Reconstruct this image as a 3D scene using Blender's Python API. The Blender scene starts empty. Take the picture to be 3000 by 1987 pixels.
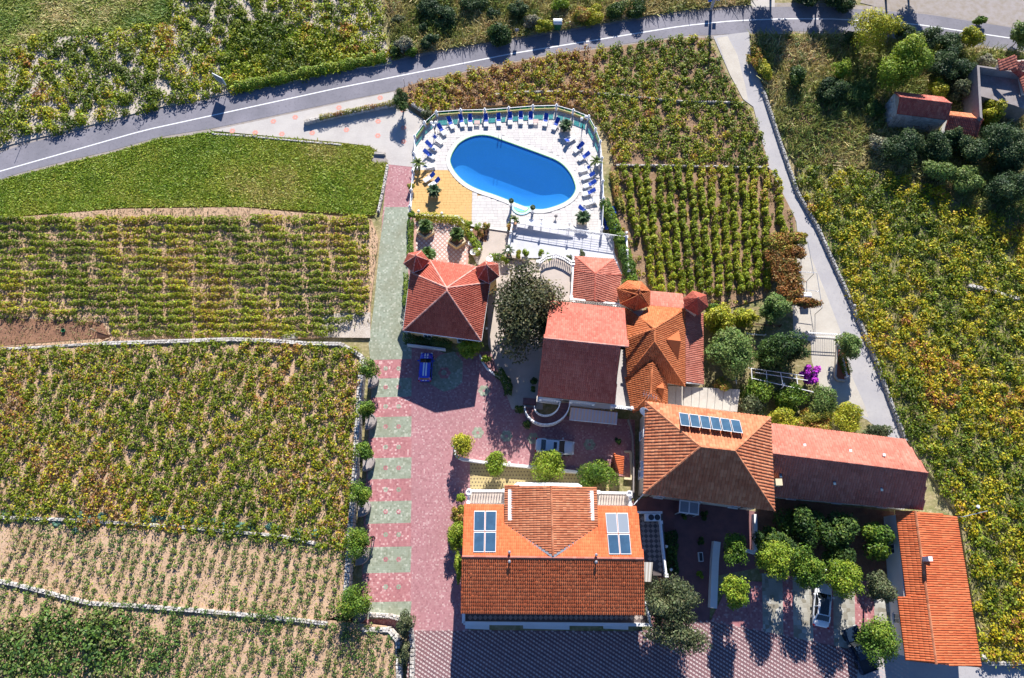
import bpy, bmesh, math, random
import numpy as np
from mathutils import Vector, Matrix

# ------------------------------------------------------------------ camera, light, exposure
SC = bpy.context.scene
COL = SC.collection
H, TH, F = 88.0, math.radians(18.1), 2100.0
CT, ST = math.cos(TH), math.sin(TH)
cam = bpy.data.objects.new('camera', bpy.data.cameras.new('camera'))
COL.objects.link(cam)
cam.location = (0, 0, H); cam.rotation_euler = (TH, 0, 0)
cam.data.sensor_width = 36.0; cam.data.lens = 36.0 * F / 3000.0
cam.data.clip_end = 5000.0
SC.camera = cam

SUN_EL, SUN_AZ = math.radians(31.0), math.radians(7.5)      # azimuth from +Y towards +X
world = bpy.data.worlds.new('World'); SC.world = world; world.use_nodes = True
wn = world.node_tree.nodes; wl = world.node_tree.links
sky = wn.new('ShaderNodeTexSky'); sky.sky_type = 'NISHITA'; sky.sun_disc = False
sky.sun_elevation = SUN_EL; sky.sun_rotation = SUN_AZ
sky.air_density = 1.0; sky.dust_density = 0.0; sky.ozone_density = 9.0; sky.altitude = 2500.0
wn['Background'].inputs['Strength'].default_value = 0.085
wl.new(sky.outputs[0], wn['Background'].inputs['Color'])
sun = bpy.data.objects.new('sun', bpy.data.lights.new('sun', 'SUN'))
COL.objects.link(sun)
sun.data.energy = 5.0; sun.data.angle = math.radians(0.5); sun.data.color = (1.0, 0.955, 0.89)
sd = Vector((math.sin(SUN_AZ) * math.cos(SUN_EL), math.cos(SUN_AZ) * math.cos(SUN_EL), math.sin(SUN_EL)))
sun.rotation_euler = sd.to_track_quat('Z', 'Y').to_euler()
sun.location = sd * 200
SC.view_settings.view_transform = 'Standard'
SC.view_settings.look = 'None'
SC.view_settings.gamma = 1.0
SC.view_settings.use_curve_mapping = False
SC.view_settings.exposure = 1.12
SC.render.engine = 'CYCLES'
SC.cycles.max_bounces = 6; SC.cycles.transparent_max_bounces = 6
SC.cycles.use_denoising = True

# ------------------------------------------------------------------ survey: photo point + height -> place
CR = dict(F=(0, 0, 1), O=(0, 0, 1.26743), C1=(1100, 250, .35072), C2=(1100, 720, .33803), C3=(1500, 720, .338),
          C4=(1250, 1250, .39538), C5=(1800, 1100, .31891), C6=(1800, 1450, .34247), Q1=(0, 0, .4223),
          Q2=(1000, 0, .4223), Q3=(2000, 0, .4223), Q4=(0, 662, .4223), Q5=(0, 1324, .42283), Q6=(2000, 662, .4223),
          Q7=(2000, 1324, .42283), Q8=(900, 1000, .2551), D1=(1800, 1150, .22321), D2=(2550, 240, .19133),
          D8=(1520, 1100, .15203), D7=(1300, 1760, .27872), G1=(1180, 600, .16047), G2=(1470, 620, .29564),
          G3=(2220, 680, .3347), G4=(2040, 860, .37936), G6=(1840, 1480, .33482))
def W(px, py, h=0.0):
    u, v = px - 1500.0, py - 993.5
    t = (H - h) / (v * ST + F * CT)
    return Vector((u * t, (F * ST - v * CT) * t, h))
def A(tag, x, y, h=0.0):
    ox, oy, s = CR[tag]
    return W(ox + x * s, oy + y * s, h)
def PL(tag, pts, h=0.0):
    return [A(tag, x, y, h) for x, y in pts]
def mpp(px, py):                       # metres per photo pixel (horizontal) on the ground
    return H / (F * CT + (py - 993.5) * ST)
RNG = np.random.default_rng(7)
random.seed(7)

# ------------------------------------------------------------------ materials
def nt(m): return m.node_tree.nodes, m.node_tree.links
def mat(name, c, r=0.8, n=None, n2=None, bump=None, var=None, spec=0.3, metal=0.0, obj=False, coat=0.0):
    """c base; n=(scale, colour, lo, hi) noise mix; n2 the same again; bump=(scale, strength, dist); var=(colour) mixed by the face attribute var"""
    m = bpy.data.materials.new(name); m.use_nodes = True
    N, L = nt(m); b = N['Principled BSDF']
    b.inputs['Roughness'].default_value = r; b.inputs['Metallic'].default_value = metal
    b.inputs['Specular IOR Level'].default_value = spec
    b.inputs['Coat Weight'].default_value = coat
    if obj:
        pos = N.new('ShaderNodeTexCoord').outputs['Object']
    else:
        pos = N.new('ShaderNodeNewGeometry').outputs['Position']
    cur = None
    def mix(fac, c2):
        nonlocal cur
        x = N.new('ShaderNodeMix'); x.data_type = 'RGBA'
        L.new(fac, x.inputs[0])
        if cur is None: x.inputs[6].default_value = (*c, 1)
        else: L.new(cur, x.inputs[6])
        x.inputs[7].default_value = (*c2, 1)
        cur = x.outputs[2]
    for q in (n, n2):
        if q:
            t = N.new('ShaderNodeTexNoise'); t.inputs['Scale'].default_value = q[0]; t.inputs['Detail'].default_value = 5
            t.inputs['Roughness'].default_value = 0.62
            L.new(pos, t.inputs['Vector'])
            mr = N.new('ShaderNodeMapRange'); mr.inputs[1].default_value = q[2]; mr.inputs[2].default_value = q[3]
            L.new(t.outputs['Fac'], mr.inputs[0]); mix(mr.outputs[0], q[1])
    if var:
        a = N.new('ShaderNodeAttribute'); a.attribute_name = 'var'
        mix(a.outputs['Fac'], var)
    if cur is not None: L.new(cur, b.inputs['Base Color'])
    else: b.inputs['Base Color'].default_value = (*c, 1)
    if bump:
        t = N.new('ShaderNodeTexNoise'); t.inputs['Scale'].default_value = bump[0]; t.inputs['Detail'].default_value = 6
        L.new(pos, t.inputs['Vector'])
        bp = N.new('ShaderNodeBump'); bp.inputs['Strength'].default_value = bump[1]; bp.inputs['Distance'].default_value = bump[2]
        L.new(t.outputs['Fac'], bp.inputs['Height']); L.new(bp.outputs[0], b.inputs['Normal'])
    return m
def leafmat(name, trans=0.25, rough=0.55):
    m = bpy.data.materials.new(name); m.use_nodes = True
    N, L = nt(m); b = N['Principled BSDF']; out = N['Material Output']
    b.inputs['Roughness'].default_value = rough; b.inputs['Specular IOR Level'].default_value = 0.25
    a = N.new('ShaderNodeAttribute'); a.attribute_name = 'col'
    L.new(a.outputs['Color'], b.inputs['Base Color'])
    t = N.new('ShaderNodeBsdfTranslucent'); L.new(a.outputs['Color'], t.inputs['Color'])
    x = N.new('ShaderNodeMixShader'); x.inputs[0].default_value = trans
    L.new(b.outputs[0], x.inputs[1]); L.new(t.outputs[0], x.inputs[2]); L.new(x.outputs[0], out.inputs['Surface'])
    return m
def cobble(name, c, dark, light, scale, moss=None, flip=False):
    """small hexagonal pavers, too small to pick apart: random tones per cell"""
    m = bpy.data.materials.new(name); m.use_nodes = True
    N, L = nt(m); b = N['Principled BSDF']; b.inputs['Roughness'].default_value = 0.85
    pos = N.new('ShaderNodeNewGeometry').outputs['Position']
    v = N.new('ShaderNodeTexVoronoi'); v.inputs['Scale'].default_value = scale; v.inputs['Randomness'].default_value = 0.35
    L.new(pos, v.inputs['Vector'])
    sp = N.new('ShaderNodeSeparateColor'); L.new(v.outputs['Color'], sp.inputs[0])
    cr = N.new('ShaderNodeValToRGB'); e = cr.color_ramp.elements
    e[0].position = 0.0; e[0].color = (*dark, 1); e[1].position = 1.0; e[1].color = (*light, 1)
    k = cr.color_ramp.elements.new(0.35); k.color = (*c, 1); k = cr.color_ramp.elements.new(0.78); k.color = (*c, 1)
    L.new(sp.outputs[0], cr.inputs[0])
    cur = cr.outputs[0]
    t = N.new('ShaderNodeTexNoise'); t.inputs['Scale'].default_value = 0.35; t.inputs['Detail'].default_value = 4
    L.new(pos, t.inputs['Vector'])
    mr = N.new('ShaderNodeMapRange'); mr.inputs[1].default_value = 0.42; mr.inputs[2].default_value = 0.7; mr.inputs[4].default_value = 0.55
    L.new(t.outputs['Fac'], mr.inputs[0])
    x = N.new('ShaderNodeMix'); x.data_type = 'RGBA'; L.new(mr.outputs[0], x.inputs[0]); L.new(cur, x.inputs[6]); x.inputs[7].default_value = (*(moss or dark), 1)
    L.new(x.outputs[2], b.inputs['Base Color'])
    v2 = N.new('ShaderNodeTexVoronoi'); v2.feature = 'DISTANCE_TO_EDGE'; v2.inputs['Scale'].default_value = scale; v2.inputs['Randomness'].default_value = 0.35
    L.new(pos, v2.inputs['Vector'])
    mr2 = N.new('ShaderNodeMapRange'); mr2.inputs[2].default_value = 0.1; L.new(v2.outputs['Distance'], mr2.inputs[0])
    bp = N.new('ShaderNodeBump'); bp.inputs['Distance'].default_value = 0.012; bp.inputs['Strength'].default_value = 0.7
    L.new(mr2.outputs[0], bp.inputs['Height']); L.new(bp.outputs[0], b.inputs['Normal'])
    return m
def stripes(name, c1, c2, rough=0.8):
    m = bpy.data.materials.new(name); m.use_nodes = True
    N, L = nt(m); b = N['Principled BSDF']; b.inputs['Roughness'].default_value = rough
    a = N.new('ShaderNodeAttribute'); a.attribute_name = 'var'
    x = N.new('ShaderNodeMix'); x.data_type = 'RGBA'; L.new(a.outputs['Fac'], x.inputs[0])
    x.inputs[6].default_value = (*c1, 1); x.inputs[7].default_value = (*c2, 1); L.new(x.outputs[2], b.inputs['Base Color'])
    return m
def glassmat(name, tint, gloss=0.05, rough=0.03, murk=None):
    m = bpy.data.materials.new(name); m.use_nodes = True
    N, L = nt(m); N.remove(N['Principled BSDF']); out = N['Material Output']
    t = N.new('ShaderNodeBsdfTransparent'); t.inputs[0].default_value = (*tint, 1)
    g = N.new('ShaderNodeBsdfGlossy'); g.inputs['Roughness'].default_value = rough
    x = N.new('ShaderNodeMixShader'); x.inputs[0].default_value = gloss
    src = t.outputs[0]
    if murk:
        d = N.new('ShaderNodeBsdfDiffuse'); d.inputs[0].default_value = (*murk[1], 1); y = N.new('ShaderNodeMixShader'); y.inputs[0].default_value = murk[0]
        L.new(src, y.inputs[1]); L.new(d.outputs[0], y.inputs[2]); src = y.outputs[0]
    L.new(src, x.inputs[1]); L.new(g.outputs[0], x.inputs[2]); L.new(x.outputs[0], out.inputs['Surface'])
    return m

TILE_G = (.12, .035, .022)
M = dict(
    ground=mat('dry_ground', (.30, .24, .13), .95, n=(.25, (.14, .15, .05), .4, .62), n2=(2.2, (.42, .35, .22), .5, .75), bump=(3, .6, .15)),
    soil=mat('tan_soil', (.47, .315, .205), .95, n=(.5, (.36, .23, .14), .4, .7), n2=(5, (.56, .42, .30), .52, .78), bump=(7, .8, .08)),
    palesoil=mat('pale_stony_soil', (.46, .40, .34), .95, n=(.4, (.34, .28, .22), .42, .7), n2=(6, (.56, .51, .46), .5, .75), bump=(8, .8, .08)),
    brownsoil=mat('brown_soil', (.24, .125, .075), .95, n=(.8, (.16, .08, .05), .4, .7), n2=(5, (.34, .21, .14), .55, .8), bump=(6, .8, .08)),
    reddry=mat('dry_reddish_soil', (.27, .17, .105), .95, n=(.6, (.18, .11, .06), .4, .7), n2=(5, (.38, .28, .18), .52, .8), bump=(6, .8, .1)),
    lawnbase=mat('lawn_soil', (.22, .25, .03), .95, n=(.35, (.20, .19, .06), .45, .7), bump=(6, .6, .08)),
    scrubbase=mat('scrub_soil', (.25, .20, .10), .95, n=(.4, (.15, .15, .055), .38, .62), n2=(3, (.37, .31, .19), .5, .75), bump=(4, .8, .12)),
    asphalt=mat('asphalt', (.165, .16, .185), .9, n=(.16, (.215, .205, .235), .38, .62), n2=(2.5, (.12, .115, .135), .52, .8), bump=(40, .25, .01)),
    verge=mat('gravel_verge', (.31, .275, .26), .95, n=(1.2, (.26, .22, .18), .4, .65), bump=(14, .7, .04)),
    paint=mat('road_paint', (.72, .72, .72), .7, n=(8, (.55, .55, .56), .5, .8)),
    concrete=mat('pale_concrete', (.45, .42, .39), .9, n=(.35, (.38, .35, .33), .4, .7), n2=(5, (.50, .47, .45), .5, .8), bump=(20, .2, .01)),
    lane=mat('lane_concrete', (.34, .325, .33), .9, n=(.3, (.40, .38, .37), .4, .7), n2=(3, (.28, .265, .265), .55, .8), bump=(20, .25, .01)),
    lanepale=mat('lane_pale_concrete', (.46, .42, .36), .9, n=(.4, (.38, .34, .29), .4, .7), n2=(4, (.50, .47, .42), .5, .8), bump=(20, .25, .01)),
    slab=mat('white_stamped_slab', (.60, .565, .53), .8, n=(1.2, (.53, .50, .47), .4, .7), var=(.50, .47, .45)),
    joint=mat('slab_joint', (.40, .375, .36), .9),
    yslab=mat('ochre_stamped_slab', (.60, .385, .15), .8, n=(1.2, (.52, .32, .115), .4, .7), var=(.56, .35, .13)),
    yjoint=mat('ochre_joint', (.36, .21, .08), .9),
    redpave=cobble('red_cobble', (.37, .175, .185), (.28, .12, .13), (.48, .31, .30), 5.5, (.31, .15, .155)),
    redband=cobble('red_hex_paver', (.38, .155, .16), (.28, .10, .11), (.58, .38, .36), 4.6, (.31, .13, .13)),
    greenband=cobble('green_hex_paver', (.26, .29, .22), (.19, .21, .15), (.42, .43, .35), 4.6, (.19, .19, .12)),
    greypave=mat('bluish_grey_paving', (.50, .50, .54), .85, n=(.6, (.45, .45, .48), .4, .7), bump=(18, .2, .01)),
    beigepave=mat('beige_paving', (.47, .40, .35), .85, n=(1.0, (.41, .35, .30), .4, .7), bump=(15, .3, .01)),
    court=mat('dull_red_paver', (.22, .105, .105), .9, n=(1.0, (.16, .08, .085), .4, .7), bump=(12, .3, .01)),
    parkbase=mat('parking_red_base', (.20, .10, .105), .9, n=(1.2, (.14, .075, .085), .4, .7)),
    parkblock=mat('pale_paving_block', (.50, .42, .40), .85, var=(.40, .30, .29)),
    parkgrey=cobble('grey_paver', (.34, .33, .29), (.20, .18, .14), (.48, .47, .43), 2.2, (.20, .17, .11)),
    dots=mat('ochre_paving', (.44, .35, .17), .85, n=(1.0, (.37, .29, .13), .4, .7)),
    dotstone=mat('dark_inset', (.17, .13, .085), .85),
    pinktile=mat('pink_tile', (.46, .27, .22), .7, n=(1.5, (.40, .23, .19), .4, .7)),
    whitetile=mat('white_tile', (.62, .56, .52), .7, var=(.50, .42, .38)),
    darktile=mat('dark_tile', (.105, .085, .085), .6, n=(2, (.14, .11, .10), .4, .7)),
    greytile=mat('grey_tile', (.36, .30, .27), .6, var=(.28, .23, .21)),
    wall=mat('cream_render', (.66, .58, .50), .9, n=(.5, (.60, .52, .44), .4, .7)),
    wallw=mat('white_render', (.74, .73, .72), .9, n=(.5, (.66, .65, .64), .45, .75)),
    wally=mat('yellow_render', (.66, .45, .20), .9, n=(.6, (.58, .38, .16), .45, .75)),
    white=mat('white_paint', (.78, .78, .78), .5, n=(3, (.70, .70, .69), .55, .8)),
    stone=mat('grey_rubble', (.42, .38, .33), .95, n=(2.5, (.30, .27, .24), .4, .7), var=(.58, .55, .51), bump=(10, .5, .03)),
    stoneblue=mat('house_rubble', (.34, .33, .31), .95, n=(2.0, (.24, .22, .20), .4, .7), var=(.46, .45, .43), bump=(8, .6, .03)),
    oldconc=mat('old_concrete', (.26, .235, .23), .95, n=(.5, (.20, .17, .16), .4, .65), n2=(3, (.32, .29, .28), .5, .8), bump=(8, .3, .02)),
    dark=mat('dark_opening', (.03, .03, .035), .4),
    pane=mat('window_pane', (.05, .09, .14), .08, spec=.6),
    brown=mat('brown_wood', (.14, .07, .045), .7),
    bark=mat('bark', (.13, .10, .075), .95, n=(6, (.08, .06, .045), .4, .65), bump=(12, .7, .03)),
    metal=mat('grey_metal', (.42, .43, .45), .4, metal=.7),
    iron=mat('dark_iron', (.05, .05, .055), .5),
    solar=mat('solar_collector_glass', (.035, .075, .13), .10, spec=.7, n=(1.2, (.045, .10, .17), .4, .7)),
    solarlit=mat('lit_collector_glass', (.22, .25, .29), .12, spec=.7),  # paler copy of the collector glass, lit sheen put into its colour
    alu=mat('aluminium_frame', (.62, .63, .65), .4, metal=.3),
    blue=mat('blue_fabric', (.012, .055, .36), .7, obj=True, n=(9, (.02, .09, .46), .5, .75)),
    palefabric=mat('pale_fabric', (.66, .66, .68), .7),
    pot=mat('clay_pot', (.42, .25, .16), .85),
    cream=mat('cream_planter', (.60, .50, .33), .85),
    water=glassmat('pool_water_surface', (.97, .99, 1.0), murk=(.42, (.022, .195, .53))),
    fglass=glassmat('green_tinted_glass', (.22, .62, .60)),
    basin=mat('blue_pool_tile', (.07, .38, .66), .6, n=(.6, (.085, .42, .72), .4, .7)),
    lime=mat('pool_edge_tile', (.22, .50, .22), .5),
    coping=mat('pool_coping', (.62, .60, .57), .7, n=(3, (.54, .52, .50), .45, .75)),
    globe=mat('opal_globe', (.82, .80, .78), .25, spec=.5),
    rust=mat('rusty_soil', (.32, .10, .05), .9),
    tarp=mat('blue_tarp', (.012, .05, .30), .5, n=(3, (.02, .09, .45), .5, .7)),
    skin=mat('skin', (.48, .27, .19), .6), cloth=mat('dark_clothing', (.035, .025, .03), .9), hair=mat('hair', (.02, .014, .01), .8),
    tyre=mat('tyre', (.02, .02, .022), .9), rim=mat('rim', (.5, .5, .52), .3, metal=.8),
    carglass=mat('car_glass', (.012, .016, .02), .04, spec=.8),
    carblue=mat('blue_car_paint', (.015, .045, .55), .25, coat=1.0, spec=.5), carsilver=mat('silver_car_paint', (.55, .57, .60), .28, metal=.35, coat=.8),
    carwhite=mat('white_car_paint', (.72, .73, .75), .25, coat=1.0), cardark=mat('dark_car_paint', (.015, .03, .06), .2, coat=1.0),
    red=mat('red_lens', (.45, .015, .015), .2), lamp=mat('lamp_lens', (.75, .76, .78), .1), bin=mat('green_plastic', (.02, .14, .06), .5),
    binlid=mat('pale_lid', (.62, .66, .66), .4), signback=mat('sign_back', (.16, .18, .24), .6), signblue=mat('sign_blue', (.02, .12, .5), .5),
    purple=None,
)
def rooftile(name, c, c2):
    return mat(name, c, .85, n=(.55, tuple(k * .74 for k in c), .42, .72), n2=(3.5, tuple(k * .55 + .012 for k in c), .6, .85), var=c2, spec=.2)
M['t_red'] = rooftile('red_roof_tile', (.33, .075, .05), (.43, .125, .085))
M['t_villa'] = rooftile('weathered_red_tile', (.38, .10, .072), (.46, .165, .12))
M['t_orange'] = rooftile('orange_roof_tile', (.40, .115, .042), (.52, .18, .075))
M['t_bright'] = rooftile('bright_orange_tile', (.50, .115, .042), (.60, .175, .07))
M['t_mixed'] = rooftile('mixed_terracotta_tile', (.39, .125, .06), (.54, .23, .12))
M['t_salmon'] = rooftile('salmon_roof_tile', (.38, .125, .088), (.47, .19, .14))
M['t_ridge'] = rooftile('pale_ridge_tile', (.50, .21, .16), (.60, .33, .27))
M['t_old'] = rooftile('old_tile', (.32, .075, .06), (.47, .18, .13))
LEAF = leafmat('leaf'); DRYLEAF = leafmat('dry_leaf', .12, .8); GLOSSLEAF = leafmat('glossy_leaf', .15, .35)

# ------------------------------------------------------------------ objects
WLOC = {}
def tag(o, label=None, cat=None, group=None, kind=None):
    if label: o['label'] = label
    if cat: o['category'] = cat
    if group: o['group'] = group
    if kind: o['kind'] = kind
    return o
def empty(name, loc, label=None, cat=None, group=None, rz=0.0):
    o = bpy.data.objects.new(name, None); COL.objects.link(o)
    o.location = loc; o.rotation_euler = (0, 0, rz); o.empty_display_size = .3
    WLOC[o.name] = Vector(loc)
    return tag(o, label, cat, group)
def link(name, me, parent=None, loc=(0, 0, 0), rz=0.0, scale=None):
    o = bpy.data.objects.new(name, me); COL.objects.link(o)
    if parent is not None: o.parent = parent
    o.location = loc; o.rotation_euler = (0, 0, rz)
    if scale is not None: o.scale = scale
    WLOC[o.name] = WLOC.get(parent.name, Vector()) + Vector(loc) if parent is not None else Vector(loc)
    return o
def dup(root, loc, rz=None, label=None):
    r = root.copy(); COL.objects.link(r); r.location = loc
    if rz is not None: r.rotation_euler = (0, 0, rz)
    if label: r['label'] = label
    WLOC[r.name] = Vector(loc)
    def rec(a, b):
        for ch in list(a.children):
            c = ch.copy(); COL.objects.link(c); c.parent = b
            rec(ch, c)
    rec(root, r)
    return r
class MB:
    """collects shapes (world coordinates) into one mesh"""
    def __init__(s): s.v = []; s.f = []; s.m = []; s.var = []; s.mi = 0; s.va = 0.0
    def add(s, vs, fs):
        k = len(s.v); s.v.extend([tuple(p) for p in vs])
        for f in fs: s.f.append([i + k for i in f]); s.m.append(s.mi); s.var.append(s.va)
        return s
    def box(s, c, d, rz=0.0, tilt=None):
        x, y, z = d[0] / 2, d[1] / 2, d[2] / 2
        R = Matrix.Rotation(rz, 3, 'Z')
        if tilt is not None: R = R @ tilt
        vs = [Vector(c) + R @ Vector((sx * x, sy * y, sz * z)) for sz in (-1, 1) for sy in (-1, 1) for sx in (-1, 1)]
        return s.add(vs, [(0, 2, 3, 1), (4, 5, 7, 6), (0, 1, 5, 4), (2, 6, 7, 3), (0, 4, 6, 2), (1, 3, 7, 5)])
    def beam(s, a, b, w, h):             # box from a to b, width w, height h (centred)
        a, b = Vector(a), Vector(b); d = b - a; L = d.length
        if L < 1e-5: return s
        x = d / L; y = Vector((0, 0, 1)).cross(x)
        if y.length < 1e-4: y = Vector((1, 0, 0))
        y.normalize(); z = x.cross(y)
        vs = [p + y * sy * w / 2 + z * sz * h / 2 for p in (a, b) for sz in (-1, 1) for sy in (-1, 1)]
        return s.add(vs, [(0, 2, 3, 1), (4, 5, 7, 6), (0, 1, 5, 4), (2, 6, 7, 3), (0, 4, 6, 2), (1, 3, 7, 5)])
    def prism(s, poly, z0, z1):
        n = len(poly); P = [Vector((p[0], p[1], 0)) for p in poly]
        if sum(P[i].x * P[(i + 1) % n].y - P[(i + 1) % n].x * P[i].y for i in range(n)) < 0: P = P[::-1]
        vs = [(p.x, p.y, z0) for p in P] + [(p.x, p.y, z1) for p in P]
        fs = [tuple(range(n))[::-1], tuple(range(n, 2 * n))] + [(i, (i + 1) % n, n + (i + 1) % n, n + i) for i in range(n)]
        return s.add(vs, fs)
    def face(s, pts): return s.add(pts, [tuple(range(len(pts)))])
    def slab(s, pts, t=0.12):            # a sloped polygon with thickness downwards
        n = len(pts); lo = [Vector(p) - Vector((0, 0, t)) for p in pts]
        return s.add(list(pts) + lo, [tuple(range(n)), tuple(range(n, 2 * n))[::-1]] + [(i, n + i, n + (i + 1) % n, (i + 1) % n) for i in range(n)])
    def tube(s, path, r, n=6, cap=True):
        path = [Vector(p) for p in path]; k = len(path)
        rs = r if isinstance(r, (list, tuple)) else [r] * k
        vs = []
        for i, p in enumerate(path):
            d = (path[min(i + 1, k - 1)] - path[max(i - 1, 0)]).normalized()
            x = d.cross(Vector((.3, .2, 1)) if abs(d.z) < .9 else Vector((1, .1, 0))).normalized(); y = d.cross(x)
            vs += [p + (x * math.cos(t) + y * math.sin(t)) * rs[i] for t in [2 * math.pi * j / n for j in range(n)]]
        fs = [(i * n + j, i * n + (j + 1) % n, (i + 1) * n + (j + 1) % n, (i + 1) * n + j) for i in range(k - 1) for j in range(n)]
        if cap: fs += [tuple(range(n))[::-1], tuple(range((k - 1) * n, k * n))]
        return s.add(vs, fs)
    def lathe(s, c, prof, n=10):         # prof: (radius, z)
        c = Vector(c); vs = [c + Vector((r * math.cos(2 * math.pi * j / n), r * math.sin(2 * math.pi * j / n), z)) for r, z in prof for j in range(n)]
        k = len(prof)
        fs = [(i * n + j, i * n + (j + 1) % n, (i + 1) * n + (j + 1) % n, (i + 1) * n + j) for i in range(k - 1) for j in range(n)]
        fs += [tuple(range(n))[::-1], tuple(range((k - 1) * n, k * n))]
        return s.add(vs, fs)
    def ball(s, c, r, n=10, sz=1.0):
        k = n // 2
        return s.lathe(c, [(max(r * math.sin(math.pi * i / k), .002), -r * sz * math.cos(math.pi * i / k)) for i in range(k + 1)], n)
    def rockbox(s, c, d, rz, j=.18):
        x, y, z = d[0] / 2, d[1] / 2, d[2] / 2
        ca, sa = math.cos(rz), math.sin(rz); vs = []
        for sz in (-1, 1):
            for sy in (-1, 1):
                for sx in (-1, 1):
                    q = .8 if sz > 0 else 1.0
                    a = sx * x * q * (1 + random.uniform(-j, j)); b = sy * y * q * (1 + random.uniform(-j, j)); e = sz * z * (1 + random.uniform(-j, j))
                    vs.append((c[0] + a * ca - b * sa, c[1] + a * sa + b * ca, c[2] + e))
        return s.add(vs, [(0, 2, 3, 1), (4, 5, 7, 6), (0, 1, 5, 4), (2, 6, 7, 3), (0, 4, 6, 2), (1, 3, 7, 5)])
    def mesh(s, name, mats, org=(0, 0, 0)):
        me = bpy.data.meshes.new(name); o = Vector(org)
        me.from_pydata([(p[0] - o.x, p[1] - o.y, p[2] - o.z) for p in s.v], [], s.f)
        for m in (mats if isinstance(mats, (list, tuple)) else [mats]): me.materials.append(m)
        if any(s.m): me.polygons.foreach_set('material_index', s.m)
        if any(s.var):
            a = me.attributes.new('var', 'FLOAT', 'FACE'); a.data.foreach_set('value', s.var)
        me.update()
        return me
    def build(s, name, mats, parent=None, org=None, smooth=False):
        if parent is not None: o0 = WLOC[parent.name]
        else: o0 = Vector(org) if org is not None else Vector((0, 0, 0))
        me = s.mesh(name, mats, o0)
        if smooth: me.polygons.foreach_set('use_smooth', [True] * len(me.polygons))
        return link(name, me, parent, (0, 0, 0) if parent is not None else o0)
def struct(name, mb, m):
    return tag(mb.build(name, m), kind='structure')
def sheet(name, pts, z, m, skirt=0.0, kind='structure', parent=None):
    mb = MB()
    if skirt: mb.prism(pts, z - skirt, z)
    else: mb.face([(p[0], p[1], z) for p in pts])
    me = mb
    o = me.build(name, m, parent)
    if parent is None and kind: o['kind'] = kind
    if not skirt and o.data.polygons[0].normal.z < 0: o.data.flip_normals()
    return o
def arr_mesh(name, V, Fq, mats, var=None, col=None):
    me = bpy.data.meshes.new(name)
    n, k = Fq.shape
    me.vertices.add(len(V)); me.vertices.foreach_set('co', np.ascontiguousarray(V, np.float32).ravel())
    me.loops.add(n * k); me.loops.foreach_set('vertex_index', np.ascontiguousarray(Fq, np.int32).ravel())
    me.polygons.add(n); me.polygons.foreach_set('loop_start', np.arange(0, n * k, k, dtype=np.int32))
    me.materials.append(mats)
    if var is not None:
        a = me.attributes.new('var', 'FLOAT', 'FACE'); a.data.foreach_set('value', np.ascontiguousarray(var, np.float32))
    if col is not None:
        c4 = np.ones((n, 4), np.float32); c4[:, :3] = col
        a = me.attributes.new('col', 'FLOAT_COLOR', 'FACE'); a.data.foreach_set('color', c4.ravel())
    me.update(calc_edges=True)
    return me
def inpoly(x, y, poly):
    c = np.zeros(len(x), bool); n = len(poly)
    for i in range(n):
        x1, y1 = poly[i][0], poly[i][1]; x2, y2 = poly[(i + 1) % n][0], poly[(i + 1) % n][1]
        if y1 == y2: continue
        k = ((y1 > y) != (y2 > y)) & (x < (x2 - x1) * (y - y1) / (y2 - y1) + x1)
        c ^= k
    return c
_ph = RNG.uniform(0, 6.28, (4, 6, 3))
def wnoise(x, y, s, ch=0):              # smooth 0..1 value from crossed waves
    t = np.zeros_like(x)
    for i in range(6):
        a = _ph[ch, i, 0]; f = s * (1.0 + .55 * i)
        t += np.sin(x * f * math.cos(a) + y * f * math.sin(a) + _ph[ch, i, 1]) / (1 + .45 * i)
    return np.clip(.5 + t / 4.2, 0, 1)
def unit(a): return a / np.maximum(np.linalg.norm(a, axis=1, keepdims=True), 1e-6)
def leaf_arrays(c, size, nrm=None, flat=.6, aspect=.62):
    n = len(c)
    if nrm is None:
        nrm = RNG.normal(0, 1, (n, 3)); nrm[:, 2] = np.abs(nrm[:, 2]) + flat
    nrm = unit(nrm)
    t = unit(np.cross(nrm, RNG.normal(0, 1, (n, 3)))); b = np.cross(nrm, t)
    s = np.asarray(size).reshape(-1, 1)
    V = np.stack([c + t * s, c + b * s * aspect, c - t * s, c - b * s * aspect], 1).reshape(-1, 3)
    return V, np.arange(4 * n).reshape(-1, 4)
def jitcol(c, amt=.18):
    g = RNG.normal(0, amt, (len(c), 1)); h = RNG.normal(0, amt * .35, (len(c), 3))
    return np.clip(c * np.exp(g + h), .004, .9)
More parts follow.
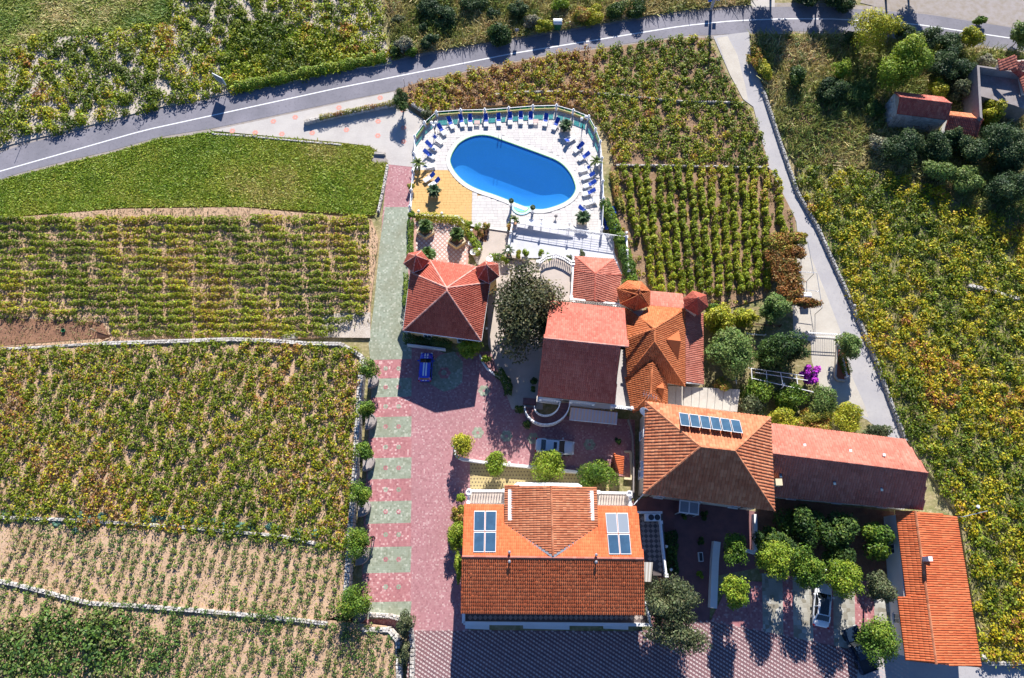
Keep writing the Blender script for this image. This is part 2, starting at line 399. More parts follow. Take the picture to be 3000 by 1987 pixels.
# ------------------------------------------------------------------ generators used by the structures
def plane_axes(P):
    n = Vector((0, 0, 0))
    for i in range(len(P)):
        a, b = P[i], P[(i + 1) % len(P)]
        n += Vector(((a.y - b.y) * (a.z + b.z), (a.z - b.z) * (a.x + b.x), (a.x - b.x) * (a.y + b.y)))
    n.normalize()
    if n.z < 0: n = -n
    u = Vector((0, 0, 1)).cross(n)
    u = u.normalized() if u.length > 1e-3 else Vector((1, 0, 0))
    return n, u, n.cross(u)
def roof_plane(P, parent, m, pu=.24, pw=.40, hh=.06, lift=.035):
    """one roof slope: the deck under it and real half-round tiles in courses, joined as one part"""
    P = [Vector(p) for p in P]
    n, u, w = plane_axes(P); cen = sum(P, Vector()) / len(P)
    if len(P) > 3: P = [Vector((p.x, p.y, cen.z - (n.x * (p.x - cen.x) + n.y * (p.y - cen.y)) / n.z)) for p in P]
    o = P[0]
    pu *= RS; pw *= RS
    uv = [((p - o).dot(u), (p - o).dot(w)) for p in P]
    us = [a for a, b in uv]; w0 = min(b for a, b in uv)
    T = []
    k = int((max(us) - min(us)) / pu)
    off = (max(us) - min(us) - k * pu) / 2
    for i in range(k + 1):
        uc = min(us) + off + (i + .5) * pu - (pu / 2 if off < pu / 4 else 0)
        xs = []
        for j in range(len(uv)):
            (a1, b1), (a2, b2) = uv[j], uv[(j + 1) % len(uv)]
            if (a1 > uc) != (a2 > uc): xs.append(b1 + (uc - a1) / (a2 - a1) * (b2 - b1))
        xs.sort()
        for a, b in zip(xs[::2], xs[1::2]):
            r = int((a - w0) / pw)
            while w0 + r * pw < b:
                lo, hi = max(a, w0 + r * pw), min(b, w0 + (r + 1) * pw + .04)
                if hi - lo > .05: T.append((uc, lo, hi))
                r += 1
    mb = MB(); mb.slab([p - n * .02 for p in P], .14)
    deck = mb.build('roof_slope', m, parent)
    if T:
        T = np.array(T); N = len(T)
        prof = [(-.5, 0), (-.3, .72), (0, 1), (.3, .72), (.5, 0)]
        O, U, Wv, Nn = (np.array(q) for q in (o, u, w, n))
        jz = RNG.normal(0, .006, N); ju = RNG.normal(0, .008, N)
        vs = []
        for e in (1, 2):
            for t, z in prof:
                vs.append(O + (T[:, 0] + t * pu + ju)[:, None] * U + T[:, e][:, None] * Wv + (z * hh + (lift if e == 1 else 0.0) + jz)[:, None] * Nn)
        V = np.stack(vs, 1).reshape(-1, 3) - np.array(WLOC[parent.name])
        base = np.arange(N)[:, None] * 10
        q = np.array([[0, 1, 6, 5], [1, 2, 7, 6], [2, 3, 8, 7], [3, 4, 9, 8], [4, 3, 1, 0], [3, 2, 1, 1]])
        q[5] = [3, 2, 1, 3]
        Fq = (base[:, None, :] + q[None, :5]).reshape(-1, 4)
        v = np.repeat(np.clip(RNG.beta(1.2, 2.2, N) * .9 + (wnoise(T[:, 0], T[:, 1], .9) - .5) * .35, 0, 1), 5)
        me = arr_mesh('tiles', V, Fq, m, var=v)
        t = link('tiles', me, deck); t['kind'] = 'stuff'
    return deck
RS = 1.0
def ridge(pts, parent, m, r=.13, name='ridge_cap'):
    mb = MB()
    for a, b in zip(pts[:-1], pts[1:]):
        a, b = Vector(a), Vector(b); k = max(1, int((b - a).length / .42))
        for i in range(k):
            p, q = a.lerp(b, i / k), a.lerp(b, (i + 1.06) / k)
            mb.va = random.random()
            mb.tube([p, q], [r, r * .86], 6)
    return mb.build(name, m, parent)
def inset(poly, d):
    P = [Vector((p[0], p[1])) for p in poly]; n = len(P)
    if sum(P[i].x * P[(i + 1) % n].y - P[(i + 1) % n].x * P[i].y for i in range(n)) < 0: P = P[::-1]
    out = []
    for i in range(n):
        a, b, c = P[i - 1], P[i], P[(i + 1) % n]
        e1, e2 = (b - a).normalized(), (c - b).normalized()
        n1, n2 = Vector((-e1.y, e1.x)), Vector((-e2.y, e2.x))
        k = 1 + n1.dot(n2)
        out.append(b + (n1 + n2) * (d / max(k, .35)))
    return out
def window(parent, a, b, t, z, w=1.0, h=1.2, door=False, fm='white', pm='pane'):
    """a window in the wall a-b (counter-clockwise wall line, outside on the right) at fraction t"""
    a, b = Vector((a[0], a[1], 0)), Vector((b[0], b[1], 0)); d = (b - a).normalized(); n = Vector((d.y, -d.x, 0))
    c = a.lerp(b, t) + n * .02 + Vector((0, 0, z + h / 2)); rz = math.atan2(d.y, d.x)
    mb = MB()
    for s in (-1, 1):
        mb.box(c + d * s * (w / 2), (.08, .1, h + .08), rz); mb.box(c + Vector((0, 0, s * h / 2)), (w - .08, .1, .08), rz)
    mb.box(c, (.05, .07, h - .08), rz)
    if not door: mb.box(c + Vector((0, 0, -h / 2 - .08)) + n * .06, (w + .2, .2, .07), rz)
    f = mb.build('door' if door else 'window', M[fm], parent)
    MB().box(c - n * .005, (w - .09, .03, h - .09), rz).build('pane', M[pm], f)
    return f
def facade(parent, poly, z0, h, step=3.2, storeys=1, fm='white', skip=()):
    P = [Vector((p[0], p[1])) for p in poly]; n = len(P)
    for i in range(n):
        if i in skip: continue
        a, b = P[i], P[(i + 1) % n]; L = (b - a).length
        k = int(L / step)
        for s in range(storeys):
            for j in range(k): window(parent, a, b, (j + .5) / k, z0 + .95 + s * 2.8, fm=fm)
BAL = None
def balustrade(parent, path, z, h=.95, step=.27, pillars=True, m='white', rw=.2):
    global BAL
    if BAL is None:
        BAL = MB().lathe((0, 0, 0), [(.05, 0), (.05, .08), (.035, .12), (.08, .3), (.04, .62), (.055, .72), (.055, .78)], 6).mesh('baluster', M['white'])
    mb = MB(); P = [Vector((p[0], p[1], z if len(p) < 3 else p[2])) for p in path]
    for a, b in zip(P[:-1], P[1:]):
        mb.beam(a + Vector((0, 0, h - .06)), b + Vector((0, 0, h - .06)), rw, .12); mb.beam(a + Vector((0, 0, .05)), b + Vector((0, 0, .05)), rw * .9, .1)
    if pillars:
        for p in (P[0], P[-1]):
            mb.box(p + Vector((0, 0, h / 2 + .03)), (.3, .3, h + .06)); mb.box(p + Vector((0, 0, h + .1)), (.38, .38, .08))
    r = mb.build('balustrade', M[m], parent)
    for a, b in zip(P[:-1], P[1:]):
        k = max(1, int((b - a).length / step))
        for i in range(k):
            p = a.lerp(b, (i + .5) / k)
            link('baluster', BAL, r, p + Vector((0, 0, .08)) - WLOC[r.name], 0, (1, 1, (h - .2) / .78))
    return r
def rubble_wall(name, path, width, h, label, cat='stone wall', z0=0.0, group=None, m='stone', step=.38, across=2):
    P = [Vector((p[0], p[1], 0)) for p in path]
    c = sum(P, Vector()) / len(P)
    root = empty(name, (P[0].x, P[0].y, z0), label, cat, group)
    core = MB(); st = MB()
    for a, b in zip(P[:-1], P[1:]):
        core.beam(a + Vector((0, 0, z0 + h / 2 - .05)), b + Vector((0, 0, z0 + h / 2 - .05)), width * .8, h - .1)
        d = (b - a); L = d.length; d = d / L; nn = Vector((-d.y, d.x, 0)); k = max(1, int(L / step)); rz = math.atan2(d.y, d.x)
        rows = max(1, int(h / .34))
        for i in range(k):
            p = a.lerp(b, (i + .5) / k)
            for j in range(across):
                q = p + nn * ((j + .5) / across - .5) * width + d * random.uniform(-.06, .06)
                st.va = random.random()
                st.rockbox((q.x, q.y, z0 + h - .06 + random.uniform(-.04, .06)), (step * random.uniform(.8, 1.15), width / across * random.uniform(.85, 1.1), random.uniform(.16, .28)), rz + random.uniform(-.25, .25))
            for s in (-1, 1):
                for r in range(rows):
                    st.va = random.random() * .8
                    q = p + nn * s * width * .42 + d * random.uniform(-.1, .1)
                    st.rockbox((q.x, q.y, z0 + (r + .5) * h / rows - .05), (step * random.uniform(.8, 1.2), .16, h / rows * 1.02), rz, .14)
    core.build('wall_core', M[m], root)
    o = st.build('stones', M[m], root); o['kind'] = 'stuff'
    return root
def pieces(parent, quads, name, m, z0, z1, limit=300, key=None, gap=.012):
    """separate slabs: the largest in the photograph as parts, the rest joined as one part"""
    quads = sorted(quads, key=lambda q: q[0][1])       # nearest to the camera first
    rest = MB()
    for i, q in enumerate(quads):
        c = Vector((sum(p[0] for p in q) / len(q), sum(p[1] for p in q) / len(q)))
        qq = [c + (Vector((p[0], p[1])) - c) * max(0.5, 1 - gap / max((Vector((p[0], p[1])) - c).length, .05)) for p in q]
        va = random.random(); z = z1 + random.uniform(-.004, .004)
        if i < limit:
            mb = MB(); mb.va = va; mb.prism(qq, z0, z); mb.build(name, m, parent)
        else:
            rest.va = va; rest.prism(qq, z0, z)
    if rest.v:
        o = rest.build(name, m, parent); o['kind'] = 'stuff'
def clip_rect(poly, x0, x1, y0, y1):
    def clip(P, ax, v, keep_less):
        out = []
        for i in range(len(P)):
            a, b = P[i - 1], P[i]
            ia = (a[ax] <= v) if keep_less else (a[ax] >= v); ib = (b[ax] <= v) if keep_less else (b[ax] >= v)
            if ia != ib:
                t = (v - a[ax]) / (b[ax] - a[ax]); out.append((a[0] + (b[0] - a[0]) * t, a[1] + (b[1] - a[1]) * t))
            if ib: out.append(tuple(b))
        return out
    P = [(p[0], p[1]) for p in poly]
    for ax, v, l in ((0, x0, False), (0, x1, True), (1, y0, False), (1, y1, True)):
        P = clip(P, ax, v, l)
        if len(P) < 3: return []
    return P
def xy(P): return [(p[0], p[1]) for p in P]
def smooth_closed(P, k=4):               # Catmull-Rom through a closed outline
    out = []; n = len(P)
    for i in range(n):
        a, b, c, d = (Vector((p[0], p[1])) for p in (P[i - 1], P[i], P[(i + 1) % n], P[(i + 2) % n]))
        for j in range(k):
            t = j / k
            out.append(.5 * ((2 * b) + (c - a) * t + (2 * a - 5 * b + 4 * c - d) * t * t + (3 * b - a - 3 * c + d) * t ** 3))
    return out
def strip(path, w):                      # left and right edges of a ribbon
    P = [Vector((p[0], p[1])) for p in path]; l = []; r = []
    for i, p in enumerate(P):
        d = (P[min(i + 1, len(P) - 1)] - P[max(i - 1, 0)]).normalized(); n = Vector((-d.y, d.x))
        l.append(p + n * w / 2); r.append(p - n * w / 2)
    return l + r[::-1]
def ribbon(mb, path, w, z):
    s = strip(path, w); n = len(path)
    for i in range(n - 1):
        mb.face([(s[i].x, s[i].y, z), (s[2 * n - 1 - i].x, s[2 * n - 1 - i].y, z), (s[2 * n - 2 - i].x, s[2 * n - 2 - i].y, z), (s[i + 1].x, s[i + 1].y, z)])

# ------------------------------------------------------------------ the setting: ground, roads, fields
up = [(-60, 462), (0, 448), (72, 422), (169, 399), (329, 357), (448, 325), (633, 287), (718, 268), (845, 249), (1000, 211), (1203, 169), (1338, 146), (1507, 118), (1676, 89), (1802, 70), (2000, 39), (2211, 21), (2380, 19), (2591, 32), (2718, 42), (3000, 87), (3080, 105)]
dn = [(-60, 545), (0, 526), (63, 505), (211, 467), (321, 443), (465, 401), (625, 376), (1000, 297), (1154, 266), (1253, 230), (1422, 196), (1633, 154), (1845, 127), (2000, 104), (2080, 103), (2296, 91), (2507, 95), (2845, 131), (3000, 148), (3080, 160)]
U = [W(*p) for p in up]; D = [W(*p) for p in dn]
def resample(P, k):
    P = [Vector((p[0], p[1])) for p in P]; L = [0]
    for a, b in zip(P[:-1], P[1:]): L.append(L[-1] + (b - a).length)
    out = []
    for i in range(k):
        s = L[-1] * i / (k - 1); j = 0
        while j < len(L) - 2 and L[j + 1] < s: j += 1
        out.append(P[j].lerp(P[j + 1], (s - L[j]) / (L[j + 1] - L[j])))
    return out
U2, D2 = resample(U, 60), resample(D, 60)
mb = MB()
for i in range(59): mb.face([(D2[i].x, D2[i].y, 0), (D2[i + 1].x, D2[i + 1].y, 0), (U2[i + 1].x, U2[i + 1].y, 0), (U2[i].x, U2[i].y, 0)])
struct('road', mb, M['asphalt'])
mb = MB()
for S in (U2, D2):
    ribbon(mb, S, 1.5, -.012 - (.006 if S is D2 else 0))
struct('road_verge', mb, M['verge'])
line = resample([W(*p) for p in [(-60, 519), (0, 502), (422, 382), (1000, 256), (1507, 156), (2000, 76), (2148, 61), (2296, 55), (2443, 56), (2676, 70), (2988, 116), (3080, 134)]], 60)
mb = MB(); ribbon(mb, line, .17, .006)
struct('road_marking', mb, M['paint'])

FIELDS = dict(
    A=[(-40, 645), (0, 640), (350, 612), (700, 607), (1088, 642), (1108, 700), (1085, 900), (1085, 950), (930, 990), (320, 1004), (0, 1016), (-40, 1018)],
    B=[(-40, 1026), (300, 1012), (700, 1002), (950, 1010), (1040, 1020), (1056, 1060), (1042, 1250), (1032, 1400), (1022, 1540), (1010, 1630), (960, 1604), (600, 1566), (0, 1526), (-40, 1524)],
    C=[(-40, 1520), (0, 1522), (400, 1537), (640, 1560), (900, 1592), (1012, 1612), (1002, 1800), (940, 1822), (550, 1778), (300, 1757), (100, 1718), (-40, 1690)],
    D=[(-40, 1682), (100, 1708), (250, 1746), (500, 1766), (900, 1810), (1130, 1836), (1158, 1880), (1162, 2060), (-40, 2060)],
    T=[(-40, 165), (120, 112), (300, 97), (500, 72), (510, -60), (1118, -60), (1118, 80), (1150, 188), (1000, 205), (845, 240), (633, 280), (448, 318), (329, 350), (169, 390), (60, 415), (-40, 445)],
    N=[(1165, 262), (1260, 232), (1422, 200), (1633, 159), (1845, 131), (2000, 110), (2075, 112), (2139, 235), (2177, 300), (2224, 385), (2253, 484), (1800, 484), (1787, 400), (1745, 342), (1690, 314), (1600, 300), (1400, 312), (1290, 327), (1240, 345), (1190, 300)],
    R=[(1790, 488), (2255, 490), (2330, 640), (2330, 690), (2262, 830), (2240, 872), (2130, 905), (1930, 875), (1840, 850), (1800, 740)],
    E=[(2330, 480), (2600, 505), (2750, 560), (2850, 620), (3060, 680), (3060, 1960), (2880, 1940), (2810, 1512), (2722, 1384), (2655, 1285), (2605, 1150), (2545, 1000), (2482, 840), (2402, 660), (2345, 560)],
)
FZ = dict(A=.25, B=1.25, C=1.35, D=1.45, T=.12, N=.2, R=.1, E=.3)
FP = {k: xy([W(x, y, FZ[k]) for x, y in v]) for k, v in FIELDS.items()}
soils = dict(A='soil', B='soil', C='soil', D='soil', T='palesoil', N='reddry', R='reddry', E='scrubbase')
for k in FIELDS:
    sheet('field_soil', FP[k], FZ[k], M[soils[k]], skirt=FZ[k] + .3)
sheet('seedbed_soil', [W(x, y, .3) for x, y in [(-40, 930), (0, 930), (300, 945), (322, 988), (0, 1013), (-40, 1014)]], .3, M['brownsoil'])
LAWN = [(-40, 540), (0, 530), (63, 512), (211, 475), (321, 450), (465, 408), (625, 388), (800, 402), (1000, 420), (1085, 430), (1112, 450), (1085, 460), (1088, 475), (1135, 478), (1118, 560), (1095, 630), (700, 604), (350, 608), (0, 637), (-40, 640)]
LP = xy([W(x, y, .2) for x, y in LAWN]); sheet('lawn_ground', LP, .2, M['lawnbase'], skirt=.4)
GT = xy([W(x, y, .1) for x, y in [(-40, -60), (510, -60), (500, 70), (300, 95), (120, 110), (-40, 165)]]); sheet('meadow_ground', GT, .1, M['lawnbase'], skirt=.3)
ST_ = xy([W(x, y, .1) for x, y in [(1122, -60), (2200, -60), (2200, 12), (2000, 30), (1802, 62), (1507, 110), (1203, 160), (1152, 178)]]); sheet('scrub_ground', ST_, .1, M['scrubbase'], skirt=.3)
SR = xy([W(x, y, .1) for x, y in [(2196, 100), (2507, 100), (2845, 137), (3060, 160), (3060, 680), (2850, 618), (2750, 558), (2600, 503), (2330, 478), (2300, 430), (2240, 260)]]); sheet('scrub_ground', SR, .1, M['scrubbase'], skirt=.3)
sheet('gravel_layby', [W(x, y, 0) for x, y in [(2560, -60), (3060, -60), (3060, 95), (2900, 70), (2718, 38), (2600, 28), (2520, 8)]], -.004, M['verge'])
sheet('side_road', [W(x, y, 0) for x, y in [(2150, -60), (2270, -60), (2270, 24), (2212, 22), (2180, 5)]], -.002, M['concrete'])
# concrete lane on the right
LL = [(2089, 106), (2139, 220), (2177, 291), (2207, 313), (2224, 380), (2253, 490), (2287, 562), (2333, 650), (2338, 700), (2335, 765), (2322, 900), (2325, 990), (2375, 1000), (2378, 1060), (2400, 1120), (2400, 1170), (2540, 1230), (2620, 1300), (2652, 1290), (2612, 1190), (2570, 1067), (2524, 958), (2473, 844), (2443, 780), (2393, 662), (2338, 562), (2291, 435), (2236, 258), (2200, 169), (2194, 94)]
sheet('lane', [W(x, y) for x, y in LL], .012, M['lane'])
sheet('lane_apron', [W(x, y) for x, y in [(2099, 112), (2131, 106), (2160, 160), (2183, 250), (2192, 296), (2177, 291), (2139, 220)]], .018, M['lanepale'])
sheet('yard', [W(x, y) for x, y in [(2338, 700), (2352, 690), (2385, 775), (2420, 860), (2460, 965), (2485, 1080), (2530, 1180), (2545, 1225), (2400, 1165), (2400, 1120), (2378, 1060), (2375, 1000), (2325, 990), (2322, 900), (2335, 765)]], .018, M['lanepale'])
# forecourt, drive, bands
FC = [(620, 383), (720, 362), (1000, 302), (1152, 270), (1165, 300), (1225, 340), (1245, 352), (1215, 415), (1212, 490), (1138, 482), (1112, 448), (1080, 428), (1000, 418), (800, 400)]
sheet('forecourt', [W(x, y) for x, y in FC], .022, M['concrete'])
sheet('driveway', [W(x, y) for x, y in [(1136, 482), (1210, 484), (1205, 800), (1195, 985), (1300, 1035), (1440, 1030), (1510, 1210), (1860, 1230), (1862, 1400), (1380, 1345), (1378, 1500), (1370, 1848), (1195, 1848), (1060, 1830), (1062, 1600), (1092, 1060), (1120, 640)]], .014, M['redpave'])
sheet('drive_band', [W(x, y) for x, y in [(1128, 607), (1197, 607), (1197, 770), (1190, 940), (1196, 985), (1206, 1005), (1206, 1052), (1085, 1055), (1080, 1010), (1095, 900), (1112, 720)]], .020, M['greenband'])
ys = [1053, 1107, 1162, 1220, 1280, 1340, 1402, 1467, 1532, 1601, 1677, 1762, 1812]
for i in range(12):
    y0, y1 = ys[i], ys[i + 1]; f = lambda y: 1092 - (y - 1053) * .045
    sheet('drive_band', [W(f(y0), y0 + 3), W(1206, y0), W(1206 - .006 * (y1 - 1053), y1), W(f(y1), y1 + 3)], .020, M['redband' if i % 2 == 0 else 'greenband'])
sheet('drive_octagon', [W(x, y) for x, y in [(1268, 1060), (1290, 1040), (1330, 1030), (1356, 1060), (1354, 1120), (1330, 1140), (1300, 1148), (1250, 1120)]], .020, M['greenband'])
fl = MB()                                # little flower figures laid into the pavings
def flower(mb, p, r, z):
    for k in range(6):
        a = k * math.pi / 3
        mb.face([(p.x + math.cos(a + j * math.pi / 3) * r * .42 + math.cos(a) * r * .62, p.y + math.sin(a + j * math.pi / 3) * r * .42 + math.sin(a) * r * .62, z + .001 * (k % 3)) for j in range(6)])
for x, y in [(681, 384), (748, 389), (826, 393), (801, 356), (865, 344), (915, 390), (993, 316), (1015, 381), (1107, 398), (1108, 356), (1182, 415), (1182, 375), (1114, 287), (1180, 323)]: flower(fl, W(x, y), .42, .03)
struct('flower_inlay', fl, mat('pink_inlay', (.58, .27, .22), .85))
fl = MB()
for i in (0, 2, 4, 6, 8, 10):
    for x in (1130, 1168): flower(fl, W(x, (ys[i] + ys[i + 1]) / 2), .3, .028)
for x, y in [(1400, 1268), (1484, 1278), (1562, 1285), (1727, 1303), (1418, 1145), (1300, 1092)]: flower(fl, W(x, y), .75 if x != 1300 else .4, .028)
struct('flower_inlay', fl, M['greenband'])
fl = MB()
for i in (1, 3, 5, 7, 9):
    for x in (1130, 1168): flower(fl, W(x, (ys[i] + ys[i + 1]) / 2), .3, .028)
flower(fl, W(1302, 1093), .8, .026)
struct('flower_inlay', fl, M['redband'])
# parking: red base with diagonal rows of pale blocks, paved bays behind it
PK = [W(x, y) for x, y in [(1195, 1848), (1360, 1846), (1850, 1850), (2080, 1815), (2250, 1850), (2500, 1905), (2660, 1935), (2680, 2070), (1190, 2070)]]
park = sheet('parking_paving', PK, .010, M['parkbase'])
pts = MB(); ang = math.radians(-31); ca, sa = math.cos(ang), math.sin(ang)
pp = xy(PK); X = [p[0] for p in pp]; Y = [p[1] for p in pp]; cx, cy = sum(X) / len(X), sum(Y) / len(Y)
bl = []
for i in range(-140, 140):
    for j in range(-60, 60):
        a, b = i * .37 + (j % 2) * .18, j * .40
        bl.append((cx + a * ca - b * sa, cy + a * sa + b * ca))
bl = np.array(bl); bl = bl[inpoly(bl[:, 0], bl[:, 1], pp)]
for x, y in bl:
    pts.va = random.random(); pts.box((x, y, .016), (.27, .17, .022), ang)
o = pts.build('paving_block', M['parkblock'], park); o['kind'] = 'stuff'
BAYS = [((2140, 1700), (2232, 1705), (2235, 1850), (2080, 1822), 'redband'), ((2232, 1680), (2292, 1684), (2295, 1862), (2235, 1850), 'parkgrey'), ((2292, 1684), (2322, 1686), (2325, 1868), (2295, 1862), 'redband'),
        ((2322, 1686), (2380, 1690), (2383, 1880), (2325, 1868), 'parkgrey'), ((2380, 1690), (2440, 1694), (2443, 1892), (2383, 1880), 'redband'), ((2440, 1694), (2503, 1700), (2506, 1904), (2443, 1892), 'parkgrey'),
        ((2503, 1700), (2560, 1705), (2563, 1918), (2506, 1904), 'redband'), ((2560, 1705), (2600, 1705), (2660, 1935), (2563, 1918), 'parkgrey')]
for a, b, c, d, m in BAYS: sheet('parking_bay', [W(*a), W(*b), W(*c), W(*d)], .016, M[m])
sheet('rear_drive', [W(x, y) for x, y in [(2520, 1910), (2880, 1940), (3060, 1960), (3060, 2070), (2500, 2070)]], .026, M['lane'])
# courtyard, dotted terrace, walkways
sheet('courtyard', [W(x, y) for x, y in [(1845, 1470), (1905, 1455), (2222, 1500), (2215, 1665), (2085, 1690), (2078, 1820), (2030, 1850), (1900, 1850), (1935, 1700)]], .018, M['court'])
dot = sheet('dotted_terrace', [W(x, y) for x, y in [(1377, 1352), (1560, 1366), (1800, 1398), (1800, 1450), (1700, 1440), (1480, 1440), (1377, 1440)]], .026, M['dots'])
mb = MB()
dp = xy([W(x, y) for x, y in [(1379, 1354), (1560, 1368), (1798, 1400), (1798, 1448), (1480, 1438), (1379, 1438)]])
gx, gy = np.meshgrid(np.arange(-8, 20, .38), np.arange(0, 30, .42)); gx[1::2] += .17
k = inpoly(gx.ravel(), gy.ravel(), dp)
for x, y in zip(gx.ravel()[k], gy.ravel()[k]): mb.box((x, y, .03), (.17, .17, .012), random.uniform(0, 1))
o = mb.build('inset_stone', M['dotstone'], dot); o['kind'] = 'stuff'
sheet('garden_path', [W(x, y) for x, y in [(1410, 640), (1500, 652), (1482, 764), (1680, 760), (1660, 880), (1590, 1000), (1590, 1200), (1500, 1200), (1430, 1010), (1425, 800), (1400, 780), (1370, 720)]], .03, M['beigepave'])
sheet('garden_bed', [W(x, y) for x, y in [(1360, 668), (1432, 675), (1425, 710), (1410, 708), (1385, 690)]], .04, M['brownsoil'])
sheet('side_garden', [W(x, y) for x, y in [(2060, 900), (2260, 900), (2380, 970), (2400, 1120), (2640, 1300), (2270, 1235), (2100, 1200), (2060, 1120)]], .004, M['scrubbase'])
sheet('orchard_soil', [W(x, y) for x, y in [(2220, 1480), (2290, 1462), (2620, 1500), (2600, 1700), (2225, 1680)]], .02, M['brownsoil'])
# ------------------------------------------------------------------ swimming pool and its deck
DZ = .14
poolo = smooth_closed(PL('C1', [(622, 640), (632, 585), (655, 538), (700, 480), (780, 434), (870, 413), (960, 420), (1050, 450), (1180, 497), (1300, 540), (1420, 585), (1510, 622), (1580, 672), (1640, 750), (1672, 835), (1670, 885), (1635, 940), (1570, 985), (1480, 1020), (1400, 1038), (1320, 1035), (1230, 1010), (1150, 978), (1000, 920), (880, 880), (790, 840), (715, 785), (655, 715)], DZ), 3)
def grow(P, d): return [Vector(p) for p in inset(P, -d)]
ringo = grow(poolo, .55)
if sum(poolo[i].x * poolo[(i + 1) % len(poolo)].y - poolo[(i + 1) % len(poolo)].x * poolo[i].y for i in range(len(poolo))) < 0: poolo = poolo[::-1]
deckline = PL('C1', [(285, 1062), (300, 905), (318, 740), (330, 600), (332, 450), (415, 335), (512, 250), (715, 238), (915, 234), (1113, 220), (1315, 205), (1510, 198), (1648, 238), (1778, 290), (1834, 395), (1874, 498), (1888, 640), (1896, 830), (1902, 975), (1890, 1232), (1480, 1175), (1180, 1122), (1115, 1215), (940, 1190), (815, 1172), (745, 1150), (690, 1095), (550, 1090), (320, 1075)], DZ)
deck = struct('pool_deck', MB(), M['joint'])
yel_unused = PL('C1', [(318, 712), (606, 706), (640, 755), (700, 815), (795, 872), (818, 1172), (745, 1150), (690, 1095), (550, 1090), (320, 1075), (285, 1062), (300, 905)], DZ)
# base of the deck as a ring round the basin
def ring_between(mb, inner, outer, z):
    n = len(inner)
    for i in range(n): mb.face([(inner[i].x, inner[i].y, z), (inner[(i + 1) % n].x, inner[(i + 1) % n].y, z), (outer[(i + 1) % n].x, outer[(i + 1) % n].y, z), (outer[i].x, outer[i].y, z)])
pc = sum(poolo, Vector((0, 0))) / len(poolo)
def radial_to(poly, c, d):               # where the ray from c along d leaves the polygon
    best = None
    for i in range(len(poly)):
        a, b = Vector(poly[i][:2]), Vector(poly[(i + 1) % len(poly)][:2]); e = b - a
        den = d.x * e.y - d.y * e.x
        if abs(den) < 1e-9: continue
        t = ((a.x - c.x) * e.y - (a.y - c.y) * e.x) / den; s = ((a.x - c.x) * d.y - (a.y - c.y) * d.x) / den
        if t > 0 and -1e-6 <= s <= 1 + 1e-6 and (best is None or t > best): best = t
    return c + d * (best or 1)
pw = [Vector((p.x, p.y)) for p in poolo]
mb = MB(); n = len(pw)
outer = [radial_to(xy(deckline), pc, (p - pc).normalized()) for p in pw]
ring_between(mb, pw, outer, DZ - .03)
gr = MB(); ring_between(gr, pw, [pc + (p - pc).normalized() * 2600 for p in pw], -.06); struct('ground', gr, M['ground'])
dk = mb.mesh('pool_deck', M['joint']); old = deck.data; deck.data = dk; bpy.data.meshes.remove(old)
kerb = MB()
for i in range(len(deckline)):
    a, b = deckline[i], deckline[(i + 1) % len(deckline)]
    kerb.beam((a.x, a.y, DZ - .1), (b.x, b.y, DZ - .1), .3, .24)
kerb.build('deck_edge', M['coping'], deck)
# stamped slabs
def slab_field(region, m, seed):
    rnd = random.Random(seed); R = [(p[0], p[1]) for p in region]
    x0, x1 = min(p[0] for p in R), max(p[0] for p in R); y0, y1 = min(p[1] for p in R), max(p[1] for p in R)
    out = []; y = y0; gp = xy(ringo)
    while y < y1:
        hgt = rnd.choice((.38, .46, .52)); x = x0 - rnd.random()
        while x < x1:
            L = rnd.choice((.42, .6, .75, .9))
            mid = np.array([[x + L / 2, y + hgt / 2], [x, y], [x + L, y], [x + L, y + hgt], [x, y + hgt]])
            ins = inpoly(mid[:, 0], mid[:, 1], R); wet = inpoly(mid[:, 0], mid[:, 1], gp)
            if ins[0] and not wet[0] or ins.sum() >= 2 and not wet[0]:
                q = clip_rect(R, x, x + L, y, y + hgt) if not ins.all() else [(x, y), (x + L, y), (x + L, y + hgt), (x, y + hgt)]
                if len(q) >= 3: out.append(q)
            x += L
        y += hgt
    return out
xb, yb_ = A('C1', 806, 1000, DZ).x, A('C1', 450, 709, DZ).y
ypoly = clip_rect(deckline, -99, xb, -99, yb_)
white_q = slab_field(clip_rect(deckline, -99, 99, yb_, 999), 0, 3) + slab_field(clip_rect(deckline, xb, 99, -99, yb_), 0, 5)
yel_q = slab_field(ypoly, 0, 4)
pieces(deck, white_q, 'white_slab', M['slab'], DZ - .12, DZ, 300, gap=.018)
pieces(deck, yel_q, 'ochre_slab', M['yslab'], DZ - .12, DZ, 300, gap=.018)
deck.data.materials.append(M['yjoint'])
for pl_ in deck.data.polygons:
    cc = pl_.center
    if inpoly(np.array([cc.x]), np.array([cc.y]), ypoly)[0]: pl_.material_index = 1

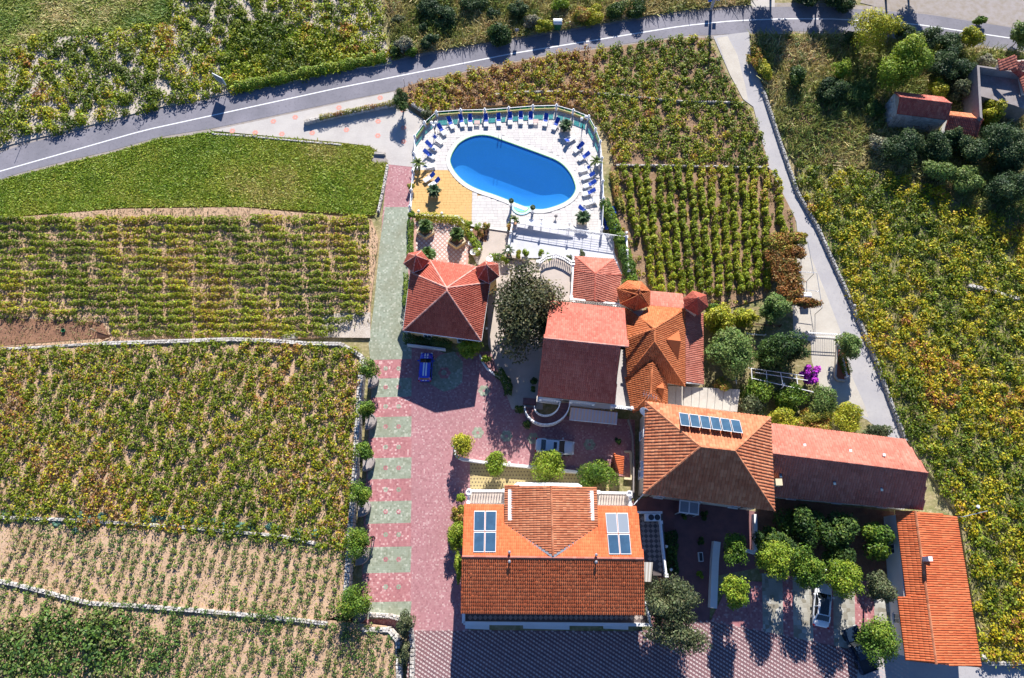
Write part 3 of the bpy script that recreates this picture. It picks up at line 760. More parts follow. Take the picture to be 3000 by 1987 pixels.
sp = empty('swimming_pool', (pc.x, pc.y, 0), 'long oval swimming pool of blue water with a small round bay', 'swimming pool')
mb = MB()
for i in range(n):
    a, b = pw[i], pw[(i + 1) % n]
    mb.face([(a.x, a.y, DZ), (b.x, b.y, DZ), (b.x, b.y, -1.5), (a.x, a.y, -1.5)])
rings = [(1.0 - .55 * t, 1.0 - .72 * t, -1.35 - 1.35 * (3 * t * t - 2 * t * t * t)) for t in [i / 9 for i in range(10)]]
ax = Vector((math.cos(-.36), math.sin(-.36))); ay = Vector((-ax.y, ax.x))
def pring(k):
    a, b_, z = rings[k]
    return [(pc + ax * (p - pc).dot(ax) * a + ay * (p - pc).dot(ay) * b_, z) for p in pw]
for k in range(9):
    A_, B_ = pring(k), pring(k + 1)
    for i in range(n):
        j = (i + 1) % n; mb.face([(A_[i][0].x, A_[i][0].y, A_[i][1]), (A_[j][0].x, A_[j][0].y, A_[j][1]), (B_[j][0].x, B_[j][0].y, B_[j][1]), (B_[i][0].x, B_[i][0].y, B_[i][1])])
mb.face([(p.x, p.y, z) for p, z in pring(9)])
bs = mb.build('basin', M['basin'], sp); bs.data.polygons.foreach_set('use_smooth', [True] * len(bs.data.polygons))
pw2 = [pc + (p - pc) * 1.004 for p in pw]
mb = MB(); mb.prism(pw2, -3.2, DZ - .14); wt = mb.build('pool_water', M['water'], sp)
N_, L_ = nt(M['water']); va = N_.new('ShaderNodeVolumeAbsorption'); va.inputs['Color'].default_value = (.05, .60, .93, 1); va.inputs['Density'].default_value = .22; L_.new(va.outputs[0], N_['Material Output'].inputs['Volume'])
t = N_.new('ShaderNodeTexNoise'); t.inputs['Scale'].default_value = 2.5; b_ = N_.new('ShaderNodeBump'); b_.inputs['Strength'].default_value = .12; b_.inputs['Distance'].default_value = .03
L_.new(N_.new('ShaderNodeNewGeometry').outputs['Position'], t.inputs['Vector']); L_.new(t.outputs['Fac'], b_.inputs['Height']); L_.new(b_.outputs[0], [x for x in N_ if x.type == 'BSDF_GLOSSY'][0].inputs['Normal'])
mb = MB()
for i in range(n):
    a, b, c, d = pw[i], pw[(i + 1) % n], ringo[(i + 1) % n], ringo[i]
    z0, z1 = DZ - .1, DZ + .05
    mb.add([(a.x, a.y, z1), (b.x, b.y, z1), (c.x, c.y, z1), (d.x, d.y, z1), (c.x, c.y, z0), (d.x, d.y, z0), (a.x, a.y, z0), (b.x, b.y, z0)], [(0, 1, 2, 3), (3, 2, 4, 5), (1, 0, 6, 7)])
ringo_n = ringo
mb.build('coping', M['coping'], sp)
lm = [Vector(p) for p in inset(poolo, .05)]; lm2 = [Vector(p) for p in inset(poolo, .0)]
mb = MB()
for i in range(n):
    a, b = lm[i], lm[(i + 1) % n]; mb.beam((a.x, a.y, DZ - .05), (b.x, b.y, DZ - .05), .07, .18)
mb.build('edge_tile', M['lime'], sp)
# round bay on the near side
bc = A('C1', 1222, 1010, DZ); mb = MB(); k = 14
o1 = [Vector((bc.x + 1.42 * math.cos(t), bc.y + 1.35 * math.sin(t))) for t in [math.pi + math.pi * i / k for i in range(k + 1)]]
o2 = [Vector((bc.x + 1.12 * math.cos(t), bc.y + 1.05 * math.sin(t))) for t in [math.pi + math.pi * i / k for i in range(k + 1)]]
for i in range(k):
    mb.add([(o2[i].x, o2[i].y, DZ + .1), (o2[i + 1].x, o2[i + 1].y, DZ + .1), (o1[i + 1].x, o1[i + 1].y, DZ + .1), (o1[i].x, o1[i].y, DZ + .1), (o1[i + 1].x, o1[i + 1].y, 0), (o1[i].x, o1[i].y, 0)], [(0, 1, 2, 3), (3, 2, 4, 5)])
mb.build('bay_rim', mat('pale_blue_rim', (.45, .68, .78), .5), sp)
mb = MB(); mb.face([(p.x, p.y, DZ + .03) for p in o2]); mb.build('bay_basin', mat('bay_tile', (.16, .50, .80), .4), sp)
mb = MB(); 
for i in range(3, k - 2): mb.beam((o2[i].x, o2[i].y + .16, DZ + .05), (o2[i + 1].x, o2[i + 1].y + .16, DZ + .05), .18, .03)
mb.build('bay_step', M['lime'], sp)
# steel ladder on the far edge
lp = A('C1', 1042, 450, DZ); mb = MB()
for s in (-.25, .25):
    mb.tube([lp + Vector((s, .5, 0)), lp + Vector((s, .45, .7)), lp + Vector((s, .15, .8)), lp + Vector((s, -.1, .6)), lp + Vector((s, -.12, -.6))], .03, 5)
for z in (-.1, -.35): mb.beam(lp + Vector((-.25, -.12, z)), lp + Vector((.25, -.12, z)), .07, .04)
tag(mb.build('pool_ladder', M['metal'], None, lp), 'small steel ladder hooked over the far rim of the pool', 'pool ladder')

# ------------------------------------------------------------------ fence of glass panels and white pillars round the deck
fence = empty('pool_fence', A('C1', 1113, 223, DZ), 'white pillared fence with green glass panels round the pool deck', 'fence')
PIL = MB().lathe((0, 0, 0), [(.2, 0), (.2, .25), (.15, .3), (.17, .95), (.21, 1.0), (.21, 1.08), (.06, 1.12)], 8).mesh('pillar', M['white'])
GLB = MB().ball((0, 0, 1.24), .145, 10).mesh('ball_lamp', M['globe'])
fpts = PL('C1', [(295, 1040), (306, 905), (318, 745), (330, 600), (334, 460), (416, 345), (514, 258), (715, 243), (915, 240), (1113, 226), (1314, 210), (1510, 205), (1648, 245), (1776, 296), (1833, 400), (1871, 503), (1885, 640), (1892, 830), (1899, 975), (1888, 1215)], DZ)
fpts = [Vector(p) for p in fpts]
for i, p in enumerate(fpts):
    pl = link('pillar', PIL, fence, p - WLOC[fence.name])
    link('ball_lamp', GLB, pl)
for i, (a, b) in enumerate(zip(fpts[:-1], fpts[1:])):
    d = (b - a).normalized(); a2, b2 = a + d * .22, b - d * .22
    glass = 4 <= i <= 14
    ph = .42 if glass else .30
    MB().beam(a2 + Vector((0, 0, ph / 2)), b2 + Vector((0, 0, ph / 2)), .22, ph).build('plinth', M['wally' if glass else 'wallw'], fence)
    mb = MB(); mb.tube([a2 + Vector((0, 0, 1.0)), b2 + Vector((0, 0, 1.0))], .05, 6); 
    if not glass: mb.tube([a2 + Vector((0, 0, .65)), b2 + Vector((0, 0, .65))], .035, 6)
    mid = (a2 + b2) / 2
    for q in (a2 + d * .05, mid, b2 - d * .05): mb.tube([q + Vector((0, 0, ph)), q + Vector((0, 0, 1.0))], .022, 5)
    mb.build('rail', M['white'], fence)
    if glass:
        for s, e in ((a2 + d * .1, mid - d * .05), (mid + d * .05, b2 - d * .1)):
            MB().beam(s + Vector((0, 0, .70)), e + Vector((0, 0, .70)), .02, .48).build('glass_panel', M['fglass'], fence)

# ------------------------------------------------------------------ loungers
def make_lounger(kind):
    r = empty('sun_lounger', (0, 0, 0))
    r['category'] = 'sun lounger'
    L = 1.85
    mb = MB()                                         # +x is the head end, origin in the middle on the ground
    for s in (-1, 1): mb.beam((-L / 2, s * .3, .3), (.25, s * .3, .3), .05, .07)
    mb.beam((-L / 2, -.3, .3), (-L / 2, .3, .3), .06, .07)
    for i in range(9): mb.beam((-L / 2 + .1 + i * .13, -.28, .31), (-L / 2 + .1 + i * .13, .28, .31), .09, .03)
    mb.build('seat', M['white'], r)
    up = kind != 'flat'
    hx, hz = (.82, .78) if up else (.95, .40)
    mb = MB()
    for s in (-1, 1): mb.beam((.22, s * .3, .32), (hx, s * .3, hz), .05, .06)
    for i in range(7):
        t = (i + .5) / 7; mb.beam((.22 + (hx - .22) * t, -.28, .32 + (hz - .32) * t), (.22 + (hx - .22) * t, .28, .32 + (hz - .32) * t), .08, .03)
    mb.build('backrest', M['white'], r)
    for sx in (-.75, .15):
        for s in (-1, 1): MB().beam((sx, s * .29, 0), (sx + .06, s * .29, .3), .06, .05).build('leg', M['white'], r)
    for s in (-1, 1):
        MB().tube([(.42, s * .36, .02), (.40, s * .36, .52), (.0, s * .37, .54), (-.18, s * .36, .30)], .028, 5).build('armrest', M['white'], r)
    if kind in ('blue', 'half'):
        mb = MB(); mb.slab([(.16, -.27, .385), (.16, .27, .385), (hx + .02, .27, hz + .075), (hx + .02, -.27, hz + .075)], .06)
        mb.slab([(.17, -.27, .385), (-.2, -.27, .385), (-.2, .27, .385), (.17, .27, .385)], .06) if kind == 'blue' else None
        mb.build('cushion', M['blue'], r)
        mb = MB(); x0 = -.19 if kind == 'blue' else .15
        mb.slab([(-.88, -.26, .36), (x0 - .02, -.26, .36), (x0 - .02, .26, .36), (-.88, .26, .36)], .03); mb.build('seat_pad', M['palefabric'], r)
    else:
        mb = MB(); mb.slab([(.26, -.2, .40), (.26, .2, .40), (.62, .2, .40 + (hz - .32) * .6), (.62, -.2, .40 + (hz - .32) * .6)], .04)
        mb.build('cushion', M['blue' if kind == 'white' else 'palefabric'], r)
    return r
PROTO = {}
ordn = ['first', 'second', 'third', 'fourth', 'fifth', 'sixth', 'seventh', 'eighth', 'ninth', 'tenth']
LG = [  # head, foot, kind, label
    ((605, 268), (652, 362), 'blue', 'blue-backed white lounger turned at a slant, first along the north glass fence'),
    ((706, 254), (730, 342), 'blue', 'blue-backed white lounger, second along the north fence, nearest the slanted one'),
    ((790, 250), (793, 342), 'blue', 'blue-backed white lounger beside the pink side table at the north fence'),
    ((921, 245), (925, 342), 'blue', 'blue-backed white lounger just past the pink side table at the north fence'),
    ((1028, 242), (1031, 337), 'blue', 'blue-backed white lounger, fifth along the north glass fence'),
    ((1124, 232), (1126, 324), 'blue', 'blue-backed white lounger, sixth along the north glass fence'),
    ((1214, 230), (1214, 318), 'blue', 'blue-backed white lounger, seventh along the north glass fence'),
    ((1296, 231), (1298, 322), 'blue', 'blue-backed white lounger just before the reddish table at the north fence'),
    ((1430, 242), (1412, 343), 'blue', 'blue-backed white lounger standing alone past the reddish table, north fence'),
    ((1528, 284), (1487, 364), 'blue', 'blue-backed white lounger tilted towards the planter in the north-east corner'),
    ((520, 328), (584, 414), 'blue', 'blue-backed lounger beside the left three-globe lamp post'),
    ((488, 428), (545, 470), 'white', 'white lounger with one small blue cushion, just below the left lamp post'),
    ((426, 480), (502, 532), 'blue', 'blue-backed lounger at the west side, between two others, upper one'),
    ((408, 552), (486, 602), 'blue', 'blue-backed lounger at the west side next to the potted palm'),
    ((402, 682), (482, 668), 'white', 'white lounger right above the ochre paving by the potted palm'),
    ((492, 744), (412, 796), 'half', 'upper of two loungers on the ochre paving'),
    ((530, 790), (460, 838), 'half', 'lower lounger on the ochre paving, close to the sago palm planter'),
    ((1588, 472), (1660, 432), 'half', 'single lounger below the corner planter beside the east lamp post'),
    ((1738, 486), (1660, 552), 'blue', 'topmost blue-backed lounger of the east row'),
    ((1786, 572), (1700, 618), 'blue', 'second blue-backed lounger of the east row, above the palm in a white pot'),
    ((1796, 684), (1718, 708), 'white', 'white lounger of the east row beside the palm in a white pot'),
    ((1826, 742), (1735, 775), 'half', 'lounger of the east row just below the white one with bare frame'),
    ((1836, 808), (1750, 842), 'blue', 'middle of three close blue-backed loungers in the east row'),
    ((1830, 880), (1742, 908), 'blue', 'last blue-backed lounger of the east row before the all-white one'),
    ((1842, 958), (1758, 985), 'flat', 'all-white lounger with no cushion near the south-east planter'),
    ((1710, 1026), (1775, 1062), 'blue', 'lounger half hidden behind the south-east sago palm planter'),
]
for h_, f_, kind, lab in LG:
    a, b = A('C1', *h_, DZ + .4), A('C1', *f_, DZ + .3)
    d = a - b; c = (a + b) / 2; rz = math.atan2(d.y, d.x)
    if kind not in PROTO:
        PROTO[kind] = make_lounger(kind); o = PROTO[kind]; o.location = (c.x, c.y, DZ); o.rotation_euler = (0, 0, rz); o['label'] = lab
    else: o = dup(PROTO[kind], (c.x, c.y, DZ), rz, lab)
    o['group'] = 'sun loungers round the pool'
for (x, y), lab in (((850, 322), 'low pinkish slatted side table between loungers at the north fence'), ((1337, 312), 'low reddish slatted side table farther along the north fence')):
    p = A('C1', x, y, DZ); r = empty('side_table', p, lab, 'side table', 'side tables by the loungers')
    mb = MB()
    for i in range(5): mb.box(p + Vector((-.32 + i * .16, 0, .4)), (.13, .6, .03))
    mb.build('table_top', mat('pink_plastic', (.55, .36, .33), .6) if 'pinkish' in lab else bpy.data.materials['pink_plastic'], r)
    for sx in (-.3, .3):
        for sy in (-.25, .25): MB().beam(p + Vector((sx, sy, 0)), p + Vector((sx, sy, .385)), .05, .05).build('leg', M['white'], r)

# ------------------------------------------------------------------ lamps
def globe_lamp(px, py, lab, h=1.5, crop='F', z0=0.0, r=.19):
    p = A(crop, px, py, z0 + h); p.z = z0
    o = empty('globe_lamp', p, lab, 'lamp', 'garden globe lamps')
    MB().tube([p, p + Vector((0, 0, h - r * .8))], [.05, .035], 6).build('post', M['iron'], o)
    MB().ball(p + Vector((0, 0, h)), r, 10).build('globe', M['globe'], o)
for x, y, h, z, lab in [(1226, 619, 1.0, 0, 'white globe lamp at the west end of the clipped hedge'), (1294, 625, 1.0, 0, 'white globe lamp in the middle of the clipped hedge'),
                  (1381, 675, 1.3, 0, 'white globe lamp on the slanting hedge by the brown flower bed'), (1404, 731, 1.2, 0, 'white globe lamp at the hedge end above the stone pots'),
                  (1437, 751, 1.2, 0, 'white globe lamp beside the ivy mound by the tower house'), (1496, 680, 1.6, 0, 'white globe lamp at the corner of the blue-shaded terrace edge'),
                  (1505, 630, 1.6, 0, 'white globe lamp beside the potted palm north of the terrace'), (1587, 642, 1.7, 0, 'white globe lamp on the terrace railing, nearest the pool bay'),
                  (1669, 655, 1.7, 0, 'white globe lamp on the terrace railing, middle one'), (1836, 682, 1.8, 0, 'white globe lamp at the east corner of the terrace'),
                  (1838, 734, 1.8, 0, 'white globe lamp on the east side wall of the terrace'), (1425, 962, 1.4, 0, 'white globe lamp by the tower house corner under the big tree'),
                  (1492, 1357, 1.2, 0, 'white globe lamp on the curved white wall'), (1328, 1307, 1.2, 0, 'white globe lamp beside the yellow shrub on the wall end'),
                  (1952, 1601, 1.4, 0, 'white globe lamp near the lower end of the shaded planting bed'), (1966, 1669, 1.4, 0, 'blue-tinged globe lamp beside the olive tree'),
                  (2296, 1126, 1.8, 0, 'white globe lamp under the white pergola frame'), (2417, 1670, 3.0, 0, 'white globe lamp between the round trees of the car park')]:
    globe_lamp(x, y, lab, h, z0=z)
def tri_lamp(px, py, lab, n3):
    p = W(px, py, DZ); o = empty('lamp_post', p, lab, 'lamp post', 'globe lamp posts on the pool deck')
    h = 2.1
    MB().lathe(p, [(.1, 0), (.09, .35), (.045, .45), (.04, h)], 8).build('pole', M['iron'], o)
    for k in range(n3):
        a = k * 2 * math.pi / n3 + .5; q = p + Vector((math.cos(a) * .34, math.sin(a) * .34, h))
        arm = MB().tube([p + Vector((0, 0, h - .2)), (p + q) / 2 + Vector((0, 0, -.02 + h / 2 - .0)) if False else p.lerp(q, .6) + Vector((0, 0, -.1)), q], .025, 5)
        arm.build('arm', M['iron'], o)
        MB().ball(q + Vector((0, 0, .2)), .24, 12).build('globe', M['globe'], o)
tri_lamp(1275, 391, 'lamp post with three white globes in the north-west deck corner', 3)
tri_lamp(1706, 374, 'lamp post with two white globes in the north-east deck corner', 2)

# ------------------------------------------------------------------ sunken terrace with the white railing
TP = PL('C1', [(1142, 1150), (1180, 1122), (1480, 1175), (1890, 1236), (2090, 1268), (2100, 1330), (2108, 1580), (1640, 1580), (1620, 1450), (1110, 1440)])
sheet('terrace', TP, .034, M['greypave'])
rl = PL('C1', [(1182, 1160), (1480, 1210), (1880, 1270), (2085, 1300)], DZ)
rail = empty('terrace_railing', rl[0], 'white metal railing with five bars along the north side of the terrace', 'railing')
P = [Vector(p) for p in rl]; tot = sum((b - a).length for a, b in zip(P[:-1], P[1:])); rs = resample(P, 14)
mb = MB()
for k in range(6):
    z = DZ + .15 + k * .21
    for a, b in zip(P[:-1], P[1:]): mb.tube([a + Vector((0, 0, z - DZ)), b + Vector((0, 0, z - DZ))], .016 if k < 5 else .055, 5)
mb.build('bar', M['white'], rail)
for q in rs: MB().tube([(q.x, q.y, 0), (q.x, q.y, DZ + 1.2)], .026, 5).build('post', M['white'], rail)
wl_ = PL('C1', [(1180, 1118), (1478, 1166), (1480, 1200), (1170, 1152)], .9)
aw = MB(); aw.slab([(p.x, p.y, 0.8) for p in PL('C1', [(1194, 1100), (1480, 1152), (1660, 1186), (1662, 1200), (1476, 1196), (1180, 1152)], 0.8)], .1)
tag(aw.build('rolled_awning', M['white'], None, PL('C1', [(1180, 1118)], 1.5)[0]), 'white rolled awning lying along the terrace railing', 'awning')
# side walls of the terrace
for pts, lab in (([(1145, 1160), (1120, 1300), (1105, 1400)], 'low white wall with a blue shadow on the west side of the terrace'), ([(2090, 1290), (2098, 1440), (2108, 1570)], 'low white wall on the east side of the terrace beside the vines')):
    q = PL('C1', pts, .5); r = empty('terrace_wall', (q[0].x, q[0].y, 0), lab, 'wall', 'side walls of the terrace'); mb = MB()
    for a, b in zip(q[:-1], q[1:]): mb.beam((a.x, a.y, .35), (b.x, b.y, .35), .3, .7)
    mb.build('wall_body', M['wallw'], r); balustrade(r, [(q[0].x, q[0].y), (q[-1].x, q[-1].y)], .7, .6, .3, True)
# stone planters with sago palms, pots
def spikes(c, n, L, w, droop, up=(.25, 1.0), col=(.05, .10, .03)):
    """arching fronds of narrow leaflets"""
    V, Cc = [], []
    for i in range(n):
        a = i * 2.399 + random.random() * .4; el = random.uniform(*up); LL = L * random.uniform(.8, 1.1)
        d = Vector((math.cos(a) * math.cos(el), math.sin(a) * math.cos(el), math.sin(el))); s = Vector((-math.sin(a), math.cos(a), 0))
        k = 7; pts = []
        for j in range(k + 1):
            t = j / k; pts.append(c + d * LL * t + Vector((0, 0, -droop * LL * t * t)))
        for j in range(k):
            ww = w * (1 - .75 * abs(j / k - .35)); p, q = pts[j], pts[j + 1]; mid = Vector((0, 0, -.25 * ww))
            for sg in (-1, 1):
                V += [p, q, q + (q - p) * .9 + s * sg * ww + mid, p + (q - p) * .5 + s * sg * ww + mid]
                Cc.append(col)
    V = np.array([tuple(v) for v in V]); Cc = jitcol(np.array(Cc, float), .2)
    return V, np.arange(len(V)).reshape(-1, 4), Cc
def frond_plant(name, cat, px, py, hc, lab, n, L, w, droop, z0, trunk=.12, col=(.05, .10, .03), up=(.15, 1.1), group=None):
    p = W(px, py, z0 + hc); base = Vector((p.x, p.y, z0)); r = empty(name, base, lab, cat, group)
    MB().tube([base, base + Vector((0, 0, hc))], [trunk * 1.2, trunk], 7).build('trunk', M['bark'], r)
    V, Fq, Cc = spikes(Vector((0, 0, hc)), n, L, w, droop, up, col)
    link('fronds', arr_mesh('fronds', V, Fq, LEAF, col=Cc), r)
    return base
def box_planter(px, py, sx, sy, h, lab, m='cream', z0=DZ, rz=0):
    p = W(px, py, z0); r = empty('planter', p, lab, 'planter', 'stone planters'); mb = MB()
    for s in (-1, 1):
        R = Matrix.Rotation(rz, 3, 'Z')
        mb.box(p + R @ Vector((0, s * (sy / 2 - .06), h / 2)), (sx, .12, h), rz); mb.box(p + R @ Vector((s * (sx / 2 - .06), 0, h / 2)), (.12, sy - .24, h), rz)
    mb.build('planter_wall', M[m], r); MB().box(p + Vector((0, 0, h - .1)), (sx - .24, sy - .24, .1), rz).build('earth', M['brownsoil'], r)
for (x, y), (pxx, pyy), lab in [((1656, 377), (1659, 366), 'the north-east corner of the deck'), ((1271, 570), (1271, 558), 'the ochre paving'), ((1705, 647), (1709, 634), 'the south-east corner of the deck')]:
    box_planter(x, y, 1.3, 1.1, .55, 'cream stone planter holding a sago palm on ' + lab)
    frond_plant('sago_palm', 'palm', pxx, pyy, .95, 'dark green sago palm in the planter on ' + lab, 46, 1.05, .17, .35, DZ + .0, .16, (.045, .085, .03), group='sago palms')
def pot(px, py, r_, h, lab, m='white', z0=0.0):
    p = W(px, py, z0); o = empty('plant_pot', p, lab, 'pot', 'plant pots'); MB().lathe(p, [(r_ * .65, 0), (r_ * .8, h * .3), (r_, h * .9), (r_ * 1.12, h), (r_ * .95, h), (r_ * .9, h * .88)], 12).build('pot_body', M[m], o)
    MB().lathe(p, [(r_ * .88, h * .8), (r_ * .88, h * .86)], 12).build('earth', M['brownsoil'], o); return p
for x, y, rr, m, lab, n, L, col in [(1226, 491, .42, 'white', 'west fence, above the ochre paving', 16, 1.25, (.11, .15, .035)), (1748, 484, .42, 'white', 'east fence, behind the white lounger', 16, 1.15, (.11, .15, .04)),
                            (1508, 656, .36, 'pot', 'north-west corner of the grey terrace', 14, 1.0, (.12, .15, .05)), (1490, 746, .36, 'pot', 'south-west corner of the grey terrace', 16, 1.15, (.09, .12, .06)), (1822, 703, .36, 'pot', 'north-east corner of the grey terrace', 14, .9, (.10, .15, .04))]:
    z = DZ if m == 'white' else 0.03
    pot(x, y, rr, .6, ('white round pot' if m == 'white' else 'clay pot') + ' holding a palm at the ' + lab, m, z)
    frond_plant('potted_palm', 'palm', x - 1, y - 12, 1.1, 'small pale green palm growing in the pot at the ' + lab, n, L, .13, .55, z, .07, col, (.25, 1.3), 'small palms in pots')
def topiary(px, py, lab, z0):
    p = W(px, py, z0); o = empty('ball_shrub', p + Vector((0, 0, 1.05)), lab, 'shrub', 'clipped ball shrubs by the pool'); n_ = 420
    d = unit(RNG.normal(0, 1, (n_, 3))); c = d * (.36 * (.85 + .15 * RNG.random((n_, 1)))) + np.array([0, 0, .33])
    V, Fq = leaf_arrays(c, np.full(n_, .075), d + RNG.normal(0, .5, (n_, 3)))
    link('foliage', arr_mesh('foliage', V, Fq, LEAF, col=jitcol(np.tile(np.array([[.10, .16, .06]]), (n_, 1)))), o)
    q = empty('pedestal', p, lab.replace('clipped ball shrub', 'white pedestal under the ball shrub'), 'pedestal', 'white pedestals by the pool bay')
    MB().lathe(p, [(.24, 0), (.24, .1), (.16, .16), (.16, .85), (.25, .95), (.25, 1.05)], 8).build('column', M['white'], q)
topiary(1498, 603, 'clipped ball shrub at the left of the pool bay', DZ); topiary(1560, 622, 'clipped ball shrub at the right of the pool bay', DZ)
p = W(1628, 638, DZ); o = empty('parasol_base', p, 'dark round ball on a short stand on the white deck', 'garden ball'); MB().ball(p + Vector((0, 0, .5)), .24, 10).build('ball', M['oldconc'], o); MB().tube([p, p + Vector((0, 0, .3))], .05, 6).build('stand', M['iron'], o)
# ------------------------------------------------------------------ buildings
def walls(parent, poly, z0, z1, m, name='wall'):
    mb = MB(); n = len(poly)
    for i in range(n):
        a, b = poly[i], poly[(i + 1) % n]
        mb.add([(a[0], a[1], z0), (b[0], b[1], z0), (b[0], b[1], z1), (a[0], a[1], z1)], [(0, 1, 2, 3)])
    mb.face([(p[0], p[1], z1) for p in poly])
    return mb.build(name, m, parent)
def gutter(parent, pts, m='white', r=.1):
    mb = MB()
    for a, b in zip(pts[:-1], pts[1:]): mb.tube([Vector(a) - Vector((0, 0, .1)), Vector(b) - Vector((0, 0, .1))], r, 6)
    return mb.build('gutter', M[m], parent)
# --- square house with two corner turrets
h = 4.3; E = PL('C2', [(470, 125), (880, 185), (990, 318), (915, 825), (240, 735), (305, 232)], h); ap = A('C2', 616, 366, 7.9); ap2 = A('C2', 620, 393, 7.9)
c = sum(E, Vector()) / 6
t1 = empty('turret_house', (c.x, c.y, 0), 'square yellow house with red hipped roof and two small corner turrets', 'house')
m = M['t_red']
for P in ((E[0], ap, E[1]), (E[1], ap, E[2]), (E[2], ap, ap2, E[3]), (E[3], ap2, E[4]), (E[4], ap2, ap, E[5]), (E[5], ap, E[0])): roof_plane(P, t1, m)
for P in ((E[0], ap), (E[1], ap), (E[2], ap), (E[3], ap2), (E[4], ap2), (E[5], ap), (ap, ap2)): ridge(P, t1, M['t_ridge'])
gutter(t1, E + [E[0]])
wp = inset(E, .55); walls(t1, wp, 0, h - .05, M['wally']); facade(t1, wp, 0, h, 3.0)
for pts, a_ in (([(245, 155), (285, 70), (395, 47), (465, 130), (405, 200), (325, 230)], (350, 88)), ([(873, 190), (957, 135), (1062, 160), (1070, 265), (985, 325), (892, 280)], (965, 170))):
    hh = 5.1; Q = PL('C2', pts, hh); q = A('C2', *a_, 7.0)
    for i in range(6): roof_plane((Q[i], q, Q[(i + 1) % 6]), t1, m, .2, .34)
    for i in range(6): ridge((Q[i], q), t1, M['t_ridge'], .08)
    gutter(t1, Q + [Q[0]], r=.06); walls(t1, inset(Q, .35), 0, hh - .05, M['wally'], 'turret_wall')
    MB().lathe(q, [(.09, 0), (.07, .15), (.02, .45)], 6).build('finial', M['metal'], t1)

# --- tall villa with a gabled roof
h = 5.6; hr = 9.7
NW, NE, SE, SW = A('C3', 335, 480, h), A('C3', 975, 545, h), A('C3', 885, 1368, h), A('C3', 225, 1300, h)
rW, rE, rE2 = A('C3', 280, 800, hr), A('C3', 1008, 875, hr), A('C3', 943, 868, hr)
c = (NW + NE + SE + SW) / 4
v = empty('villa', (c.x, c.y, 0), 'tall villa with a weathered red gabled roof beside the big dark tree', 'house')
m = M['t_villa']
roof_plane((NW, rW, rE, NE), v, m); roof_plane((SW, SE, rE2, rW), v, m); ridge((rW, rE), v, M['t_ridge'], .12)
wp = [(p.x, p.y) for p in inset((NW, NE, SE, SW), .45)]
walls(v, wp, 0, h - .1, M['wall'])
gb = MB()
for a, b, r_ in ((NW, SW, rW), (NE, SE, rE2)):
    d = (c - (a + b) / 2); d.z = 0; d.normalize(); k = d * .45
    gb.face([a + k - Vector((0, 0, .1)), b + k - Vector((0, 0, .1)), r_ + k - Vector((0, 0, .2))])
gb.build('gable', M['wall'], v)
facade(v, wp, 0, h, 3.0, 2); gutter(v, (SW, SE), 'brown')
MB().slab([p + Vector((0, 0, .0)) for p in PL('C3', [(245, 215), (330, 130), (400, 100), (470, 130), (515, 175), (505, 480), (300, 485)], 3.0)], .25).build('terrace_floor', M['beigepave'], v)
tpoly = PL('C3', [(245, 215), (330, 130), (400, 100), (470, 130), (515, 175), (505, 480), (300, 485)], 2.8); walls(v, [(p.x, p.y) for p in tpoly], 0, 2.7, M['wallw'], 'terrace_wall')
balustrade(v, PL('C3', [(222, 165), (300, 112), (380, 95), (450, 122), (526, 172)], 3.0), 3.0, 1.0, .26)
balustrade(v, PL('C3', [(526, 185), (518, 330), (508, 470)], 3.0), 3.0, 1.0, .28)
balustrade(v, PL('C3', [(512, 482), (720, 505), (935, 528)], 3.4), 3.4, .9, .28)
# concrete strip and balcony on the south and east side
MB().slab(PL('C3', [(945, 900), (975, 905), (1000, 1140), (1030, 1405), (870, 1385), (885, 1330)], 3.3), .3).build('roof_strip', M['concrete'], v)
balustrade(v, PL('C3', [(862, 1400), (1035, 1420)], 3.3), 3.3, .9, .25)
MB().slab(PL('C3', [(215, 1300), (890, 1372), (885, 1420), (500, 1385), (490, 1330), (400, 1320), (395, 1370), (212, 1352)], 3.0), .22).build('balcony_floor', M['wall'], v)
balustrade(v, PL('C3', [(245, 1335), (395, 1350)], 3.0), 3.0, .9, .25)
balustrade(v, PL('C3', [(510, 1358), (700, 1378)], 3.0), 3.0, .9, .27)
# curved outside stair
sc = A('D8', 535, 590, 1.5); ro = 2.75 ; ri = 1.45
st = empty('curved_staircase', (sc.x, sc.y, 0), 'half-round brown outside staircase with white balusters on the villa front', 'staircase')
ns = 17; a0, a1 = math.radians(178), math.radians(362)
def arcp(t, r, z): a = a0 + (a1 - a0) * t; return Vector((sc.x + r * math.cos(a), sc.y + r * .92 * math.sin(a), z))
for i in range(ns):
    t0, t1_ = i / ns, (i + 1) / ns; z = .25 + 2.75 * (i + 1) / ns
    mb = MB(); P = [arcp(t0, ri, z), arcp(t0, ro, z), arcp(t1_, ro, z), arcp(t1_, ri, z)]
    mb.slab(P, .3); mb.build('step', M['court'], st)
mb = MB()
for i in range(ns):
    z = .25 + 2.75 * (i + .5) / ns
    for r_ in (ri + .04, ro - .04):
        a, b = arcp(i / ns, r_, z - .25), arcp((i + 1) / ns, r_, z - .12); mb.beam(a, b, .1, .34)
mb.build('stringer', M['wallw'], st)
for r_ in (ri + .06, ro - .06):
    balustrade(st, [arcp(i / 16, r_, .3 + 2.75 * i / 16 + .12) for i in range(17)], 0, .85, .3, False, rw=.10)
MB().slab(PL('D8', [(85, 430), (345, 450), (325, 565), (80, 545)], .5), .5).build('landing', M['court'], st)
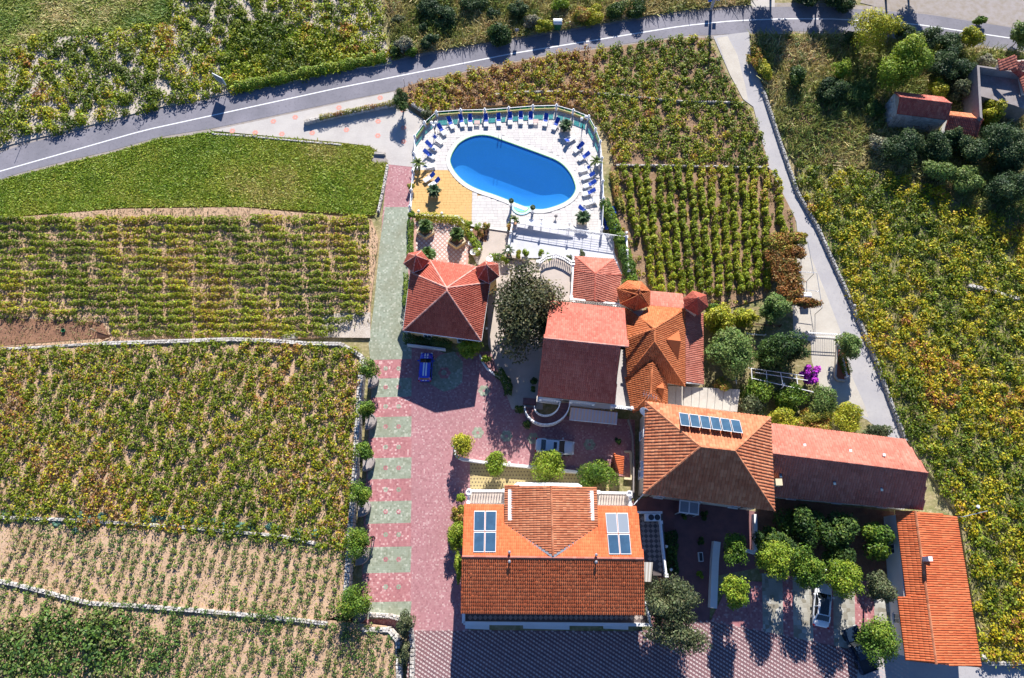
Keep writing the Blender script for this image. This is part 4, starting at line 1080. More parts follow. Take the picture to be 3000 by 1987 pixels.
# striped awning
a4 = PL('D8', [(1000, 605), (1905, 708)], 3.0) + PL('D8', [(1888, 945), (968, 855)], 2.3)
aw = empty('striped_awning', a4[0], 'sloping striped awning stretched out along the villa front', 'awning'); mb = MB(); k = 28
for i in range(k):
    p, q = a4[0].lerp(a4[1], i / k), a4[0].lerp(a4[1], (i + 1) / k); r_, s_ = a4[3].lerp(a4[2], i / k), a4[3].lerp(a4[2], (i + 1) / k)
    mb.va = 1.0 if i % 2 else .001; mb.slab([p, q, s_, r_], .03)
mb.build('cloth', stripes('awning_stripes', (.52, .36, .30), (.36, .37, .46)), aw)
MB().tube([a4[3], a4[2]], .06, 6).build('front_bar', M['white'], aw); MB().tube([a4[0], a4[1]], .07, 6).build('cassette', M['brown'], aw)

# --- orange-roofed annexe with turrets and dormers
an = empty('orange_annexe', A('C3', 1250, 900, 0) * 1.0, 'many-sided orange tiled annexe with two turrets and dormers east of the villa', 'house')
WLOC[an.name].z = 0; an.location.z = 0
m = M['t_orange']; h = 4.2
apx, apy = A('C3', 1235, 718, 7.2), A('C3', 1237, 835, 7.2)
nW, nE = A('C3', 1045, 555, 4.6), A('C3', 1500, 552, h); sE = A('C3', 1498, 1217, h)
wN = A('C3', 985, 545, 4.4); wS = A('C3', 1000, 1130, 4.4); wM = A('C3', 990, 810, 6.8)
nT = A('C3', 1195, 519, 4.25)
roof_plane((A('C3', 1100, 622, 5.3), nT, nE, apx), an, m); roof_plane((nE, sE, apy, apx), an, m); roof_plane((wS, apy, sE), an, m)
roof_plane((wN, A('C3', 1100, 622, 5.3), apx, A('C3', 1000, 800, 5.2)), an, m)
roof_plane((A('C3', 985, 815, 5.3), apx, apy, wS), an, m)
for P in ((apx, apy), (apx, nE), (apy, sE), (apy, wS), (apx, A('C3', 1100, 622, 5.3)), (apx, A('C3', 1005, 803, 6.3)), (A('C3', 1100, 622, 5.3), wN)): ridge(P, an, m)
cpoly = [wN, nT, nE, sE, A('C3', 1350, 1200, 4.2), A('C3', 1345, 1360, 4), A('C3', 1040, 1400, 4), wS]
wp = inset(cpoly, .4); walls(an, wp, 0, 4.0, M['wall']); facade(an, wp, 0, 4, 3.2, 1, skip=(0, 7))
s1, s2 = A('C3', 1215, 1012, 5.9), A('C3', 1202, 1285, 5.9)
L1, L2, R1, R2 = A('C3', 982, 1140, 4.2), A('C3', 1030, 1402, 4.0), A('C3', 1345, 1182, 4.3), A('C3', 1350, 1368, 4.0)
S1, S2 = A('C3', 1050, 1445, 4.0), A('C3', 1255, 1360, 4.6)
roof_plane((s1, L1, L2, S1, s2), an, m); roof_plane((s1, s2, S2, R2, R1), an, m); roof_plane((s2, S1, A('C3', 1160, 1400, 4.2), S2), an, m)
ridge((s1, s2), an, m, .16); ridge((s2, S1), an, m, .15); ridge((s2, S2), an, m)
for (w_, e_, n_, s_) in (((1338, 812, 6.3), (1463, 827, 6.1), (1446, 736, 5.2), (1440, 992, 5.0)), ((1250, 1228, 5.6), (1320, 1238, 5.4), (1308, 1184, 4.8), (1306, 1322, 4.6))):
    w_, e_, n_, s_ = A('C3', *w_), A('C3', *e_), A('C3', *n_), A('C3', *s_)
    d = MB(); d.slab([w_, n_, e_], .1); d.slab([w_, s_, e_], .1); d.face([n_, e_, s_, (s_ + n_) / 2 - Vector((0, 0, .8))]); d.build('dormer', m, an)
Q = PL('C3', [(908, 375), (1000, 305), (1120, 315), (1196, 395), (1188, 522), (1065, 562), (938, 502)], 5.4); q1, q2 = A('C3', 1100, 386, 7.4), A('C3', 1097, 428, 7.4)
for a, b, top in ((0, 1, (q1,)), (1, 2, (q1,)), (2, 3, (q1,)), (3, 4, (q1, q2)), (4, 5, (q2,)), (5, 6, (q2,)), (6, 0, (q2, q1))):
    roof_plane((Q[a], Q[b]) + top, an, m, .22, .36); ridge((Q[b], top[0] if len(top) == 1 else top[0]), an, m, .08)
walls(an, inset(Q, .35), 0, 5.3, M['wall'], 'turret_wall'); MB().lathe(q1, [(.1, 0), (.08, .2), (.02, .5)], 6).build('finial', M['metal'], an)
m2 = M['t_red']
Q = PL('C3', [(1487, 462), (1566, 393), (1680, 430), (1698, 528), (1612, 602), (1500, 540)], 5.2); q1 = A('C3', 1612, 452, 6.9)
for i in range(6): roof_plane((Q[i], q1, Q[(i + 1) % 6]), an, m2, .2, .34); ridge((Q[i], q1), an, m2, .07)
walls(an, inset(Q, .3), 0, 5.1, M['wall'], 'turret_wall'); MB().lathe(q1, [(.09, 0), (.02, .4)], 6).build('finial', M['metal'], an)
m3 = M['t_salmon']
N0 = PL('C3', [(1196, 394), (1484, 420)], 3.0); N1 = PL('C3', [(1490, 546), (1199, 520)], 4.0); roof_plane((N0[0], N0[1], N1[0], N1[1]), an, m3)
E0 = PL('C3', [(1503, 572)], 4.0) + PL('C3', [(1656, 588), (1662, 1197)], 3.2) + PL('C3', [(1504, 1186)], 4.0); roof_plane(E0, an, m3)
lp_ = PL('C3', [(1215, 405), (1484, 430), (1500, 580), (1648, 596), (1652, 1187), (1490, 1180)], 3.0); walls(an, [(p.x, p.y) for p in lp_], 0, 2.95, M['wall'], 'lean_to_wall')
gutter(an, (E0[2], E0[3]), 'white')
# --- low pavilion north of the villa
pv = empty('pavilion', (*A('C3', 720, 330, 0).xy, 0), 'low pavilion with a red ridged roof between terrace railing and vines', 'house'); h = 3.3
a, b, c_, d, e, f = A('C3', 545, 92, h), A('C3', 885, 116, h), A('C3', 950, 256, h), A('C3', 908, 497, h), A('C3', 520, 468, h), A('C3', 526, 215, h)
p1, p2 = A('C3', 722, 243, 5.0), A('C3', 715, 477, 5.0); m = M['t_salmon']
for P in ((a, b, p1), (b, c_, p1), (c_, d, p2, p1), (e, f, p1, p2), (f, a, p1)): roof_plane(P, pv, m, .3, .34)
for P in ((a, p1), (b, p1), (c_, p1), (f, p1), (p1, p2)): ridge(P, pv, M['t_red'], .1)
wp = inset((a, b, c_, d, e, f), .35); walls(pv, wp, 0, h - .05, M['wallw'])

# --- big hipped house with six solar collectors
h = 7.0; hr = 10.8
NW, NE, SE, SW = A('C5', 285, 242, h), A('C5', 1432, 386, h), A('C5', 1470, 1244, h), A('C5', 268, 1085, h); r1, r2 = A('C5', 790, 656, hr), A('C5', 1106, 691, hr)
c = (NW + NE + SE + SW) / 4
hp = empty('hipped_house', (c.x, c.y, 0), 'large house with a mixed terracotta hipped roof and six solar collectors', 'house'); m = M['t_mixed']
for P in ((NW, r1, r2, NE), (NE, r2, SE), (SE, r2, r1, SW), (SW, r1, NW)): roof_plane(P, hp, m, .36, .42, .10, .04)
for P in ((NW, r1), (NE, r2), (SE, r2), (SW, r1), (r1, r2)): ridge(P, hp, m, .15)
wp = inset((NW, NE, SE, SW), .55); walls(hp, wp, 0, h - .05, M['wall']); facade(hp, wp, 0, h, 3.4, 2)
gutter(hp, (NE, SE), 'white')
nv = (r1 - NW).cross(NE - NW).normalized(); nv = nv if nv.z > 0 else -nv
def on_plane(tag_, x, y, p0, nrm, off=0.0):
    ox, oy, s = CR[tag_]; px, py = ox + x * s, oy + y * s
    a = W(px, py, 0); o = Vector((0, 0, H)); d = a - o
    t = (p0 + nrm * off - o).dot(nrm) / d.dot(nrm)
    return o + d * t
def collector(parent, quad, glass, th=.09, legs=0.0):
    cen = sum(quad, Vector()) / 4; k = MB(); k.slab(quad, th); f = k.build('solar_collector', M['alu'], parent)
    q2 = [cen + (p - cen) * .92 + Vector((0, 0, .012)) for p in quad]; g = MB(); g.slab(q2, .01); g.build('collector_glass', glass, f); return f
for i in range(6):
    x0, y0 = 592 + i * 94.5, 340 + i * 12.2; x1, y1 = 612 + i * 96.5, 458 + i * 12.4
    collector(hp, [on_plane('C5', x0, y0, NW, nv, .12), on_plane('C5', x0 + 86, y0 + 11, NW, nv, .12), on_plane('C5', x1 + 86, y1 + 11, NW, nv, .75), on_plane('C5', x1, y1, NW, nv, .75)], M['solar'])
    MB().beam(on_plane('C5', x1 + 84, y1 + 12, NW, nv, 0), on_plane('C5', x1 + 84, y1 + 12, NW, nv, .7), .06, .06).build('collector_leg', M['metal'], hp)
def wallpt(poly, i, t, z, off):
    a, b = Vector(poly[i]), Vector(poly[(i + 1) % len(poly)]); d = (b - a).normalized(); n = Vector((d.y, -d.x)); p = a.lerp(b, t) + n * off
    return Vector((p.x, p.y, z)), math.atan2(d.y, d.x)
# air conditioners and the satellite dish on the west wall (wall polygon runs counter-clockwise from NW)
for i in range(4):
    a, b = Vector(wp[i]), Vector(wp[(i + 1) % 4]); d = b - a
    if d.y < -4: iw = i
    if d.x > 4: is_ = i
for t in (.66, .78):
    p, rz = wallpt(wp, iw, t, 3.3, .22); u_ = MB().box(p, (.9, .36, .65), rz).build('air_conditioner', M['white'], hp)
    g = MB(); p2, _ = wallpt(wp, iw, t, 3.3, .41); g.box(p2, (.5, .02, .5), rz); g.build('fan_grille', M['iron'], u_)
p, rz = wallpt(wp, iw, .05, 6.8, .5)
ds = MB(); ds.lathe((0, 0, 0), [(.02, 0), (.35, .05), (.62, .16), (.63, .18), (.35, .075), (.02, .03)], 14); R = Matrix.Rotation(-.9, 3, 'X') @ Matrix.Identity(3)
R = Matrix.Rotation(math.radians(-40), 3, 'Z') @ Matrix.Rotation(math.radians(62), 3, 'X')
ds.v = [tuple(p + R @ Vector(q)) for q in ds.v]; di = ds.build('satellite_dish', M['white'], hp); MB().tube([p, p + Vector((.4, .1, -.3))], .03, 5).build('dish_arm', M['metal'], di)
for t in (.08, .88):
    a_, _ = wallpt(wp, is_, t, 0, .08); MB().tube([a_, a_ + Vector((0, 0, 6.8))], .05, 6).build('downpipe', M['brown'], hp)
p, rz = wallpt(wp, is_, .42, 0, .9); gl = MB(); gl.box(p + Vector((0, 0, 2.5)), (2.3, 1.5, .1), rz); po = gl.build('glass_porch', M['white'], hp)
for s in (-.55, .55): MB().box(p + Vector((s * math.cos(rz), s * math.sin(rz), 2.57)), (.95, 1.2, .02), rz).build('roof_pane', M['solarlit'], po)
for s in (-1, 0, 1):
    MB().box(p + Vector((s * 1.05 * math.cos(rz) + .7 * math.sin(rz), s * 1.05 * math.sin(rz) - .7 * math.cos(rz), 1.22)), (.08, .08, 2.44), rz).build('post', M['white'], po)
    if s < 1: MB().box(p + Vector(((s + .5) * 1.05 * math.cos(rz) + .7 * math.sin(rz), (s + .5) * 1.05 * math.sin(rz) - .7 * math.cos(rz), 1.25)), (.9, .03, 2.2), rz).build('pane', M['pane'], po)
# antennas
p = A('C5', 300, 225, h + .2); an_ = MB(); an_.tube([p, p + Vector((0, 0, 2.2))], .03, 5); an_.tube([p + Vector((-.8, .3, 1.9)), p + Vector((.8, -.3, 1.9))], .02, 4)
for k in range(6): q = p + Vector((-.7 + k * .28, .26 - k * .1, 1.9)); an_.tube([q - Vector((.1, .35, 0)), q + Vector((.1, .35, 0))], .014, 4)
an_.build('antenna', M['metal'], hp)

# --- long low barn east of it
h = 4.0; NW, NE, SE, SW = W(2260, 1241, h), W(2652, 1288, h), W(2704, 1495, h), W(2269, 1455, h); r1, r2 = W(2262, 1328, 7.0), W(2718, 1385, 7.0)
c = (NW + NE + SE + SW) / 4; bn = empty('long_barn', (c.x, c.y, 0), 'long low building with a faded salmon gabled roof beside the hipped house', 'barn'); m = M['t_salmon']
roof_plane((NW, r1, r2, NE), bn, m, .3, .42, .08); roof_plane((SW, SE, r2, r1), bn, m, .3, .42, .08); ridge((r1, r2), bn, m)
wp = inset((NW, NE, SE, SW), .35); walls(bn, wp, 0, h - .05, M['wallw'])
g = MB(); k = Vector((-.3, 0, -.15)); g.face([NE + k, SE + k, r2 + k]); g.build('gable', M['wallw'], bn); facade(bn, wp, 0, h, 4.5, 1)
p = A('C5', 1497, 985, 5.6); MB().box(p, (.75, .75, 1.1)).build('chimney', M['cream'], bn)
for x, y in ((1748, 640), (2168, 692)): q = on_plane('C5', x, y, NW, (r1 - NW).cross(NE - NW).normalized(), .08); MB().box(q, (.3, .3, .12)).build('roof_vent', M['white'], bn)
q = W(2590, 1333, 6.2); MB().box(q, (.3, .3, .12)).build('roof_vent', M['white'], bn)
for x, y in ((2287, 1394), (2445, 1416), (2583, 1434)): q = W(x, y, 5.75); MB().box(q, (.28, .4, .1)).build('skylight', M['pane'], bn)
# --- narrow barn at the right edge of the car park
h = 3.7; hr = 4.7
q = lambda x, y, z: A('Q7', x, y, z)
NW, r1, NE, SE, r2, SW = q(1475, 405, h), q(1612, 410, hr), q(1898, 448, h - .2), q(2070, 1495, h - .2), q(1757, 1470, hr), q(1547, 1447, h)
S1, S2 = q(1550, 1006, h), q(1488, 1008, h - .1)
nb = empty('narrow_barn', (*((NW + SE) / 2).xy, 0), 'narrow building with bright orange ridged roof at the car park edge', 'barn'); m = M['t_bright']
rm = r1.lerp(r2, .56); roof_plane((NW, r1, rm, S1), nb, m, .25, .5); roof_plane((S2, rm + Vector((0, 0, .03)), r2, SW), nb, m, .25, .5); roof_plane((r1, NE, SE, r2), nb, m, .25, .5); ridge((r1, r2), nb, M['t_mixed'], .16)
wp = inset((NW, NE, SE, SW), .4); walls(nb, wp, 0, h - .25, M['wallw']); facade(nb, wp, 0, h, 5.5, 1)
p = q(1690, 742, 5.3); MB().box(p, (.45, .5, 1.6)).build('chimney', M['wallw'], nb); MB().box(p + Vector((.5, .05, -.5)), (.5, .4, .3)).build('chimney_cap', M['white'], nb)
# --- front building with two sets of collectors
h = 5.6; hr = 6.85
q = lambda x, y, z=h: A('C4', x, y, z)
NW, NE, SE, SW = q(278, 573), q(1555, 590), q(1609, 1398), q(257, 1386); r1, r2 = q(264, 962, hr), q(1606, 979, hr)
fb = empty('front_house', (*((NW + SE) / 2).xy, 0), 'wide bright orange roofed house with two groups of four solar collectors', 'house'); m = M['t_bright']
nv = (r1 - NW).cross(NE - NW).normalized(); nv = nv if nv.z > 0 else -nv
gm = q(936, 956, hr + .1); gN = q(922, 438, hr + .1); gW0, gW1 = q(577, 441, 6.0), q(577, 722, 6.0); gE0, gE1 = q(1259, 451, 6.0), q(1270, 742, 6.0)
vW, vE = on_plane('C4', 577, 722, NW, nv), on_plane('C4', 1270, 742, NW, nv)
roof_plane((NW, on_plane('C4', 570, 577, NW, nv), vW, q(934, 960, hr), r1), fb, m, .23, .36); roof_plane((on_plane('C4', 1266, 586, NW, nv), NE, r2, q(937, 962, hr), vE), fb, m, .23, .36)
roof_plane((SW, SE, r2, r1), fb, m, .23, .385, .035, .02)
roof_plane((gW0, gN, gm, gW1), fb, M['t_mixed'], .25, .40); roof_plane((gN, gE0, gE1, gm), fb, M['t_mixed'], .25, .40)
ridge((r1, r2), fb, M['t_salmon'], .16); ridge((gN, gm), fb, M['t_mixed'], .16)
for a, b in ((gW1, gm), (gE1, gm)): MB().beam(a + Vector((0, -.12, .0)), b + Vector((0, -.12, .0)), .24, .1).build('valley_gutter', M['metal'], fb)
wp = inset((NW, NE, SE, SW), .45); walls(fb, wp, 0, h - .05, M['wallw']); facade(fb, wp, 0, h, 3.2, 1)
gp = [(gW0.x + .4, gW0.y - .4), (gW0.x + .4, q(577, 700, 5).y), (gE0.x - .4, q(577, 700, 5).y), (gE0.x - .4, gE0.y - .4)]
walls(fb, gp, 0, 6.2, M['wallw'], 'cross_wall'); g = MB(); g.face([gW0 + Vector((.4, -.4, -.15)), gE0 + Vector((-.4, -.4, -.15)), gN + Vector((0, -.4, -.2))]); g.build('gable', M['wallw'], fb)
for x0, lit in ((352, 0), (1325, 1)):
    for j in range(2):
        for i in range(2):
            sx = (-2.5 * j, 0)[0] if not lit else 14 * j
            X0 = x0 + i * 85 + sx; Y0 = (624 if not lit else 640) + j * 156
            sk = -3 if not lit else 13
            collector(fb, [on_plane('C4', X0, Y0, NW, nv, .16), on_plane('C4', X0 + 80, Y0, NW, nv, .16), on_plane('C4', X0 + 80 + sk, Y0 + 150, NW, nv, .16), on_plane('C4', X0 + sk, Y0 + 150, NW, nv, .16)], M['solarlit'] if lit and j == 0 else M['solar'])
for x, y, z in ((613, 930, 6.7), (613, 1000, 6.7), (1257, 950, 6.7), (1257, 1003, 6.7)):
    p = q(x, y, z + .5); c_ = MB(); c_.tube([p - Vector((0, 0, .9)), p], .09, 8); c_.lathe(p, [(.16, -.08), (.17, .02), (.05, .14)], 8); c_.build('vent_pipe', M['metal'], fb)
# terraces of the front building
TS = PL('D7', [(212, 120), (2100, 140), (2150, 175), (2155, 250), (212, 232)], 2.7)
def slabf(P, th, name, mm, par): return MB().slab(P, th).build(name, M[mm], par)
slabf(TS, .25, 'terrace_floor', 'darktile', fb); walls(fb, [(p.x, p.y) for p in inset(TS, .5)], 0, 2.45, M['wallw'], 'terrace_wall')
def diamonds(P, name, mm, par, z, pitch, every=1, rot=math.pi / 4, limit=300):
    R = [(p[0], p[1]) for p in P]; xs = [p[0] for p in R]; ys_ = [p[1] for p in R]; out = []
    r = pitch * .49; k = 0; y = min(ys_)
    while y < max(ys_) + pitch:
        x = min(xs) + (k % 2) * 0; 
        while x < max(xs) + pitch:
            Q = [(x + r * math.cos(rot + math.pi / 4 + i * math.pi / 2), y + r * math.sin(rot + math.pi / 4 + i * math.pi / 2)) for i in range(4)]
            if inpoly(np.array([x]), np.array([y]), R)[0] and all(inpoly(np.array([a[0] * .8 + x * .2]), np.array([a[1] * .8 + y * .2]), R)[0] for a in Q): out.append(Q)
            x += pitch
        y += pitch; k += 1
    for Q in out[:limit]:
        mb = MB(); mb.va = random.random(); mb.prism(Q, z, z + .02); mb.build(name, M[mm], par)
diamonds(inset(TS, .15), 'floor_tile', 'greytile', fb, 2.7, .56)
for a, b in ((0, 4), (4, 3)):
    A_, B_ = TS[a], TS[b]; MB().beam((A_.x, A_.y, 3.1), (B_.x, B_.y, 3.1), .32, .8).build('parapet', M['wallw'], fb)
balustrade(fb, [(TS[3].x, TS[3].y), (TS[2].x, TS[2].y), (*A('D7', 2118, 20, 2.7).xy,)], 2.7, .9, .3)
for x0, x1 in ((224, 478), (835, 1322), (1682, 1940)):
    P = PL('D7', [(x0, 238), (x1, 240), (x1, 306), (x0, 294)], .55); MB().prism(P, 0, .55).build('plinth', M['wallw'], fb)
TE = PL('C6', [(190, 150), (412, 152), (452, 690), (330, 690), (325, 580), (250, 575), (215, 350)], 2.7)
slabf(TE, .25, 'terrace_floor', 'darktile', fb); walls(fb, [(p.x, p.y) for p in inset(TE, .2)], 0, 2.45, M['wallw'], 'terrace_wall')
diamonds(inset(TE, .1), 'floor_tile', 'greytile', fb, 2.7, .56)
balustrade(fb, [*PL('C6', [(385, 240), (405, 460), (432, 690)], 2.7)], 2.7, .9, .26)
MB().beam(A('C6', 195, 152, 3.1), A('C6', 405, 152, 3.1), .25, .8).build('parapet', M['wallw'], fb)
p = A('C6', 325, 195, 3.25); ac = MB().box(p, (1.75, .8, .95)).build('air_conditioner', M['white'], fb)
for s in (-.22, .48): MB().lathe(p + Vector((s, 0, .48)), [(.33, 0), (.33, .03), (.05, .05)], 14).build('fan_grille', M['iron'], ac)
cn = PL('C6', [(245, 575), (330, 577), (325, 690), (318, 745), (248, 742)], 3.6); ca_ = MB(); 
for i in range(6):
    a, b = cn[0].lerp(cn[1], i / 6), cn[0].lerp(cn[1], (i + 1) / 6); d_, e_ = cn[4].lerp(cn[3], i / 6), cn[4].lerp(cn[3], (i + 1) / 6)
    ca_.va = 1.0 if i % 2 else .001; ca_.slab([a, b, e_ - Vector((0, 0, .3)), d_ - Vector((0, 0, .3))], .05)
ca_.build('stair_canopy', stripes('canopy_stripes', (.62, .60, .56), (.40, .36, .31)), fb)
roof_plane(PL('C6', [(376, 700), (470, 700)], 2.4) + PL('C6', [(475, 775), (400, 778)], 2.0), fb, M['t_salmon'], .25, .4)
for P in ([(318, 480), (575, 480), (575, 570), (318, 570)], [(1266, 492), (1500, 497), (1500, 582), (1266, 580)]):
    Q = PL('C4', P, 2.9); slabf(Q, .25, 'balcony_floor', 'beigepave', fb); walls(fb, [(p_.x, p_.y) for p_ in Q], 0, 2.65, M['wallw'], 'terrace_wall')
    balustrade(fb, [(Q[0].x, Q[0].y), (Q[1].x, Q[1].y)], 2.9, 1.0, .3)
for x, y, y2 in ((312, 487, 560), (1500, 497, 575)):
    p = A('C4', x, y, 4.0); MB().lathe(p, [(.12, -.1), (.32, 0), (.34, .25), (.24, .26), (.22, .08), (.02, .06)], 12).build('urn', M['white'], fb)
    a, b = A('C4', x, y + 25, 2.9), A('C4', x, y2 + 10, 2.9); balustrade(fb, [(a.x, a.y), (b.x, b.y)], 2.9, 1.0, .3)
    MB().box((p.x, p.y, 3.4), (.4, .4, 1.0)).build('pillar', M['white'], fb)
Q = PL('C4', [(640, 436), (672, 412), (1120, 420), (1152, 440), (1150, 470), (640, 466)], 3.3); slabf(Q, .3, 'bay_parapet', 'white', fb); walls(fb, [(p.x, p.y) for p in inset(Q, .15)], 0, 3.0, M['wallw'], 'bay_wall')

# --- old stone house and its neighbours in the north-east
h = 3.4; q = lambda x, y, z: A('D2', x, y, z)
NW, NE, SE, SW = q(368, 155, h), q(1130, 238, h), q(1195, 580, h), q(410, 482, h); r1, r2 = q(455, 232, 4.9), q(1245, 330, 4.9)
sh = empty('stone_house', (*((NW + SE) / 2).xy, 0), 'old rubble stone house with a mossy red tiled roof among dark bushes', 'house'); m = M['t_old']
roof_plane((NW, r1, r2, NE), sh, m); roof_plane((SW, SE, r2, r1), sh, m); ridge((r1, r2), sh, m, .11)
SP = [(p.x, p.y) for p in (NW, SW, SE, NE)]
walls(sh, inset([Vector((*p, 0)) for p in SP], .12), 0, h - .1, M['stoneblue'])
g = MB(); g.face([NW, SW, r1]); g.face([NE, r2, SE]); g.build('gable', M['stoneblue'], sh)
st_ = MB(); P4 = inset([Vector((*p, 0)) for p in SP], .12)
stones = []
for i in range(4):
    a, b = Vector(P4[i]), Vector(P4[(i + 1) % 4]); L = (b - a).length; d = (b - a) / L; nn = Vector((d.y, -d.x)); rz = math.atan2(d.y, d.x)
    gable = abs(d.y) > abs(d.x)
    z = .1
    while z < (4.7 if gable else h - .1):
        hh = random.uniform(.26, .36); s = 0.0
        while s < L:
            w_ = random.uniform(.3, .62)
            lim = h - .1 if not gable else h - .1 + 1.5 * (1 - abs((s + w_ / 2) / L - .5) * 2) - .1
            if z + hh < lim and s + w_ < L + .1:
                p = a + d * (s + w_ / 2) + nn * .0
                stones.append((i, p, w_, hh, z, rz))
            s += w_
        z += hh
front = [s for s in stones if s[0] in (0, 1)]; cnt = 0
for s in sorted(stones, key=lambda s: s[0] not in (0, 1)):
    i, p, w_, hh, z, rz = s; mb = MB() if cnt < 230 else st_
    mb.va = random.random(); mb.rockbox((p.x, p.y, z + hh / 2), (w_ * .96, .2 + random.random() * .06, hh * .94), rz, .07)
    if cnt < 230: mb.build('stone', M['stoneblue'], sh)
    cnt += 1
if st_.v: o = st_.build('stones', M['stoneblue'], sh); o['kind'] = 'stuff'
window(sh, P4[1], P4[2], .16, .05, 1.2, 2.1, door=True, fm='brown', pm='dark'); window(sh, P4[1], P4[2], .55, 1.2, .8, 1.0, fm='brown', pm='dark')
h = 2.3; a_, b_, c_, d_ = q(1210, 455, h), q(1560, 490, h), q(1640, 850, h), q(1140, 745, h); r1, r2 = q(1208, 512, 3.3), q(1722, 572, 3.3)
b_ = q(1570, 492, h); c_ = q(1640, 845, h)
sx_ = empty('stone_annexe', (*((a_ + c_) / 2).xy, 0), 'low red tiled annexe built against the east end of the stone house', 'shed')
roof_plane((a_, r1, r2, b_), sx_, M['t_mixed']); roof_plane((d_, c_, r2, r1), sx_, M['t_old']); walls(sx_, inset((a_, b_, c_, d_), .25), 0, h - .1, M['wallw'])
q = lambda x, y, z: A('Q3', x, y, z)
cb = empty('concrete_house', (*q(2200, 640, 0).xy, 0), 'bare grey concrete house with a flat roof at the right edge', 'house')
FP_ = [q(2050, 500, 3.2), q(2400, 545, 3.2), q(2400, 770, 3.2), q(2300, 730, 3.2), q(2058, 665, 3.2)]
MB().slab(FP_, .25).build('flat_roof', M['oldconc'], cb); walls(cb, [(p.x, p.y) for p in inset(FP_, .05)], 0, 2.95, M['oldconc'])
P = [q(2062, 812, 3.9), q(2052, 640, 4.2), q(2042, 452, 4.5), q(2230, 480, 4.5), q(2420, 508, 4.5)]
for i in range(4):
    a, b = P[i], P[i + 1]; MB().add([(a.x, a.y, 0), (b.x, b.y, 0), (b.x, b.y, b.z), (a.x, a.y, a.z), (a.x + .3, a.y - .3, 0), (b.x + .3, b.y - .3, 0), (b.x + .3, b.y - .3, b.z), (a.x + .3, a.y - .3, a.z)], [(0, 1, 2, 3), (4, 7, 6, 5), (3, 2, 6, 7), (0, 3, 7, 4), (1, 5, 6, 2)]).build('parapet', M['oldconc'], cb)
rh = empty('corner_house', (*q(2300, 430, 0).xy, 0), 'house corner with salmon tiles rising behind the flat concrete roof', 'house')
roof_plane([q(2188, 415, 5), q(2317, 386, 6.2), q(2326, 478, 6.0), q(2200, 490, 4.8)], rh, M['t_salmon'], .4, .5); roof_plane([q(2322, 430, 6.1), q(2420, 412, 6.6), q(2420, 490, 6), q(2326, 485, 5.8)], rh, M['t_salmon'], .4, .5)
roof_plane([q(2262, 480, 4.9), q(2372, 490, 5.0), q(2400, 520, 4.4), q(2345, 530, 4.4)], rh, M['t_old'], .4, .5)
roof_plane([q(2340, 535, 4.4), q(2420, 500, 5.2), q(2420, 620, 5.0), q(2368, 655, 4.2)], rh, M['t_salmon'], .4, .5)
wp = [(p.x, p.y) for p in (q(2205, 425, 4.4), q(2215, 482, 4.4), q(2350, 520, 4), q(2375, 640, 4), q(2450, 620, 4), q(2450, 400, 4.4))]; walls(rh, wp, 0, 4.2, M['wall'])
# --- tiny tiled roof over the well at the dotted terrace and flat garage roof by the annexe
wr = empty('tiled_shelter', (*A('C4', 1420, 280, 0).xy, 0), 'tiny steep orange tiled shelter at the east end of the dotted terrace', 'shelter')
t0, t1_, t2, t3, t4 = A('C4', 1384, 202, 2.9), A('C4', 1462, 222, 1.9), A('C4', 1452, 350, 1.9), A('C4', 1425, 345, 2.7), A('C4', 1365, 290, 1.9)
roof_plane((t0, t1_, t2, t3), wr, M['t_bright'], .22, .34); roof_plane((t0, t3, A('C4', 1378, 335, 1.8), t4), wr, M['t_old'], .22, .34)
walls(wr, [(p.x, p.y) for p in inset((t0, t1_, t2, A('C4', 1378, 335, 1.8), t4), .2)], 0, 1.75, M['wall'])
gr_ = empty('garage', (*A('C5', 800, 200, 0).xy, 0), 'low garage with a pale ribbed flat roof east of the annexe', 'garage')
gp = PL('C5', [(492, 95), (640, 98), (1085, 128), (1155, 130), (1130, 335), (600, 275), (492, 262)], 2.9); walls(gr_, [(p.x, p.y) for p in inset(gp, .2)], 0, 2.7, M['wallw'])
n_ = 9; TA, TB = gp[0], gp[3]; BA, BB = gp[6], gp[4]
for i in range(n_):
    k0, k1 = i / n_ + .003, (i + 1) / n_ - .003; a, b, c_, d_ = TA.lerp(TB, k0), TA.lerp(TB, k1), BA.lerp(BB, k1), BA.lerp(BB, k0)
    MB().slab([a, b, c_, d_], .12).build('roof_panel', M['lanepale'], gr_)
# ------------------------------------------------------------------ vineyards
GREEN, YEL, RUST, BROWN, DEEP, LIME = ([.165, .205, .010], [.38, .33, .014], [.32, .135, .035], [.24, .14, .06], [.075, .115, .010], [.25, .30, .014])
def pick(palette, wts, u):
    P = np.array(palette, float); c = np.cumsum(wts) / np.sum(wts); return P[np.minimum(np.searchsorted(c, u), len(P) - 1)]
def plants_in(poly, row, along, ang, jit=.25, keep=None):
    P = np.array([(p[0], p[1]) for p in poly]); c = P.mean(0); R = np.abs(P - c).max() * 1.5
    i = np.arange(-R, R, row); j = np.arange(-R, R, along); a, b = np.meshgrid(i, j); a, b = a.ravel(), b.ravel()
    a = a + RNG.normal(0, jit * row, a.shape); b = b + RNG.normal(0, jit * along, b.shape)
    x = c[0] + a * math.cos(ang) - b * math.sin(ang); y = c[1] + a * math.sin(ang) + b * math.cos(ang)
    k = inpoly(x, y, [tuple(p) for p in P]); x, y = x[k], y[k]
    if keep is not None: k = keep(x, y); x, y = x[k], y[k]
    return x, y
